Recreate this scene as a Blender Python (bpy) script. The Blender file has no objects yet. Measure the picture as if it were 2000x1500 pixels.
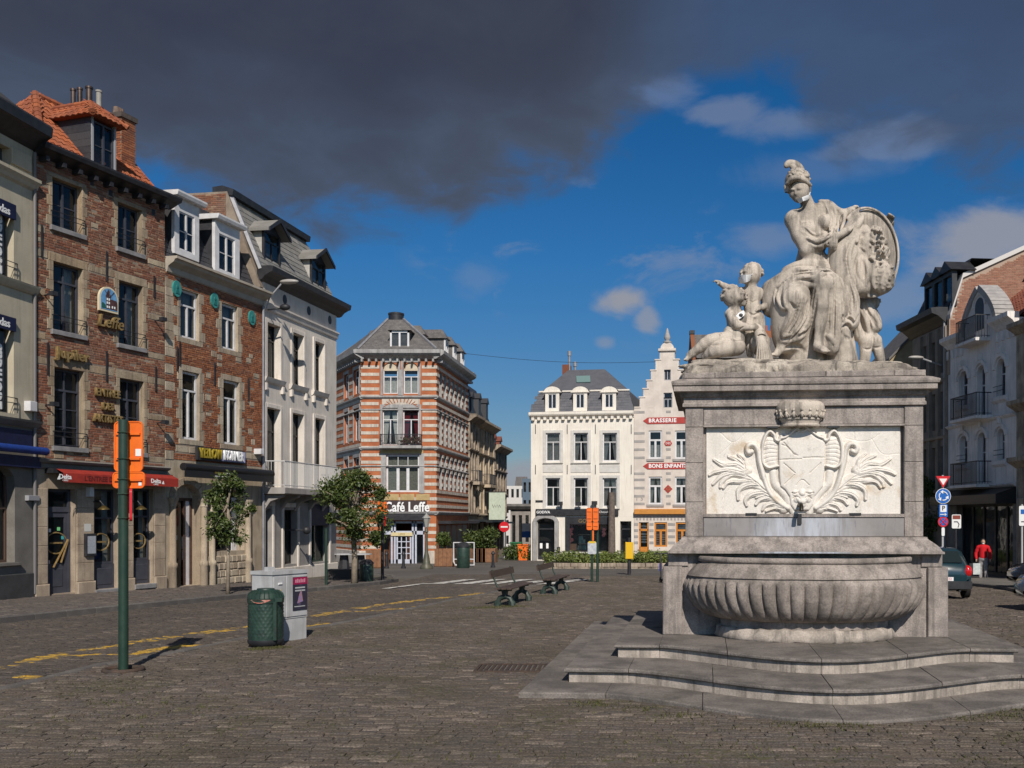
import bpy,bmesh,math,random
import numpy as np
from math import sin,cos,pi,radians,sqrt,atan2
from mathutils import Vector,Matrix,noise as mnoise
random.seed(7)
rng = np.random.default_rng(11)
SC = bpy.context.scene
COL = SC.collection

# ---------------------------------------------------------------- camera, sky, sun, exposure
CAMZ,HZ,CX,F,SLOPE = 1.78,1015.0,1200.0,1950.0,0.0175
cam_d = bpy.data.cameras.new("camera");cam = bpy.data.objects.new("camera",cam_d);COL.objects.link(cam)
cam.location = (0,0,CAMZ);cam.rotation_euler = (pi/2,0,0)
cam_d.sensor_width = 36;cam_d.lens = 36*F/2000;cam_d.shift_x = -0.1;cam_d.shift_y = 0.1325
cam_d.clip_start = 0.1;cam_d.clip_end = 3000
SC.camera = cam
SUN_EL,SUN_DIR = radians(38),Vector((0.22,-1.0,0))            # towards the sun, on the ground plan
SUN_AZ = atan2(SUN_DIR.x,SUN_DIR.y)
sun_d = bpy.data.lights.new("sun",'SUN');sun_d.energy = 4.6;sun_d.angle = radians(0.5);sun_d.color = (1.0,0.93,0.83)
sun = bpy.data.objects.new("sun",sun_d);COL.objects.link(sun)
sv = SUN_DIR.normalized()*cos(SUN_EL);sv.z = sin(SUN_EL)
sun.rotation_euler = sv.to_track_quat('Z','Y').to_euler();sun.location = sv*50

class NT:
    """small helper for node trees"""
    def __init__(s,tree): s.t = tree;s.n = tree.nodes;s.l = tree.links
    def new(s,typ,props=None,**inp):
        n = s.n.new(typ)
        for k,v in (props or {}).items(): setattr(n,k,v)
        for k,v in inp.items(): s.set(n,k,v)
        return n
    def set(s,n,k,v):
        sock = n.inputs[int(k[1:])] if (k[0] == 'i' and k[1:].isdigit()) else n.inputs[k.replace('_',' ')]
        if hasattr(v,'is_output') or isinstance(v,bpy.types.NodeSocket): s.l.new(v,sock)
        else: sock.default_value = v
    def math(s,op,a,b=0.0,c=None,clamp=False):
        n = s.new('ShaderNodeMath',{'operation': op,'use_clamp': clamp},i0=a,i1=b)
        if c is not None: s.set(n,'i2',c)
        return n.outputs[0]
    def smooth(s,v,a,b,lo=0.0,hi=1.0):
        n = s.new('ShaderNodeMapRange',{'interpolation_type': 'SMOOTHSTEP'},Value=v,From_Min=a,From_Max=b,To_Min=lo,To_Max=hi)
        return n.outputs[0]
    def mix(s,f,a,b,mode='MIX'):
        n = s.new('ShaderNodeMix',{'data_type': 'RGBA','blend_type': mode})
        for sock,v in ((n.inputs[0],f),(n.inputs[6],a),(n.inputs[7],b)):
            if isinstance(v,bpy.types.NodeSocket): s.l.new(v,sock)
            else: sock.default_value = v if not isinstance(v,(tuple,list)) or len(v) == 4 else (*v,1)
        return n.outputs[2]
    def noise(s,vec,scale,detail=4,rough=.55,dist=0.0,dim='3D'):
        n = s.new('ShaderNodeTexNoise',{'noise_dimensions': dim},Scale=scale,Detail=detail,Roughness=rough,Distortion=dist)
        if vec is not None: s.l.new(vec,n.inputs['Vector'])
        return n.outputs['Fac']
    def ramp(s,f,stops,interp='LINEAR'):
        n = s.new('ShaderNodeValToRGB');e = n.color_ramp.elements;n.color_ramp.interpolation = interp
        while len(e) < len(stops): e.new(0.5)
        for el,(p,c) in zip(e,stops): el.position = p;el.color = (*c,1) if len(c) == 3 else c
        s.l.new(f,n.inputs[0]);return n.outputs[0]

def make_world():
    w = bpy.data.worlds.new("World");SC.world = w;w.use_nodes = True
    t = NT(w.node_tree);t.n.clear()
    sky = t.new('ShaderNodeTexSky',{'sky_type': 'NISHITA','sun_disc': False,'sun_elevation': SUN_EL,
        'sun_rotation': SUN_AZ,'altitude': 50,'air_density': 1.0,'dust_density': 0.35,'ozone_density': 2.6})
    tc = t.new('ShaderNodeTexCoord');d = tc.outputs['Generated']
    sep = t.new('ShaderNodeSeparateXYZ');t.l.new(d,sep.inputs[0]);X,Y,Z = sep.outputs
    hor = t.math('SQRT',t.math('ADD',t.math('MULTIPLY',X,X),t.math('MULTIPLY',Y,Y)))
    az = t.math('ARCTAN2',X,Y)                                   # 0 = straight down the square
    el = t.math('DIVIDE',Z,t.math('MAXIMUM',hor,0.02))
    azn = t.math('MULTIPLY_ADD',az,1/(2*pi),0.5)
    def A(px): return 0.5+math.atan((px-CX)/F)/(2*pi)
    def E(px,py): return (HZ-py)/sqrt(F*F+(px-CX)**2)
    # height of the cloud bank's lower edge, by compass direction
    edge = [(0.0,.75),(0.2,.62),(0.33,.34)] + [(A(px),E(px,py)) for px,py in
            ((-200,310),(120,345),(330,412),(560,408),(760,416),(960,384),(1130,340),(1235,250),(1330,130),(1520,130),(1640,260),(2000,335))] + [(0.68,.36),(0.85,.62),(1.0,.75)]
    eb = t.ramp(azn,[(p,(v,v,v)) for p,v in edge])
    vm = t.new('ShaderNodeVectorMath',{'operation': 'MULTIPLY'},i1=(1,1,1.9));t.l.new(d,vm.inputs[0])
    n1 = t.noise(vm.outputs[0],5.5,5,.5);n2 = t.noise(vm.outputs[0],13,5,.6,.4)
    rise = t.math('SUBTRACT',el,eb)
    rise = t.math('ADD',rise,t.math('MULTIPLY',t.math('SUBTRACT',n1,.5),.16))
    rise = t.math('ADD',rise,t.math('MULTIPLY',t.math('SUBTRACT',n2,.5),.13))
    bank = t.smooth(rise,-0.025,0.035)
    # the thick western part is dark; the eastern part thinner and lighter
    thick = t.ramp(azn,[(0.30,(1,1,1)),(A(1150),(1,1,1)),(A(1420),(.35,.35,.35)),(A(1800),(.42,.42,.42)),(.64,(.8,.8,.8))])
    thickn = t.math('MULTIPLY',thick,t.math('MULTIPLY_ADD',t.noise(vm.outputs[0],3.2,4,.5),.6,.72),clamp=True)
    depth = t.smooth(rise,0.0,0.16)
    ccol = t.mix(t.math('MULTIPLY',thickn,depth),(.46,.62,.98,1),(.262,.322,.52,1))
    ccol = t.mix(t.math('MULTIPLY',t.math('SUBTRACT',n2,.35,clamp=True),1.1),ccol,(.40,.48,.68,1))
    lit = t.math('MULTIPLY',bank,t.math('MULTIPLY_ADD',thick,.45,.55))
    # small fair-weather clouds lower down
    n3 = t.noise(vm.outputs[0],9.0,6,.62,.5)
    n4 = t.noise(vm.outputs[0],3.1,3,.5)
    small = t.math('MULTIPLY',t.smooth(n3,.535,.70),t.smooth(n4,.46,.60))
    def puff(px,py,wx,wy,amt):
        dx = t.math('DIVIDE',t.math('SUBTRACT',azn,A(px)),wx/F/(2*pi));dy = t.math('DIVIDE',t.math('SUBTRACT',el,E(px,py)),wy/F)
        r = t.math('SQRT',t.math('ADD',t.math('MULTIPLY',dx,dx),t.math('MULTIPLY',dy,dy)))
        r = t.math('ADD',r,t.math('MULTIPLY',t.math('SUBTRACT',n3,.5),1.9))
        r = t.math('ADD',r,t.math('MULTIPLY',t.math('SUBTRACT',n2,.5),1.2))
        return t.smooth(r,1.15,.25,0,amt)
    puffs = t.math('MULTIPLY',small,.35)
    for p in ((1218,585,62,34,.95),(1262,622,26,36,.7),(1183,670,24,16,.45),(1900,462,170,66,.85),(1500,468,95,40,.35),(1600,330,190,40,.16),
              (1750,580,90,50,.4),(1010,940,130,42,.8),(930,545,60,40,.18),(1560,240,130,40,.34),(1420,215,90,30,.36),(1290,180,90,50,.3),(1740,275,150,45,.36),(1640,300,80,25,.3)):
        puffs = t.math('MAXIMUM',puffs,puff(*p))
    base = t.new('ShaderNodeHueSaturation',Saturation=1.14,Value=1.0,Color=sky.outputs[0]).outputs[0]
    base = t.mix(1.0,base,(.72,.93,1.10,1),'MULTIPLY')
    base = t.mix(t.smooth(t.math('DIVIDE',Y,t.math('MAXIMUM',hor,.02)),-.1,.75),base,t.ramp(el,[(0.0,(.60,.54,.56)),(.08,(.56,.54,.57)),(.26,(.30,.62,.75)),(.42,(.19,.58,.73))]),'MULTIPLY')
    c1 = t.mix(puffs,base,(3.5,3.65,4.2,1))
    cl = t.new('ShaderNodeVectorMath',{'operation': 'SCALE'});t.l.new(ccol,cl.inputs[0]);cl.inputs['Scale'].default_value = 1.8
    c2 = t.mix(lit,c1,cl.outputs[0])
    bg = t.new('ShaderNodeBackground',Color=c2,Strength=0.085)
    out = t.new('ShaderNodeOutputWorld');t.l.new(bg.outputs[0],out.inputs[0])
make_world()
vs = SC.view_settings
vs.view_transform = 'Standard';vs.look = 'None';vs.gamma = 1;vs.use_curve_mapping = False;vs.exposure = 0.0
SC.cycles.use_denoising = True
SC.cycles.max_bounces = 6;SC.cycles.transparent_max_bounces = 12;SC.cycles.caustics_reflective = False;SC.cycles.caustics_refractive = False

# ---------------------------------------------------------------- pixels of the photograph to places on the ground
def gz(Y): return -SLOPE*Y
def gp(px,py):
    Y = CAMZ/((py-HZ)/F-SLOPE);return Vector(((px-CX)/F*Y,Y,gz(Y)))
def at(px,py,Y): return Vector(((px-CX)/F*Y,Y,CAMZ-(py-HZ)/F*Y))
def atg(px,Y): return Vector(((px-CX)/F*Y,Y,gz(Y)))

# ---------------------------------------------------------------- materials
MATS = {}
def mat(name,col,col2=None,scale=3.0,rough=.8,bump=0.0,bscale=60,metal=0.0,streak=0.0,streak_col=(.05,.045,.04),
        island=None,detail=5,contrast=(.35,.65),spec=.4,fine=0.0,coat=0.0,emit=None,trans=0.0,island_amt=None,speck=0.0,moss=0.0):
    if name in MATS: return MATS[name]
    m = bpy.data.materials.new(name);MATS[name] = m;m.use_nodes = True
    t = NT(m.node_tree);b = t.n['Principled BSDF']
    tc = t.new('ShaderNodeTexCoord');v = tc.outputs['Object']
    if island:
        g = t.new('ShaderNodeNewGeometry');oi = t.new('ShaderNodeObjectInfo')
        r = t.math('FRACT',t.math('ADD',g.outputs['Random Per Island'],oi.outputs['Random']))
        n = len(island);c = t.ramp(r,[((i+.5)/n,cc) for i,cc in enumerate(island)])
        if col2 is not None:
            f = t.smooth(t.noise(v,scale,detail),*contrast)
            c = t.mix(t.math('MULTIPLY',f,island_amt or .5),c,col2)
    elif col2 is not None:
        f = t.smooth(t.noise(v,scale,detail,.6),*contrast);c = t.mix(f,(*col,1),col2)
    else:
        n0 = t.new('ShaderNodeRGB');n0.outputs[0].default_value = (*col,1);c = n0.outputs[0]
    if fine:
        f = t.noise(v,bscale,4,.65)
        c = t.mix(1.0,c,t.ramp(f,[(.32,(1-fine*1.5,)*3),(.68,(1+fine*.9,)*3)]),'MULTIPLY')
    if speck:
        f = t.smooth(t.noise(v,7,7,.75,.3),.56,.66);c = t.mix(t.math('MULTIPLY',f,speck),c,streak_col)
    if streak:
        mp = t.new('ShaderNodeMapping',Scale=(6,6,.45));t.l.new(v,mp.inputs[0])
        f = t.smooth(t.noise(mp.outputs[0],1.3,6,.65),.47,.66)
        c = t.mix(t.math('MULTIPLY',f,streak),c,streak_col)
    if moss:
        f = t.math('MULTIPLY',t.smooth(t.noise(v,.7,5,.6),.50,.66),t.smooth(t.noise(v,14,3,.6),.42,.6))
        c = t.mix(t.math('MULTIPLY',f,moss),c,(.055,.055,.018))
    t.l.new(c,b.inputs['Base Color'])
    b.inputs['Roughness'].default_value = rough;b.inputs['Metallic'].default_value = metal
    b.inputs['Specular IOR Level'].default_value = spec;b.inputs['Coat Weight'].default_value = coat
    if rough > .3 and not metal:
        rr = t.noise(v,scale*2.3+3,3);t.l.new(t.math('MULTIPLY_ADD',rr,.25,rough-.125,clamp=True),b.inputs['Roughness'])
    if bump:
        bp = t.new('ShaderNodeBump',Strength=min(1,bump),Distance=.02*max(1,bump));t.l.new(t.noise(v,bscale,6,.65),bp.inputs['Height'])
        t.l.new(bp.outputs[0],b.inputs['Normal'])
    if emit: b.inputs['Emission Color'].default_value = (*emit[0],1);b.inputs['Emission Strength'].default_value = emit[1]
    return m

def glass_mat(name,tint=(.02,.025,.03),see=.55,rough=.03):
    m = bpy.data.materials.new(name);m.use_nodes = True;t = NT(m.node_tree);t.n.clear()
    tr = t.new('ShaderNodeBsdfTransparent');tr.inputs[0].default_value = (.82,.86,.86,1)
    gl = t.new('ShaderNodeBsdfGlossy');gl.inputs['Roughness'].default_value = rough;gl.inputs[0].default_value = (.9,.92,.95,1)
    df = t.new('ShaderNodeBsdfDiffuse');df.inputs[0].default_value = (*tint,1)
    tc = t.new('ShaderNodeTexCoord')
    bp = t.new('ShaderNodeBump',Strength=.06,Distance=.05);t.l.new(t.noise(tc.outputs['Object'],2.2,2),bp.inputs['Height']);t.l.new(bp.outputs[0],gl.inputs['Normal'])
    lw = t.new('ShaderNodeFresnel');lw.inputs[0].default_value = 1.5
    m1 = t.new('ShaderNodeMixShader');m1.inputs[0].default_value = see;t.l.new(df.outputs[0],m1.inputs[1]);t.l.new(tr.outputs[0],m1.inputs[2])
    m2 = t.new('ShaderNodeMixShader');t.l.new(t.math('MULTIPLY_ADD',lw.outputs[0],.75,.01,clamp=True),m2.inputs[0]);t.l.new(m1.outputs[0],m2.inputs[1]);t.l.new(gl.outputs[0],m2.inputs[2])
    o = t.new('ShaderNodeOutputMaterial');t.l.new(m2.outputs[0],o.inputs[0]);MATS[name] = m;return m

# ---------------------------------------------------------------- mesh building
class MB:
    def __init__(s): s.v = [];s.f = []
    def poly(s,pts,faces):
        o = len(s.v);s.v += [tuple(p) for p in pts];s.f += [tuple(i+o for i in f) for f in faces];return s
    def quad(s,a,b,c,d): return s.poly([a,b,c,d],[(0,1,2,3)])
    def box(s,x0,x1,y0,y1,z0,z1,M=None):
        p = [(x0,y0,z0),(x1,y0,z0),(x1,y1,z0),(x0,y1,z0),(x0,y0,z1),(x1,y0,z1),(x1,y1,z1),(x0,y1,z1)]
        if M is not None: p = [M @ Vector(q) for q in p]
        return s.poly(p,[(0,3,2,1),(4,5,6,7),(0,1,5,4),(1,2,6,5),(2,3,7,6),(3,0,4,7)])
    def cbox(s,x0,x1,y0,y1,z0,z1,c=.01):
        """box with its front (low y) edges chamfered"""
        p = [(x0,y1,z0),(x1,y1,z0),(x1,y1,z1),(x0,y1,z1),(x0,y0+c,z0),(x1,y0+c,z0),(x1,y0+c,z1),(x0,y0+c,z1),
             (x0+c,y0,z0+c),(x1-c,y0,z0+c),(x1-c,y0,z1-c),(x0+c,y0,z1-c)]
        return s.poly(p,[(0,1,5,4),(1,2,6,5),(2,3,7,6),(3,0,4,7),(4,5,9,8),(5,6,10,9),(6,7,11,10),(7,4,8,11),(8,9,10,11)])
    def prism(s,pts,d,caps=True):
        """closed outline pts (3d) swept by vector d"""
        n = len(pts);d = Vector(d);q = [Vector(p) for p in pts]
        f = [(i,(i+1) % n,n+(i+1) % n,n+i) for i in range(n)]
        if caps: f += [tuple(range(n-1,-1,-1)),tuple(range(n,2*n))]
        return s.poly(q+[p+d for p in q],f)
    def tube(s,path,r,n=8,closed=False,caps=True):
        path = [Vector(p) for p in path];m = len(path)
        rs = r if isinstance(r,(list,tuple)) else [r]*m
        o = len(s.v);prev = None
        for i,p in enumerate(path):
            a = path[(i-1) % m] if (i > 0 or closed) else p;b = path[(i+1) % m] if (i < m-1 or closed) else p
            T = (b-a).normalized() if (b-a).length > 1e-9 else Vector((0,0,1))
            if prev is None:
                ref = Vector((0,0,1)) if abs(T.z) < .9 else Vector((1,0,0));N = T.cross(ref).normalized()
            else:
                N = prev-T*prev.dot(T);N = N.normalized() if N.length > 1e-6 else T.orthogonal().normalized()
            prev = N;B = T.cross(N)
            for k in range(n):
                an = 2*pi*k/n;s.v.append(tuple(p+(N*cos(an)+B*sin(an))*rs[i]))
        for i in range(m if closed else m-1):
            for k in range(n):
                a = o+i*n+k;b = o+i*n+(k+1) % n;c = o+((i+1) % m)*n+(k+1) % n;d = o+((i+1) % m)*n+k
                s.f.append((a,b,c,d))
        if caps and not closed:
            s.f.append(tuple(o+k for k in range(n-1,-1,-1)));s.f.append(tuple(o+(m-1)*n+k for k in range(n)))
        return s
    def cyl(s,x,y,z0,z1,r0,r1=None,n=12): return s.tube([(x,y,z0),(x,y,z1)],[r0,r0 if r1 is None else r1],n)
    def lathe(s,prof,x=0,y=0,n=20,ang=(0,2*pi),sx=1.0,sy=1.0,caps=True):
        """profile [(radius, z)] turned about the vertical through x,y"""
        full = abs(ang[1]-ang[0]-2*pi) < 1e-6;k = n if full else n+1;o = len(s.v)
        for r,z in prof:
            for i in range(k):
                a = ang[0]+(ang[1]-ang[0])*i/n;s.v.append((x+r*cos(a)*sx,y+r*sin(a)*sy,z))
        for j in range(len(prof)-1):
            for i in range(n):
                i2 = (i+1) % k;s.f.append((o+j*k+i,o+j*k+i2,o+(j+1)*k+i2,o+(j+1)*k+i))
        if caps and full:
            s.f.append(tuple(o+i for i in range(k-1,-1,-1)));s.f.append(tuple(o+(len(prof)-1)*k+i for i in range(k)))
        return s
    def sphere(s,c,r,n=10,m=7,sc=(1,1,1)):
        prof = [(max(1e-4,sin(pi*j/m))*r,-cos(pi*j/m)*r) for j in range(m+1)];o = len(s.v)
        s.lathe(prof,0,0,n,caps=False)
        for i in range(o,len(s.v)):
            p = s.v[i];s.v[i] = (c[0]+p[0]*sc[0],c[1]+p[1]*sc[1],c[2]+p[2]*sc[2])
        return s
    def mesh(s,name,smooth=False):
        me = bpy.data.meshes.new(name);me.from_pydata(s.v,[],s.f)
        if smooth: me.shade_smooth() if smooth is True else me.shade_auto(smooth)
        return me
    def build(s,name,m,parent=None,smooth=False,loc=None,rz=None,label=None,kind=None,fix=True):
        me = bpy.data.meshes.new(name);me.from_pydata(s.v,[],s.f)
        if fix:
            bm = bmesh.new();bm.from_mesh(me);bmesh.ops.recalc_face_normals(bm,faces=bm.faces);bm.to_mesh(me);bm.free()
        return link(name,me,m,parent,smooth,loc,rz,label,kind)

def link(name,me,m,parent=None,smooth=False,loc=None,rz=None,label=None,kind=None):
    o = bpy.data.objects.new(name,me);COL.objects.link(o)
    if m is not None and not me.materials: me.materials.append(m)
    if smooth is True:
        for p in me.polygons: p.use_smooth = True
    elif smooth:
        for p in me.polygons: p.use_smooth = True
        me.set_sharp_from_angle(angle=radians(smooth))
    if loc is not None: o.location = loc
    if rz is not None: o.rotation_euler.z = rz
    if parent is not None: o.parent = parent
    if label: o['label'] = label
    if kind: o['kind'] = kind
    return o

def np_mesh(name,V,Q,m,parent=None,kind=None,smooth=False,label=None):
    """mesh from numpy vertices and quads"""
    me = bpy.data.meshes.new(name);V = np.asarray(V,np.float32);Q = np.asarray(Q,np.int32);k = Q.shape[1]
    me.vertices.add(len(V));me.vertices.foreach_set('co',V.ravel())
    me.loops.add(Q.size);me.loops.foreach_set('vertex_index',Q.ravel())
    me.polygons.add(len(Q));me.polygons.foreach_set('loop_start',np.arange(0,Q.size,k,dtype=np.int32))
    if smooth: me.polygons.foreach_set('use_smooth',np.ones(len(Q),bool))
    else: me.polygons.foreach_set('use_smooth',np.zeros(len(Q),bool))
    me.update(calc_edges=True);me.validate()
    return link(name,me,m,parent,False,None,None,label,kind)

def tag(o,label,cat,group=None):
    o['label'] = label;o['category'] = cat
    if group: o['group'] = group
    return o
def thing(name,label,cat,loc=(0,0,0),rz=0.0,group=None):
    o = bpy.data.objects.new(name,None);COL.objects.link(o);o.location = loc;o.rotation_euler.z = rz;o.empty_display_size = .2
    return tag(o,label,cat,group)
def copy_tree(o,label=None,loc=None,rz=None,parent=None):
    c = o.copy();COL.objects.link(c)
    if parent is not None: c.parent = parent
    if label: c['label'] = label
    if loc is not None: c.location = loc
    if rz is not None: c.rotation_euler.z = rz
    for ch in list(o.children): copy_tree(ch,parent=c)
    return c
def inst(name,me,parent,loc,scale=None,rz=0,m=None):
    o = bpy.data.objects.new(name,me);COL.objects.link(o);o.location = loc
    if scale: o.scale = scale
    if rz: o.rotation_euler.z = rz
    o.parent = parent;return o

def lettering(s,size,m,parent,loc,ext=.01,rot=(pi/2,0,0),align='CENTER',name='lettering',bold=0.0,sx=1.0,shear=0.0,valign='CENTER',space=1.0):
    c = bpy.data.curves.new(name,'FONT');c.body = s;c.size = size;c.extrude = ext;c.align_x = align;c.align_y = valign
    c.resolution_u = 2;c.offset = bold;c.shear = shear;c.space_character = space
    q = bpy.data.objects.new(name,c);me = bpy.data.meshes.new_from_object(q);bpy.data.objects.remove(q);bpy.data.curves.remove(c)
    me.materials.clear();o = link(name,me,m,parent,False,loc);o.rotation_euler = rot;o.scale = (sx,1,1)
    return o
# ---------------------------------------------------------------- palette
STONE_G = mat('blue_stone',(.365,.315,.285),(.24,.208,.19),4.5,.8,.35,55,streak=.5,streak_col=(.062,.055,.05),fine=.2,speck=.35)
STONE_STEP = mat('step_stone',(.215,.188,.17),(.12,.106,.097),2.2,.8,.4,50,fine=.25,speck=.4,moss=.3,streak_col=(.06,.055,.045))
STONE_RISER = mat('riser_stone',(.47,.405,.35),(.29,.25,.215),3.2,.85,.3,50,streak=.7,streak_col=(.12,.105,.09),fine=.15)
BLACK = mat('black_metal',(.012,.012,.014),rough=.45,spec=.5)
BLACKW = mat('black_paint',(.018,.018,.022),(.03,.03,.034),4,.5)
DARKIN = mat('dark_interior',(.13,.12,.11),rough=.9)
WHITE = mat('white_paint',(.78,.76,.73),(.68,.66,.63),3,.55)
GREYP = mat('grey_paint',(.30,.30,.32),rough=.5)
ORANGE = mat('orange_sign',(.80,.155,.012),(.68,.125,.012),6,.5)
GREENP = mat('green_pole_paint',(.012,.035,.024),(.02,.045,.03),5,.42,spec=.5)
GLASS = glass_mat('window_glass',see=.78);GLASS_L = glass_mat('shop_glass',see=.75)
CURTAIN = mat('curtain_cloth',(.74,.72,.68),(.58,.56,.52),8,.9)
SETT_COLS = [(a*1.30,b*1.19,c*1.13) for a,b,c in [(q*.68+m*.32 for q,m in zip(k,(.1,.088,.079))) for k in [(.100,.086,.075),(.080,.072,.067),(.118,.100,.083),(.072,.070,.071),(.135,.115,.094),(.092,.079,.066),(.110,.103,.098),(.064,.060,.058),(.150,.132,.110),(.094,.088,.082),(.085,.076,.068),(.21,.185,.16)]]]
SETT = mat('sett_stone',(.1,.1,.1),(.085,.072,.052),.45,.78,.5,55,island=SETT_COLS,contrast=(.4,.7),island_amt=.6,fine=.45,moss=.6,spec=.3)
SETT_R = mat('road_sett_stone',(.1,.1,.1),(.06,.052,.048),.5,.75,.5,50,island=[tuple(c*.74 for c in k) for k in SETT_COLS],contrast=(.4,.7),island_amt=.5,fine=.35,spec=.35)
SETT_Y = mat('yellow_painted_sett',(.50,.30,.04),(.12,.10,.07),5.5,.7,.4,60,contrast=(.42,.62),fine=.25)
SETT_P = mat('pavement_sett_stone',(.1,.1,.1),(.10,.09,.08),.5,.78,.4,50,island=[(c[0]*.85,c[1]*.85,c[2]*.9) for c in SETT_COLS],fine=.3)
KERB_M = mat('kerb_stone',(.14,.128,.118),(.09,.083,.078),3,.8,.3,50,fine=.2,island=[(.14,.128,.118),(.11,.10,.095),(.165,.15,.135)])

def ground_material():
    m = bpy.data.materials.new('joint_earth');m.use_nodes = True;t = NT(m.node_tree);b = t.n['Principled BSDF']
    tc = t.new('ShaderNodeTexCoord');v = tc.outputs['Object']
    br = t.new('ShaderNodeTexBrick',Scale=1.0,Mortar_Size=.012,Brick_Width=.22,Row_Height=.13,Color1=(.115,.10,.086,1),Color2=(.075,.068,.062,1),Mortar=(.04,.035,.03,1));t.l.new(v,br.inputs['Vector'])
    near = t.mix(t.smooth(t.noise(v,9,4),.45,.6),(.10,.086,.072,1),(.085,.078,.038,1))
    sep = t.new('ShaderNodeSeparateXYZ');t.l.new(v,sep.inputs[0])
    far = t.smooth(sep.outputs[1],40,46)
    fc = t.mix(t.smooth(t.noise(v,.25,5,.6),.35,.7),br.outputs[0],(.12,.108,.097,1))
    t.l.new(t.mix(far,near,fc),b.inputs['Base Color']);b.inputs['Roughness'].default_value = .85
    bp = t.new('ShaderNodeBump',Strength=.4,Distance=.02);t.l.new(t.noise(v,12,5),bp.inputs['Height']);t.l.new(bp.outputs[0],b.inputs['Normal'])
    return m
GROUND_M = ground_material()
g = MB();ys = [-60,0,20,45,80,130,400,1500]
xs = [-900,-120,-40,0,40,120,900]
pts = [(x,y,gz(y)-.012) for y in ys for x in xs];nx = len(xs)
ground = g.poly(pts,[(j*nx+i,j*nx+i+1,(j+1)*nx+i+1,(j+1)*nx+i) for j in range(len(ys)-1) for i in range(nx-1)]).build('ground',GROUND_M)
ground['kind'] = 'structure';ground['label'] = 'cobbled town square ground'

# outlines on the plan
PLAZA_EDGE = [gp(*p) for p in ((-420,1416),(-150,1372),(0,1345),(100,1322),(200,1297),(350,1272),(485,1244),(640,1221),(735,1203),(900,1168),(1000,1150),(1130,1130))]
PAV_EDGE = [gp(*p) for p in ((-320,1252),(0,1217),(240,1192),(480,1167),(650,1151),(740,1142),(778,1136),(770,1129),(730,1122),(690,1117))]

def edge_x(poly,Y):
    ys_ = np.array([p.y for p in poly]);xs_ = np.array([p.x for p in poly]);return np.interp(Y,ys_,xs_)

def sett_field(name,mtl,frame,urange,vrange,length,depth,keep,rnd=.35,detail_fn=None,parent=None,lift=0.0,singles=0,gap=.006,rows_wave=.02):
    """rows of setts: frame = (origin, along, across); keep(centres)->mask. The nearest `singles` become objects, the rest one mesh."""
    O,A,B = frame;u0,u1 = urange;v0,v1 = vrange
    Us,Vs,Ls,Ds = [],[],[],[]
    v = v0;r = 0
    while v < v1:
        d = depth*rng.uniform(.88,1.12);n = int((u1-u0)/length)+2
        L = length*rng.uniform(1-rnd,1+rnd,n);c = np.cumsum(L)-L/2+u0+rng.uniform(-length,0)
        Us.append(c);Vs.append(np.full(n,v+d/2));Ls.append(L);Ds.append(np.full(n,d));v += d
    U,V,L,D = map(np.concatenate,(Us,Vs,Ls,Ds))
    V = V+rows_wave*np.sin(U*1.1+V*.6)+rows_wave*.6*np.sin(U*2.7-V)
    X = O[0]+A[0]*U+B[0]*V;Y = O[1]+A[1]*U+B[1]*V
    k = keep(X,Y);U,V,L,D,X,Y = (a[k] for a in (U,V,L,D,X,Y));n = len(X)
    g_ = gap*rng.uniform(.7,1.9,n);hl = L/2-g_/2;hd = D/2-g_/2
    h = rng.normal(0,.003,n)+lift+.007*(np.sin(X*.9+Y*.5)+np.sin(Y*1.3-X*.4+1))*.5;tx = rng.normal(0,.02,n);ty = rng.normal(0,.025,n);rot = rng.normal(0,.035,n)
    ch = .013
    loc = []                                                       # 12 corners: foot, shoulder, top
    for inset,z in ((0,-.03),(0,-.006),(ch,0)):
        for sx,sy in ((-1,-1),(1,-1),(1,1),(-1,1)):
            jx = rng.normal(0,.005,n);jy = rng.normal(0,.004,n)
            a = sx*(hl-inset)+jx;b = sy*(hd-inset)+jy;a,b = a*np.cos(rot)-b*np.sin(rot),a*np.sin(rot)+b*np.cos(rot)
            loc.append((a,b,z+(tx*a+ty*b if z > -.02 else 0)))
    q = [(4,5,1,0),(5,6,2,1),(6,7,3,2),(7,4,0,3),(8,9,5,4),(9,10,6,5),(10,11,7,6),(11,8,4,7),(11,10,9,8)]
    q = [tuple(reversed(f)) for f in q]
    P = np.stack([np.stack([X+A[0]*a+B[0]*b,Y+A[1]*a+B[1]*b,gz(Y+A[1]*a+B[1]*b)+h+z],-1) for a,b,z in loc],1)
    order = np.argsort(X*X+Y*Y);vis = [i for i in order if abs((X[i])/Y[i]*F+CX-1000) < 985 and Y[i] > 6.95]
    if singles:
        step = max(1,1);pick = vis[:singles]
        for i in pick:
            me = bpy.data.meshes.new('sett');c = Vector((X[i],Y[i],gz(Y[i])))
            me.from_pydata([tuple(Vector(p)-c) for p in P[i]],[],q);link('sett',me,mtl,parent,loc=c)
        m_ = np.ones(n,bool);m_[pick] = False;P = P[m_]
    n = len(P);Q = (np.array(q)[None]+12*np.arange(n)[:,None,None]).reshape(-1,4)
    return np_mesh(name,P.reshape(-1,3),Q,mtl,parent,'stuff')

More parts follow.
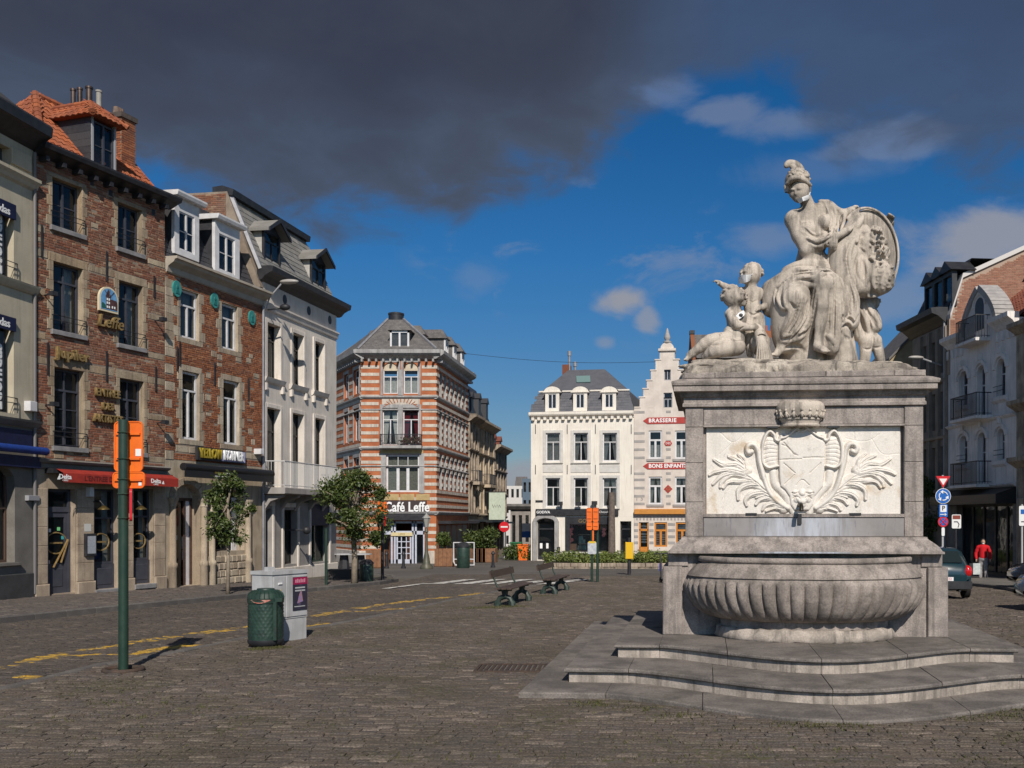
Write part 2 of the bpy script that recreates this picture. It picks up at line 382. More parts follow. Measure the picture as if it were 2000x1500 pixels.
FT_X,FT_Y = 2.56,13.5                                            # the fountain's place (front centre of its pedestal)
def in_frame(X,Y,lo=-520,hi=2300,y0=6.6,y1=46): px = X/np.maximum(Y,.1)*F+CX;return (px > lo) & (px < hi) & (Y > y0) & (Y < y1)
def plaza_side(X,Y): return X > edge_x(PLAZA_EDGE,Y)+.08
def under_steps(X,Y): return (np.abs(X-FT_X-.4) < 3.0) & (Y > 11.6) & (Y < 18.0)
def keep_plaza(X,Y): return in_frame(X,Y) & plaza_side(X,Y) & ~under_steps(X,Y) & ~((X > .1*0+6.6+(46-Y)*.35+3.5) & (Y > 44))
sett_field('plaza_setts',SETT,((0,0),(cos(-.03),sin(-.03)),(-sin(-.03),cos(-.03))),(-16,26),(5.5,46),.185,.108,keep_plaza,parent=ground,singles=300)
# the carriageway on the left, its setts laid across the road
RD = (PLAZA_EDGE[8]-PLAZA_EDGE[2]).normalized();RA = (RD.y,-RD.x)
def keep_road(X,Y): return in_frame(X,Y,y1=48) & (X < edge_x(PLAZA_EDGE,Y)-.08) & (X > edge_x(PAV_EDGE[:7],Y)+.05)
YLINES = [[gp(*p) for p in l] for l in (((-60,1312),(100,1281),(240,1258),(480,1224),(620,1202),(735,1182),(940,1158)),
                                        ((150,1277),(250,1277),(350,1262),(470,1250)),((-60,1318),(85,1323)),((560,1228),(640,1216)),((690,1196),(840,1183)))]
def yellow(X,Y):
    m = np.zeros(len(X),bool)
    for k,l in enumerate(YLINES):
        for a,b in zip(l[:-1],l[1:]):
            dx,dy = b.x-a.x,b.y-a.y;L2 = dx*dx+dy*dy;t = np.clip(((X-a.x)*dx+(Y-a.y)*dy)/L2,0,1)
            d = np.hypot(X-a.x-t*dx,Y-a.y-t*dy);m |= d < (.17 if k < 2 else .13)
    wear = np.sin(X*3.1+Y*2.3)+np.sin(Y*5.1-X*1.7)+rng.normal(0,.55,len(X))
    return m & (wear > -.6)
RF = ((0,0),RA,(RD.x,RD.y))
st = rng.bit_generator.state
sett_field('road_setts',SETT_R,RF,(-40,20),(-12,50),.17,.105,lambda X,Y: keep_road(X,Y) & ~yellow(X,Y),parent=ground,lift=-.001)
rng.bit_generator.state = st
sett_field('yellow_road_marking',SETT_Y,RF,(-40,20),(-12,50),.17,.105,lambda X,Y: keep_road(X,Y) & yellow(X,Y),parent=ground,lift=.0005)

# pavement in front of the houses, with its kerb of single stones
pv = MB();top = .12
inner = [Vector((-26,p.y,0)) if p.y < 45 else Vector((-24,p.y,0)) for p in PAV_EDGE]
def pz(p,dz): return (p.x,p.y,gz(p.y)+dz)
E_ = PAV_EDGE[:7]
for a,b in zip(E_[:-1],E_[1:]):
    pv.quad(pz(a,top-.02),pz(b,top-.02),(-30,b.y,gz(b.y)+top-.02),(-30,a.y,gz(a.y)+top-.02))
l = PAV_EDGE[6:]
pv.poly([pz(p,top-.02) for p in l]+[(-30,l[-1].y+6,gz(l[-1].y+6)+top-.02),(-30,l[0].y,gz(l[0].y)+top-.02)],[tuple(range(len(l)+2))])
pavement = pv.build('pavement',GROUND_M);pavement['kind'] = 'structure';pavement['label'] = 'raised cobbled pavement along the old houses'
def keep_pav(X,Y): return in_frame(X,Y,y0=10,y1=PAV_EDGE[6].y) & (X < edge_x(E_,Y)-.2) & (X > -24)
sett_field('pavement_setts',SETT_P,((0,0),RA,(RD.x,RD.y)),(-40,20),(-12,56),.20,.125,keep_pav,parent=pavement,lift=top)
def kerb_row(name,pts,w,h,below,L,parent,m,lift=0.0):
    for a,b in zip(pts[:-1],pts[1:]):
        d = (b-a);n = max(1,round(d.length/L));d2 = Vector((d.x,d.y,0)).normalized();nrm = Vector((-d2.y,d2.x,0))
        for i in range(n):
            p = a+d*((i+.5)/n);s = d.length/n/2-.008
            M = Matrix.Translation((0,0,0)) @ Matrix(((d2.x,nrm.x,0,0),(d2.y,nrm.y,0,0),(d.z/d.length,0,1,0),(0,0,0,1)))
            k = MB();zz = h+random.gauss(0,.004)
            k.poly([M @ Vector(q) for q in ((-s,-w/2,-below),(s,-w/2,-below),(s,w/2,-below),(-s,w/2,-below),(-s,-w/2,zz-.02),(s,-w/2,zz-.02),(s,w/2,zz-.02),(-s,w/2,zz-.02),
                    (-s,-w/2+.02,zz),(s,-w/2+.02,zz),(s,w/2-.02,zz),(-s,w/2-.02,zz))],
                   [(0,1,5,4),(1,2,6,5),(2,3,7,6),(3,0,4,7),(4,5,9,8),(5,6,10,9),(6,7,11,10),(7,4,8,11),(8,9,10,11)])
            k.build('kerb_stone',m,parent,loc=(p.x,p.y,gz(p.y)+lift))
kerb_row('kerb_stone',[p+Vector((-.08,0,0)) for p in PAV_EDGE],.2,top+.012,.05,1.0,pavement,KERB_M)
kerb_row('kerb_stone',PLAZA_EDGE,.16,.014,.05,.8,ground,KERB_M)

# zebra crossing and far markings: worn paint sheets 4 mm above the sett tops
PAINT = mat('worn_white_paint',(.62,.60,.57),(.16,.145,.13),3.5,.7,contrast=(.48,.62))
zebra = MB()
for a,b,c,d in [((x,1142),(x+40,1141),(x+112,1131.6),(x+80,1132.4)) for x in (825,880,935,990,1046)]+[((745,1150.5),(760,1150.5),(838,1140.2),(828,1139.6))]:
    zebra.poly([gp(*p)+Vector((0,0,.019)) for p in (a,b,c,d)],[(0,1,2,3)])
z = zebra.build('zebra_crossing',PAINT);z['kind'] = 'structure';z['label'] = 'worn white zebra crossing stripes on the road'

# iron grating in the plaza
gr = thing('drain_grate','rusty iron drain grate set in the cobbles beside the fountain steps','drain grate',gp(1003,1306))
RUST = mat('rusty_iron',(.045,.034,.03),(.08,.05,.035),9,.75,.4,80)
MB().box(-.46,.46,-.30,.30,-.02,.002).build('pit',DARKIN,gr)
fr = MB();fr.box(-.5,.5,-.34,-.3,-.02,.022);fr.box(-.5,.5,.3,.34,-.02,.022);fr.box(-.5,-.46,-.3,.3,-.02,.022);fr.box(.46,.5,-.3,.3,-.02,.022);fr.build('frame',RUST,gr)
for i in range(13):
    MB().box(-.44+i*.07,-.40+i*.07,-.3,.3,.003,.018).build('bar',RUST,gr)
# ---------------------------------------------------------------- the fountain
fountain = thing('stone_fountain','large grey stone fountain with wide fluted basin and carved marble coat of arms panel','fountain',(FT_X,FT_Y,0),-0.09)

def step_front(x,s,b):
    if abs(x) >= s: return 0.0
    return b*(0.5+0.5*cos(pi*x/s))**.72
def make_step(hw,s,f,b,back,ztop,zbot,tread_in,th,mtl,rmtl,riser=True):
    xs = [-hw,-s,-.56*s,-.02,.54*s,s,hw]
    def piece(x0,x1,rings,inner,m,name,left=0,right=0):
        n = 2 if abs(x0) > s-.01 and abs(x1) > s-.01 and x0*x1 > 0 else 14
        xx = [x0+(x1-x0)*i/n for i in range(n+1)];k = MB();R = []
        for off,z in rings:
            R.append([(min(max(x,x0+left*off),x1-right*off),-f-step_front(x,s,b)+off,z) for x in xx]+[(x1-right*off,inner,z),(x0+left*off,inner,z)])
        c = len(R[0]);fs = []
        for j in range(len(R)-1):
            for i in range(c): fs.append((j*c+i,j*c+(i+1) % c,(j+1)*c+(i+1) % c,(j+1)*c+i))
        fs += [tuple(range(c-1,-1,-1)),tuple((len(R)-1)*c+i for i in range(c))]
        k.poly([p for r in R for p in r],fs);k.build(name,m,fountain)
    e = .004
    wob = [random.gauss(0,.003) for _ in range(8)]
    for i,(a,c) in enumerate(zip(xs[:-1],xs[1:])):
        lf = 1 if i == 0 else 0;rt = 1 if i == len(xs)-2 else 0;w = wob[i]
        piece(a+e,c-e,[(.014,ztop-th),(0,ztop-th+.012),(0,ztop-.016+w),(.006,ztop-.006+w),(.018,ztop+w)],-f+tread_in,mtl,'tread_slab',lf,rt)
        if riser:
            piece(a+(.055 if lf else e/2),c-(.055 if rt else e/2),[(.055,zbot),(.055,ztop-th-.001)],-f+.3,rmtl,'riser_block')
    ny = 4;y0 = -f+tread_in;L = (back-y0)/ny
    for sgn in (-1,1):
        for j in range(ny):
            a,c = sorted((sgn*hw,sgn*(hw-tread_in)));k = MB();w = wob[j]
            k.box(a,c,y0+j*L+e,y0+(j+1)*L-e,ztop-th,ztop+w);k.build('tread_slab',mtl,fountain)
            if riser:
                a,c = sorted((sgn*(hw-.055),sgn*(hw-.3)));MB().box(a,c,max(y0+j*L,-f+.3)+e/2,y0+(j+1)*L-e/2,zbot,ztop-th-.001).build('riser_block',rmtl,fountain)
    k = MB();k.box(-hw+.32,hw-.32,-f+.31,back-.02,zbot+.001,ztop-.012);k.build('step_core',mtl,fountain)

Z1,Z2,Z3 = .205,.035,-.135
make_step(3.40,2.42,2.72,1.28,5.0,Z3,-.32,1.15,.10,STONE_STEP,STONE_STEP,riser=False)
MB().box(-3.38,3.38,-2.70,5.0,-.5,Z3-.10).build('foundation',STONE_STEP,fountain)
make_step(2.98,2.22,2.06,1.18,4.5,Z2,Z3-.002,1.0,.05,STONE_STEP,STONE_RISER)
make_step(2.48,1.9,1.14,1.12,3.6,Z1,Z2-.002,1.2,.045,STONE_STEP,STONE_RISER)

def ring_profile(prof,hw,D,y0,name,m,smooth=False):
    """moulding run round the pedestal: prof = [(offset, z)]"""
    k = MB();R = []
    for off,z in prof: R += [(-hw-off,y0-off,z),(hw+off,y0-off,z),(hw+off,D+off,z),(-hw-off,D+off,z)]
    fs = []
    for j in range(len(prof)-1):
        for i in range(4): fs.append((j*4+i,j*4+(i+1) % 4,(j+1)*4+(i+1) % 4,(j+1)*4+i))
    n = len(prof);fs += [(3,2,1,0),tuple((n-1)*4+i for i in range(4))]
    return k.poly(R,fs).build(name,m,fountain)
D_ = 2.4
MB().box(-1.80,1.80,.05,D_,Z1,1.318).build('plinth',STONE_G,fountain)
for sg in (-1,1):
    a,b = sorted((sg*1.905,sg*1.64));MB().cbox(a,b,0,D_+.05,Z1,1.14,.012).build('corner_block',STONE_G,fountain)
    a,b = sorted((sg*1.835,sg*1.56));MB().cbox(a,b,.022,D_+.02,1.143,1.318,.01).build('corner_block',STONE_G,fountain)
ring_profile([(.225,1.32),(.23,1.325),(.23,1.352),(.205,1.36),(.20,1.375),(.17,1.42),(.125,1.46),(.085,1.492),(.06,1.51),(.045,1.53),(.045,1.547),(0,1.55)],1.6,D_-.1,.1,'base_moulding',STONE_G)
# die: a core, with blocks framing the marble panel on the front
MB().box(-1.585,1.585,.20,D_-.1,1.551,3.318).build('pedestal_core',STONE_G,fountain)
for sg in (-1,1):
    for z0,z1 in ((1.552,2.02),(2.024,2.56),(2.564,3.05),(3.054,3.318)):
        a,b = sorted((sg*1.6,sg*1.353));MB().cbox(a,b,.1,.6,z0,z1,.006).build('stone_block',STONE_G,fountain)
MB().cbox(-1.349,1.349,.115,.22,3.08,3.318,.006).build('frieze_block',STONE_G,fountain)
MB().box(-1.352,1.352,.092,.21,3.052,3.078).build('panel_moulding',STONE_G,fountain)
MB().box(-1.352,1.352,.088,.21,1.815,1.858).build('panel_moulding',STONE_G,fountain)
def stain_material():
    m = bpy.data.materials.new('lime_stained_stone');m.use_nodes = True;t = NT(m.node_tree);b = t.n['Principled BSDF']
    tc = t.new('ShaderNodeTexCoord');v = tc.outputs['Object'];sep = t.new('ShaderNodeSeparateXYZ');t.l.new(v,sep.inputs[0])
    mp = t.new('ShaderNodeMapping',Scale=(5,1,.7));t.l.new(v,mp.inputs[0])
    s = t.smooth(t.noise(mp.outputs[0],2.2,6,.65),.34,.66)
    ax = t.math('ABSOLUTE',t.math('ADD',sep.outputs[0],t.math('MULTIPLY',t.math('SUBTRACT',t.noise(v,1.5,3),.5),.7)))
    f = t.math('MULTIPLY',t.smooth(ax,1.0,.25),t.math('MULTIPLY_ADD',s,.75,.25))
    c = t.mix(t.smooth(t.noise(v,2.4,5),.35,.65),(.27,.25,.245,1),(.20,.185,.18,1))
    c = t.mix(f,c,(.43,.45,.50,1));s2 = t.smooth(t.noise(mp.outputs[0],4,5,.7),.55,.7)
    c = t.mix(t.math('MULTIPLY',s2,.6),c,(.10,.11,.15,1))
    t.l.new(c,b.inputs['Base Color']);b.inputs['Roughness'].default_value = .7;return m
STAIN = stain_material()
MB().cbox(-1.349,1.349,.105,.22,1.552,1.81,.006).build('lower_panel',STAIN,fountain)
k = MB();k.cbox(-.62,.62,-.1335,-.1285,1.327,1.35,.001);k.build('lime_crust',STAIN,fountain)
ring_profile([(0,3.32),(.035,3.33),(.035,3.37),(.02,3.385),(.02,3.45),(.05,3.465),(.07,3.50),(.075,3.52),(.155,3.53),(.155,3.60),(.175,3.61),(.185,3.64),(.185,3.66),(.09,3.70),(.03,3.715)],1.6,D_-.1,.1,'cornice',STONE_G)
for a,b in ((-1.62,-1.20),(-1.196,.30),(.304,1.21),(1.214,1.63)):
    MB().cbox(a,b,.075,1.2,3.716,3.80,.012).build('top_block',STONE_G,fountain)
MB().box(-1.62,1.63,1.204,D_-.08,3.716,3.80).build('top_block',STONE_G,fountain)

# ---- marble relief: a height field carved from strokes
def relief():
    S = 5.0*144.4                                                  # drawing units per metre
    x0,x1,y0,y1 = 30,1922,328,1166;nx,ny = 500,222
    gx,gy = np.meshgrid(np.linspace(x0,x1,nx),np.linspace(y0,y1,ny));H = np.zeros_like(gx)
    def seg(p,q):
        dx,dy = q[0]-p[0],q[1]-p[1];L = dx*dx+dy*dy+1e-6;t = np.clip(((gx-p[0])*dx+(gy-p[1])*dy)/L,0,1)
        return np.hypot(gx-p[0]-t*dx,gy-p[1]-t*dy),t
    def spline(pts,n=7):
        P = [np.array(p,float) for p in pts];P = [2*P[0]-P[1]]+P+[2*P[-1]-P[-2]];out = []
        for i in range(1,len(P)-2):
            for k_ in range(n):
                t = k_/n;out.append(.5*((2*P[i])+(-P[i-1]+P[i+1])*t+(2*P[i-1]-5*P[i]+4*P[i+1]-P[i+2])*t*t+(-P[i-1]+3*P[i]-3*P[i+1]+P[i+2])*t**3))
        return out+[P[-2]]
    def stroke(pts,w0,w1,h,groove=False,base=0.0):
        nonlocal H
        sp = spline(pts);n = len(sp)-1;best = np.zeros_like(H)
        for i in range(n):
            a,b = sp[i],sp[i+1];W = max(w0,w1)+3
            mx0,mx1 = min(a[0],b[0])-W,max(a[0],b[0])+W;my0,my1 = min(a[1],b[1])-W,max(a[1],b[1])+W
            ix = slice(int(max(0,(mx0-x0)/(x1-x0)*(nx-1))),int((mx1-x0)/(x1-x0)*(nx-1))+2);iy = slice(int(max(0,(my0-y0)/(y1-y0)*(ny-1))),int((my1-y0)/(y1-y0)*(ny-1))+2)
            if ix.start >= nx or iy.start >= ny or ix.stop < 0 or iy.stop < 0: continue
            X,Y = gx[iy,ix],gy[iy,ix];dx,dy = b-a;L = dx*dx+dy*dy+1e-6;t = np.clip(((X-a[0])*dx+(Y-a[1])*dy)/L,0,1)
            d = np.hypot(X-a[0]-t*dx,Y-a[1]-t*dy);w = w0+(w1-w0)*(i+t)/n
            v = np.sqrt(np.clip(1-(d/w)**2,0,1))*h*(.45+.55*w/max(w0,w1));best[iy,ix] = np.maximum(best[iy,ix],v)
        H = H-best if groove else np.maximum(H,best+base*(best > 0))
    def poly_mask(pts,soft):
        P = np.array(pts,float);n = len(P);ins = np.zeros_like(gx,bool);dmin = np.full_like(gx,1e9)
        for i in range(n):
            a,b = P[i],P[(i+1) % n];c = ((a[1] > gy) != (b[1] > gy));xi = (b[0]-a[0])*(gy-a[1])/(b[1]-a[1]+1e-9)+a[0];ins ^= c & (gx < xi)
            d,_ = seg(a,b);dmin = np.minimum(dmin,d)
        return np.where(ins,np.clip(dmin/soft,0,1),0)
    mir = lambda pts: [(1932-x,y) for x,y in pts]
    both = lambda pts,*a,**k: (stroke(pts,*a,**k),stroke(mir(pts),*a,**k))
    # acanthus fronds first, lowest
    fronds = [([(790,1110),(690,1020),(560,880),(430,790),(300,775),(190,850),(170,905)],34,10),([(520,860),(430,800),(300,770),(180,800),(95,878)],34,8),
              ([(620,950),(520,880),(420,890),(350,940),(345,1025)],32,10),([(680,1010),(590,960),(480,975),(420,1030),(430,1085)],30,9),([(600,930),(500,850),(390,850),(250,860),(200,915)],24,8),
              ([(730,1050),(640,1010),(560,1030),(520,1075)],26,9),([(780,1100),(700,1065),(620,1085),(585,1130)],24,8),([(790,1120),(720,1110),(660,1125),(620,1140)],16,7),
              ([(430,760),(330,690),(200,690),(105,640)],30,8),([(440,750),(390,690),(330,640),(250,608)],26,8),([(420,740),(400,650),(345,590)],22,7),([(400,770),(250,740),(120,760),(60,790)],26,8),
              ([(760,1085),(640,965),(560,905),(470,900)],16,6),([(700,1030),(600,990),(520,1010)],14,5)]
    for pts,a,b in fronds:
        both(pts,a*1.6,b*1.9,.066)
        both([(x-4,y-3) for x,y in pts],4.5,3.5,.020,groove=True);both([(x+a*.55,y+a*.45) for x,y in pts[1:]],4,3,.016,groove=True)
    # outer scrolls
    both([(475,565),(445,575),(430,535),(455,500),(505,502),(540,560),(552,650),(572,730),(605,850),(645,950),(705,1025),(785,1085),(830,1110)],27,30,.085)
    both([(690,760),(705,870),(765,935),(820,1000),(850,1080),(890,1150)],40,38,.05)
    # the shield
    sh = [(735,470),(800,435),(880,385),(940,350),(985,340),(1040,362),(1100,415),(1190,460),(1200,480),(1198,640),(1192,760),(1180,905),(1130,965),(1100,1000),(1085,1080),(1040,1140),(890,1140),(850,1080),(840,1000),(800,940),(752,905),(740,780),(735,640)]
    m = poly_mask(sh,26);H = np.where(m > 0,np.maximum(H,(.058+.02*np.sqrt(m))*np.minimum(1,m*2.5)),H)
    # shell ears and the rolled rim
    ear = [(735,470),(690,420),(620,420),(585,500),(580,610),(610,690),(660,722),(730,700)]
    for e_ in (ear,mir(ear)):
        m = poly_mask(e_,40);H = np.where(m > 0,np.maximum(H,.045*np.sqrt(m)+.02),H)
    for i in range(6): both([(592+abs(i-2.5)*6,470+i*42),(650,462+i*40),(728,480+i*34)],7,5,.012,groove=True)
    both([(765,425),(740,462),(708,448),(698,408),(655,372),(612,415),(583,500),(578,600),(592,682),(645,722),(728,705)],21,17,.105)
    stroke([(765,440),(815,425),(875,378),(935,335),(970,325),(1005,332),(1055,372),(1115,418),(1170,440)],17,17,.11)
    stroke([(925,352),(970,378),(1015,352)],14,14,.10,groove=False)
    # heraldry, cut in
    for p in ([(750,645),(860,641),(965,640)],[(975,628),(1090,624),(1188,626)],[(790,680),(845,728),(900,775)],[(1150,680),(1100,726),(1045,775)],[(800,880),(850,835),(895,790)],
              [(912,892),(970,838),(1038,892)],[(770,500),(830,525),(860,570),(925,605)],[(790,480),(850,545),(900,600)]): stroke(p,5,5,.020,groove=True)
    # the spouting mask
    for c,r,h in (((970,1010),62,.05),((900,965),30,.035),((1040,965),30,.035),((970,960),34,.05),((915,1030),30,.04),((1025,1030),30,.04),((970,1065),42,.05)):
        d = np.hypot(gx-c[0],gy-c[1])/r;H = np.where(d < 1,H+h*np.sqrt(np.clip(1-d*d,0,1))*.6,H)
    for p in ([(870,965),(900,972),(930,962)],[(1000,962),(1040,972),(1080,962)],[(880,1020),(910,1000),(940,1015)],[(1000,1015),(1030,1000),(1060,1020)]): stroke(p,7,6,.028,groove=True)
    # the joints of the marble slabs, cracked and mended
    for p in ([(150,360),(290,470),(420,380)],[(290,470),(160,590)],[(120,1150),(205,1000),(300,860)],[(205,1000),(180,1160)],[(1380,350),(1470,330),(1480,460)],[(1400,440),(1550,470),(1650,450),(1720,400)],[(1650,450),(1750,590),(1915,590)]):
        stroke(p,3.5,3.5,.008,groove=True)
    Hs = H.copy()
    for _ in range(1): Hs[1:-1,1:-1] = (H[1:-1,1:-1]*4+H[:-2,1:-1]+H[2:,1:-1]+H[1:-1,:-2]+H[1:-1,2:])/8;H = Hs.copy()
    V = np.stack([(gx-976)/S,.178-H*.85,3.05-(gy-y0)/(y1-y0)*1.19],-1).reshape(-1,3)
    V[:,0] *= 1.31/((x1-x0)/2/S)
    i,j = np.meshgrid(np.arange(nx-1),np.arange(ny-1));a = (j*nx+i).ravel();Q = np.stack([a+nx,a+nx+1,a+1,a],-1)
    return V,Q
MARBLE = mat('weathered_marble',(.72,.67,.61),(.55,.44,.32),2.4,.55,.15,60,contrast=(.54,.70),speck=.3,streak=.15,streak_col=(.2,.17,.13),fine=.08)
V,Q = relief();np_mesh('marble_relief',V,Q,MARBLE,fountain,smooth=True)
for x,y,z in ((-.41,.085,3.03),(.41,.085,3.03),(-.7,.07,1.846),(.7,.07,1.846)): MB().box(x-.075,x+.075,y,.17,z,z+.025).build('iron_clamp',BLACKW,fountain)
# crown over the shield
STATUE = mat('carved_limestone',(.54,.47,.40),(.30,.26,.22),2.2,.85,.3,70,streak=.7,streak_col=(.10,.088,.076),fine=.14,speck=.28,contrast=(.42,.72))
crown = MB();CXX = -.035
crown.lathe([(.245,3.045),(.265,3.05),(.27,3.07),(.255,3.08),(.262,3.10),(.275,3.13),(.29,3.135),(.292,3.155),(.28,3.16),(.30,3.20),(.325,3.26),(.33,3.31),(.32,3.35),(.28,3.385),(.16,3.40),(.01,3.405)],CXX,.12,36,sy=.75)
cb = crown.build('carved_crown',STATUE,fountain,smooth=50)
for i in range(9):
    a = pi+pi*(i+.5)/9;c = Vector((CXX+cos(a)*.30,.12+sin(a)*.30*.75,3.20));o = Vector((cos(a),sin(a)*.75,0))
    k = MB()
    k.sphere(c+o*.028+Vector((0,0,.055)),.020,8,6);k.tube([c-Vector((0,0,.04)),c+o*.02+Vector((0,0,.04))],[.028,.012],6)
    tn = Vector((-sin(a),cos(a)*.75,0));k.tube([c+tn*.045+Vector((0,0,-.03)),c+tn*.022+o*.012,c+o*.018+Vector((0,0,.03))],.010,5);k.tube([c-tn*.045+Vector((0,0,-.03)),c-tn*.022+o*.012,c+o*.018+Vector((0,0,.03))],.010,5)
    k.build('crown_point',STATUE,cb,smooth=True)
k = MB();k.tube([(-.045,.10,1.985),(-.045,-.06,1.985),(-.045,-.13,1.96),(-.045,-.15,1.90)],.03,10);k.build('spout',mat('bronze_spout',(.05,.045,.035),rough=.45,metal=.8),fountain,smooth=40)
MB().box(-.07,-.02,.075,.112,1.72,1.86).build('overflow_slot',BLACKW,fountain)

# ---- basin: half of an oval bowl, fluted below the shoulder
BASIN = mat('basin_stone',(.345,.295,.262),(.205,.175,.155),3.5,.85,.45,45,speck=.3,streak=.5,streak_col=(.09,.08,.07),fine=.2)
def basin():
    A_,B_ = 1.615,1.12;N = 27;seg = N*10;prof = [(.70,.455),(.74,.462),(.80,.49),(.86,.535),(.915,.60),(.955,.68),(.985,.77),(1.0,.86),(1.0,.93),(.99,.985),(.985,1.0),(.975,1.03),(.95,1.09),(.915,1.15),(.885,1.19),(.865,1.205),(.865,1.215),(.878,1.222),(.885,1.24),(.885,1.275),(.872,1.29),(.80,1.288),(.79,1.27),(.78,1.10),(.3,1.05),(.01,1.05)]
    V = [];nz = len(prof)
    # finer in height through the flutes
    zz = []
    for (r0,z0),(r1,z1) in zip(prof[:-1],prof[1:]):
        n = 3 if z1 < 1.04 and z1 > z0 and r0 > .69 else 1
        for i in range(n): zz.append((r0+(r1-r0)*i/n,z0+(z1-z0)*i/n))
    zz.append(prof[-1]);nz = len(zz);out = True
    for idx,(r,z) in enumerate(zz):
        inside = idx > nz-6
        for i in range(seg+1):
            a = pi+pi*i/seg;ph = (i/seg*N) % 1.0;lobe = abs(sin(pi*ph))**.55
            amp = 0.0 if inside or z > 1.02 else .052*min(1,(z-.40)/.12)
            if amp:
                tip = .975+.03*sin(pi*ph);f = max(0,min(1,(tip-z)/.05));k_ = 1-amp*(1-lobe)*f-.022*(1-f)*(z > .93)
            else: k_ = 1.0
            w = 1+.004*mnoise.noise(Vector((cos(a)*6,sin(a)*6,z*7)))
            V.append((cos(a)*A_*r*k_*w,sin(a)*B_*r*k_*w+.05,z+.004*mnoise.noise(Vector((cos(a)*4,sin(a)*4,z*3)))))
    n = seg+1;a = (np.arange(nz-1)[:,None]*n+np.arange(seg)[None]).ravel();Q = np.stack([a,a+1,a+n+1,a+n],-1)
    return np.array(V),Q
V,Q = basin();o = np_mesh('basin',V,Q,BASIN,fountain,smooth=True);o.data.set_sharp_from_angle(angle=radians(55))
k = MB();k.lathe([(.70,.36),(.70,.456)],0,.05,40,ang=(pi,2*pi),sx=1.6,sy=1.1,caps=False);k.build('basin_neck',BASIN,fountain)
k = MB();pr = [(.74,Z1),(.755,.23),(.75,.28),(.735,.345),(.70,.362),(.2,.37)]
k.lathe(pr,0,.05,60,ang=(pi,2*pi),sx=1.6,sy=1.15,caps=False)
for i,p in enumerate(k.v):
    n = .02*mnoise.noise(Vector(p)*9)+.012*mnoise.noise(Vector(p)*23);k.v[i] = (p[0]*(1+n),p[1]*(1+n),p[2]+(n if p[2] > .2 else 0))
k.build('basin_foot',STONE_RISER,fountain,smooth=60)
k = MB();k.lathe([(1.0,1.235),(.02,1.236)],0,.05,40,ang=(pi,2*pi),sx=1.615*.80,sy=1.12*.8,caps=False)
wm = mat('basin_water',(.02,.022,.018),rough=.08,spec=.6);k.build('water',wm,fountain)
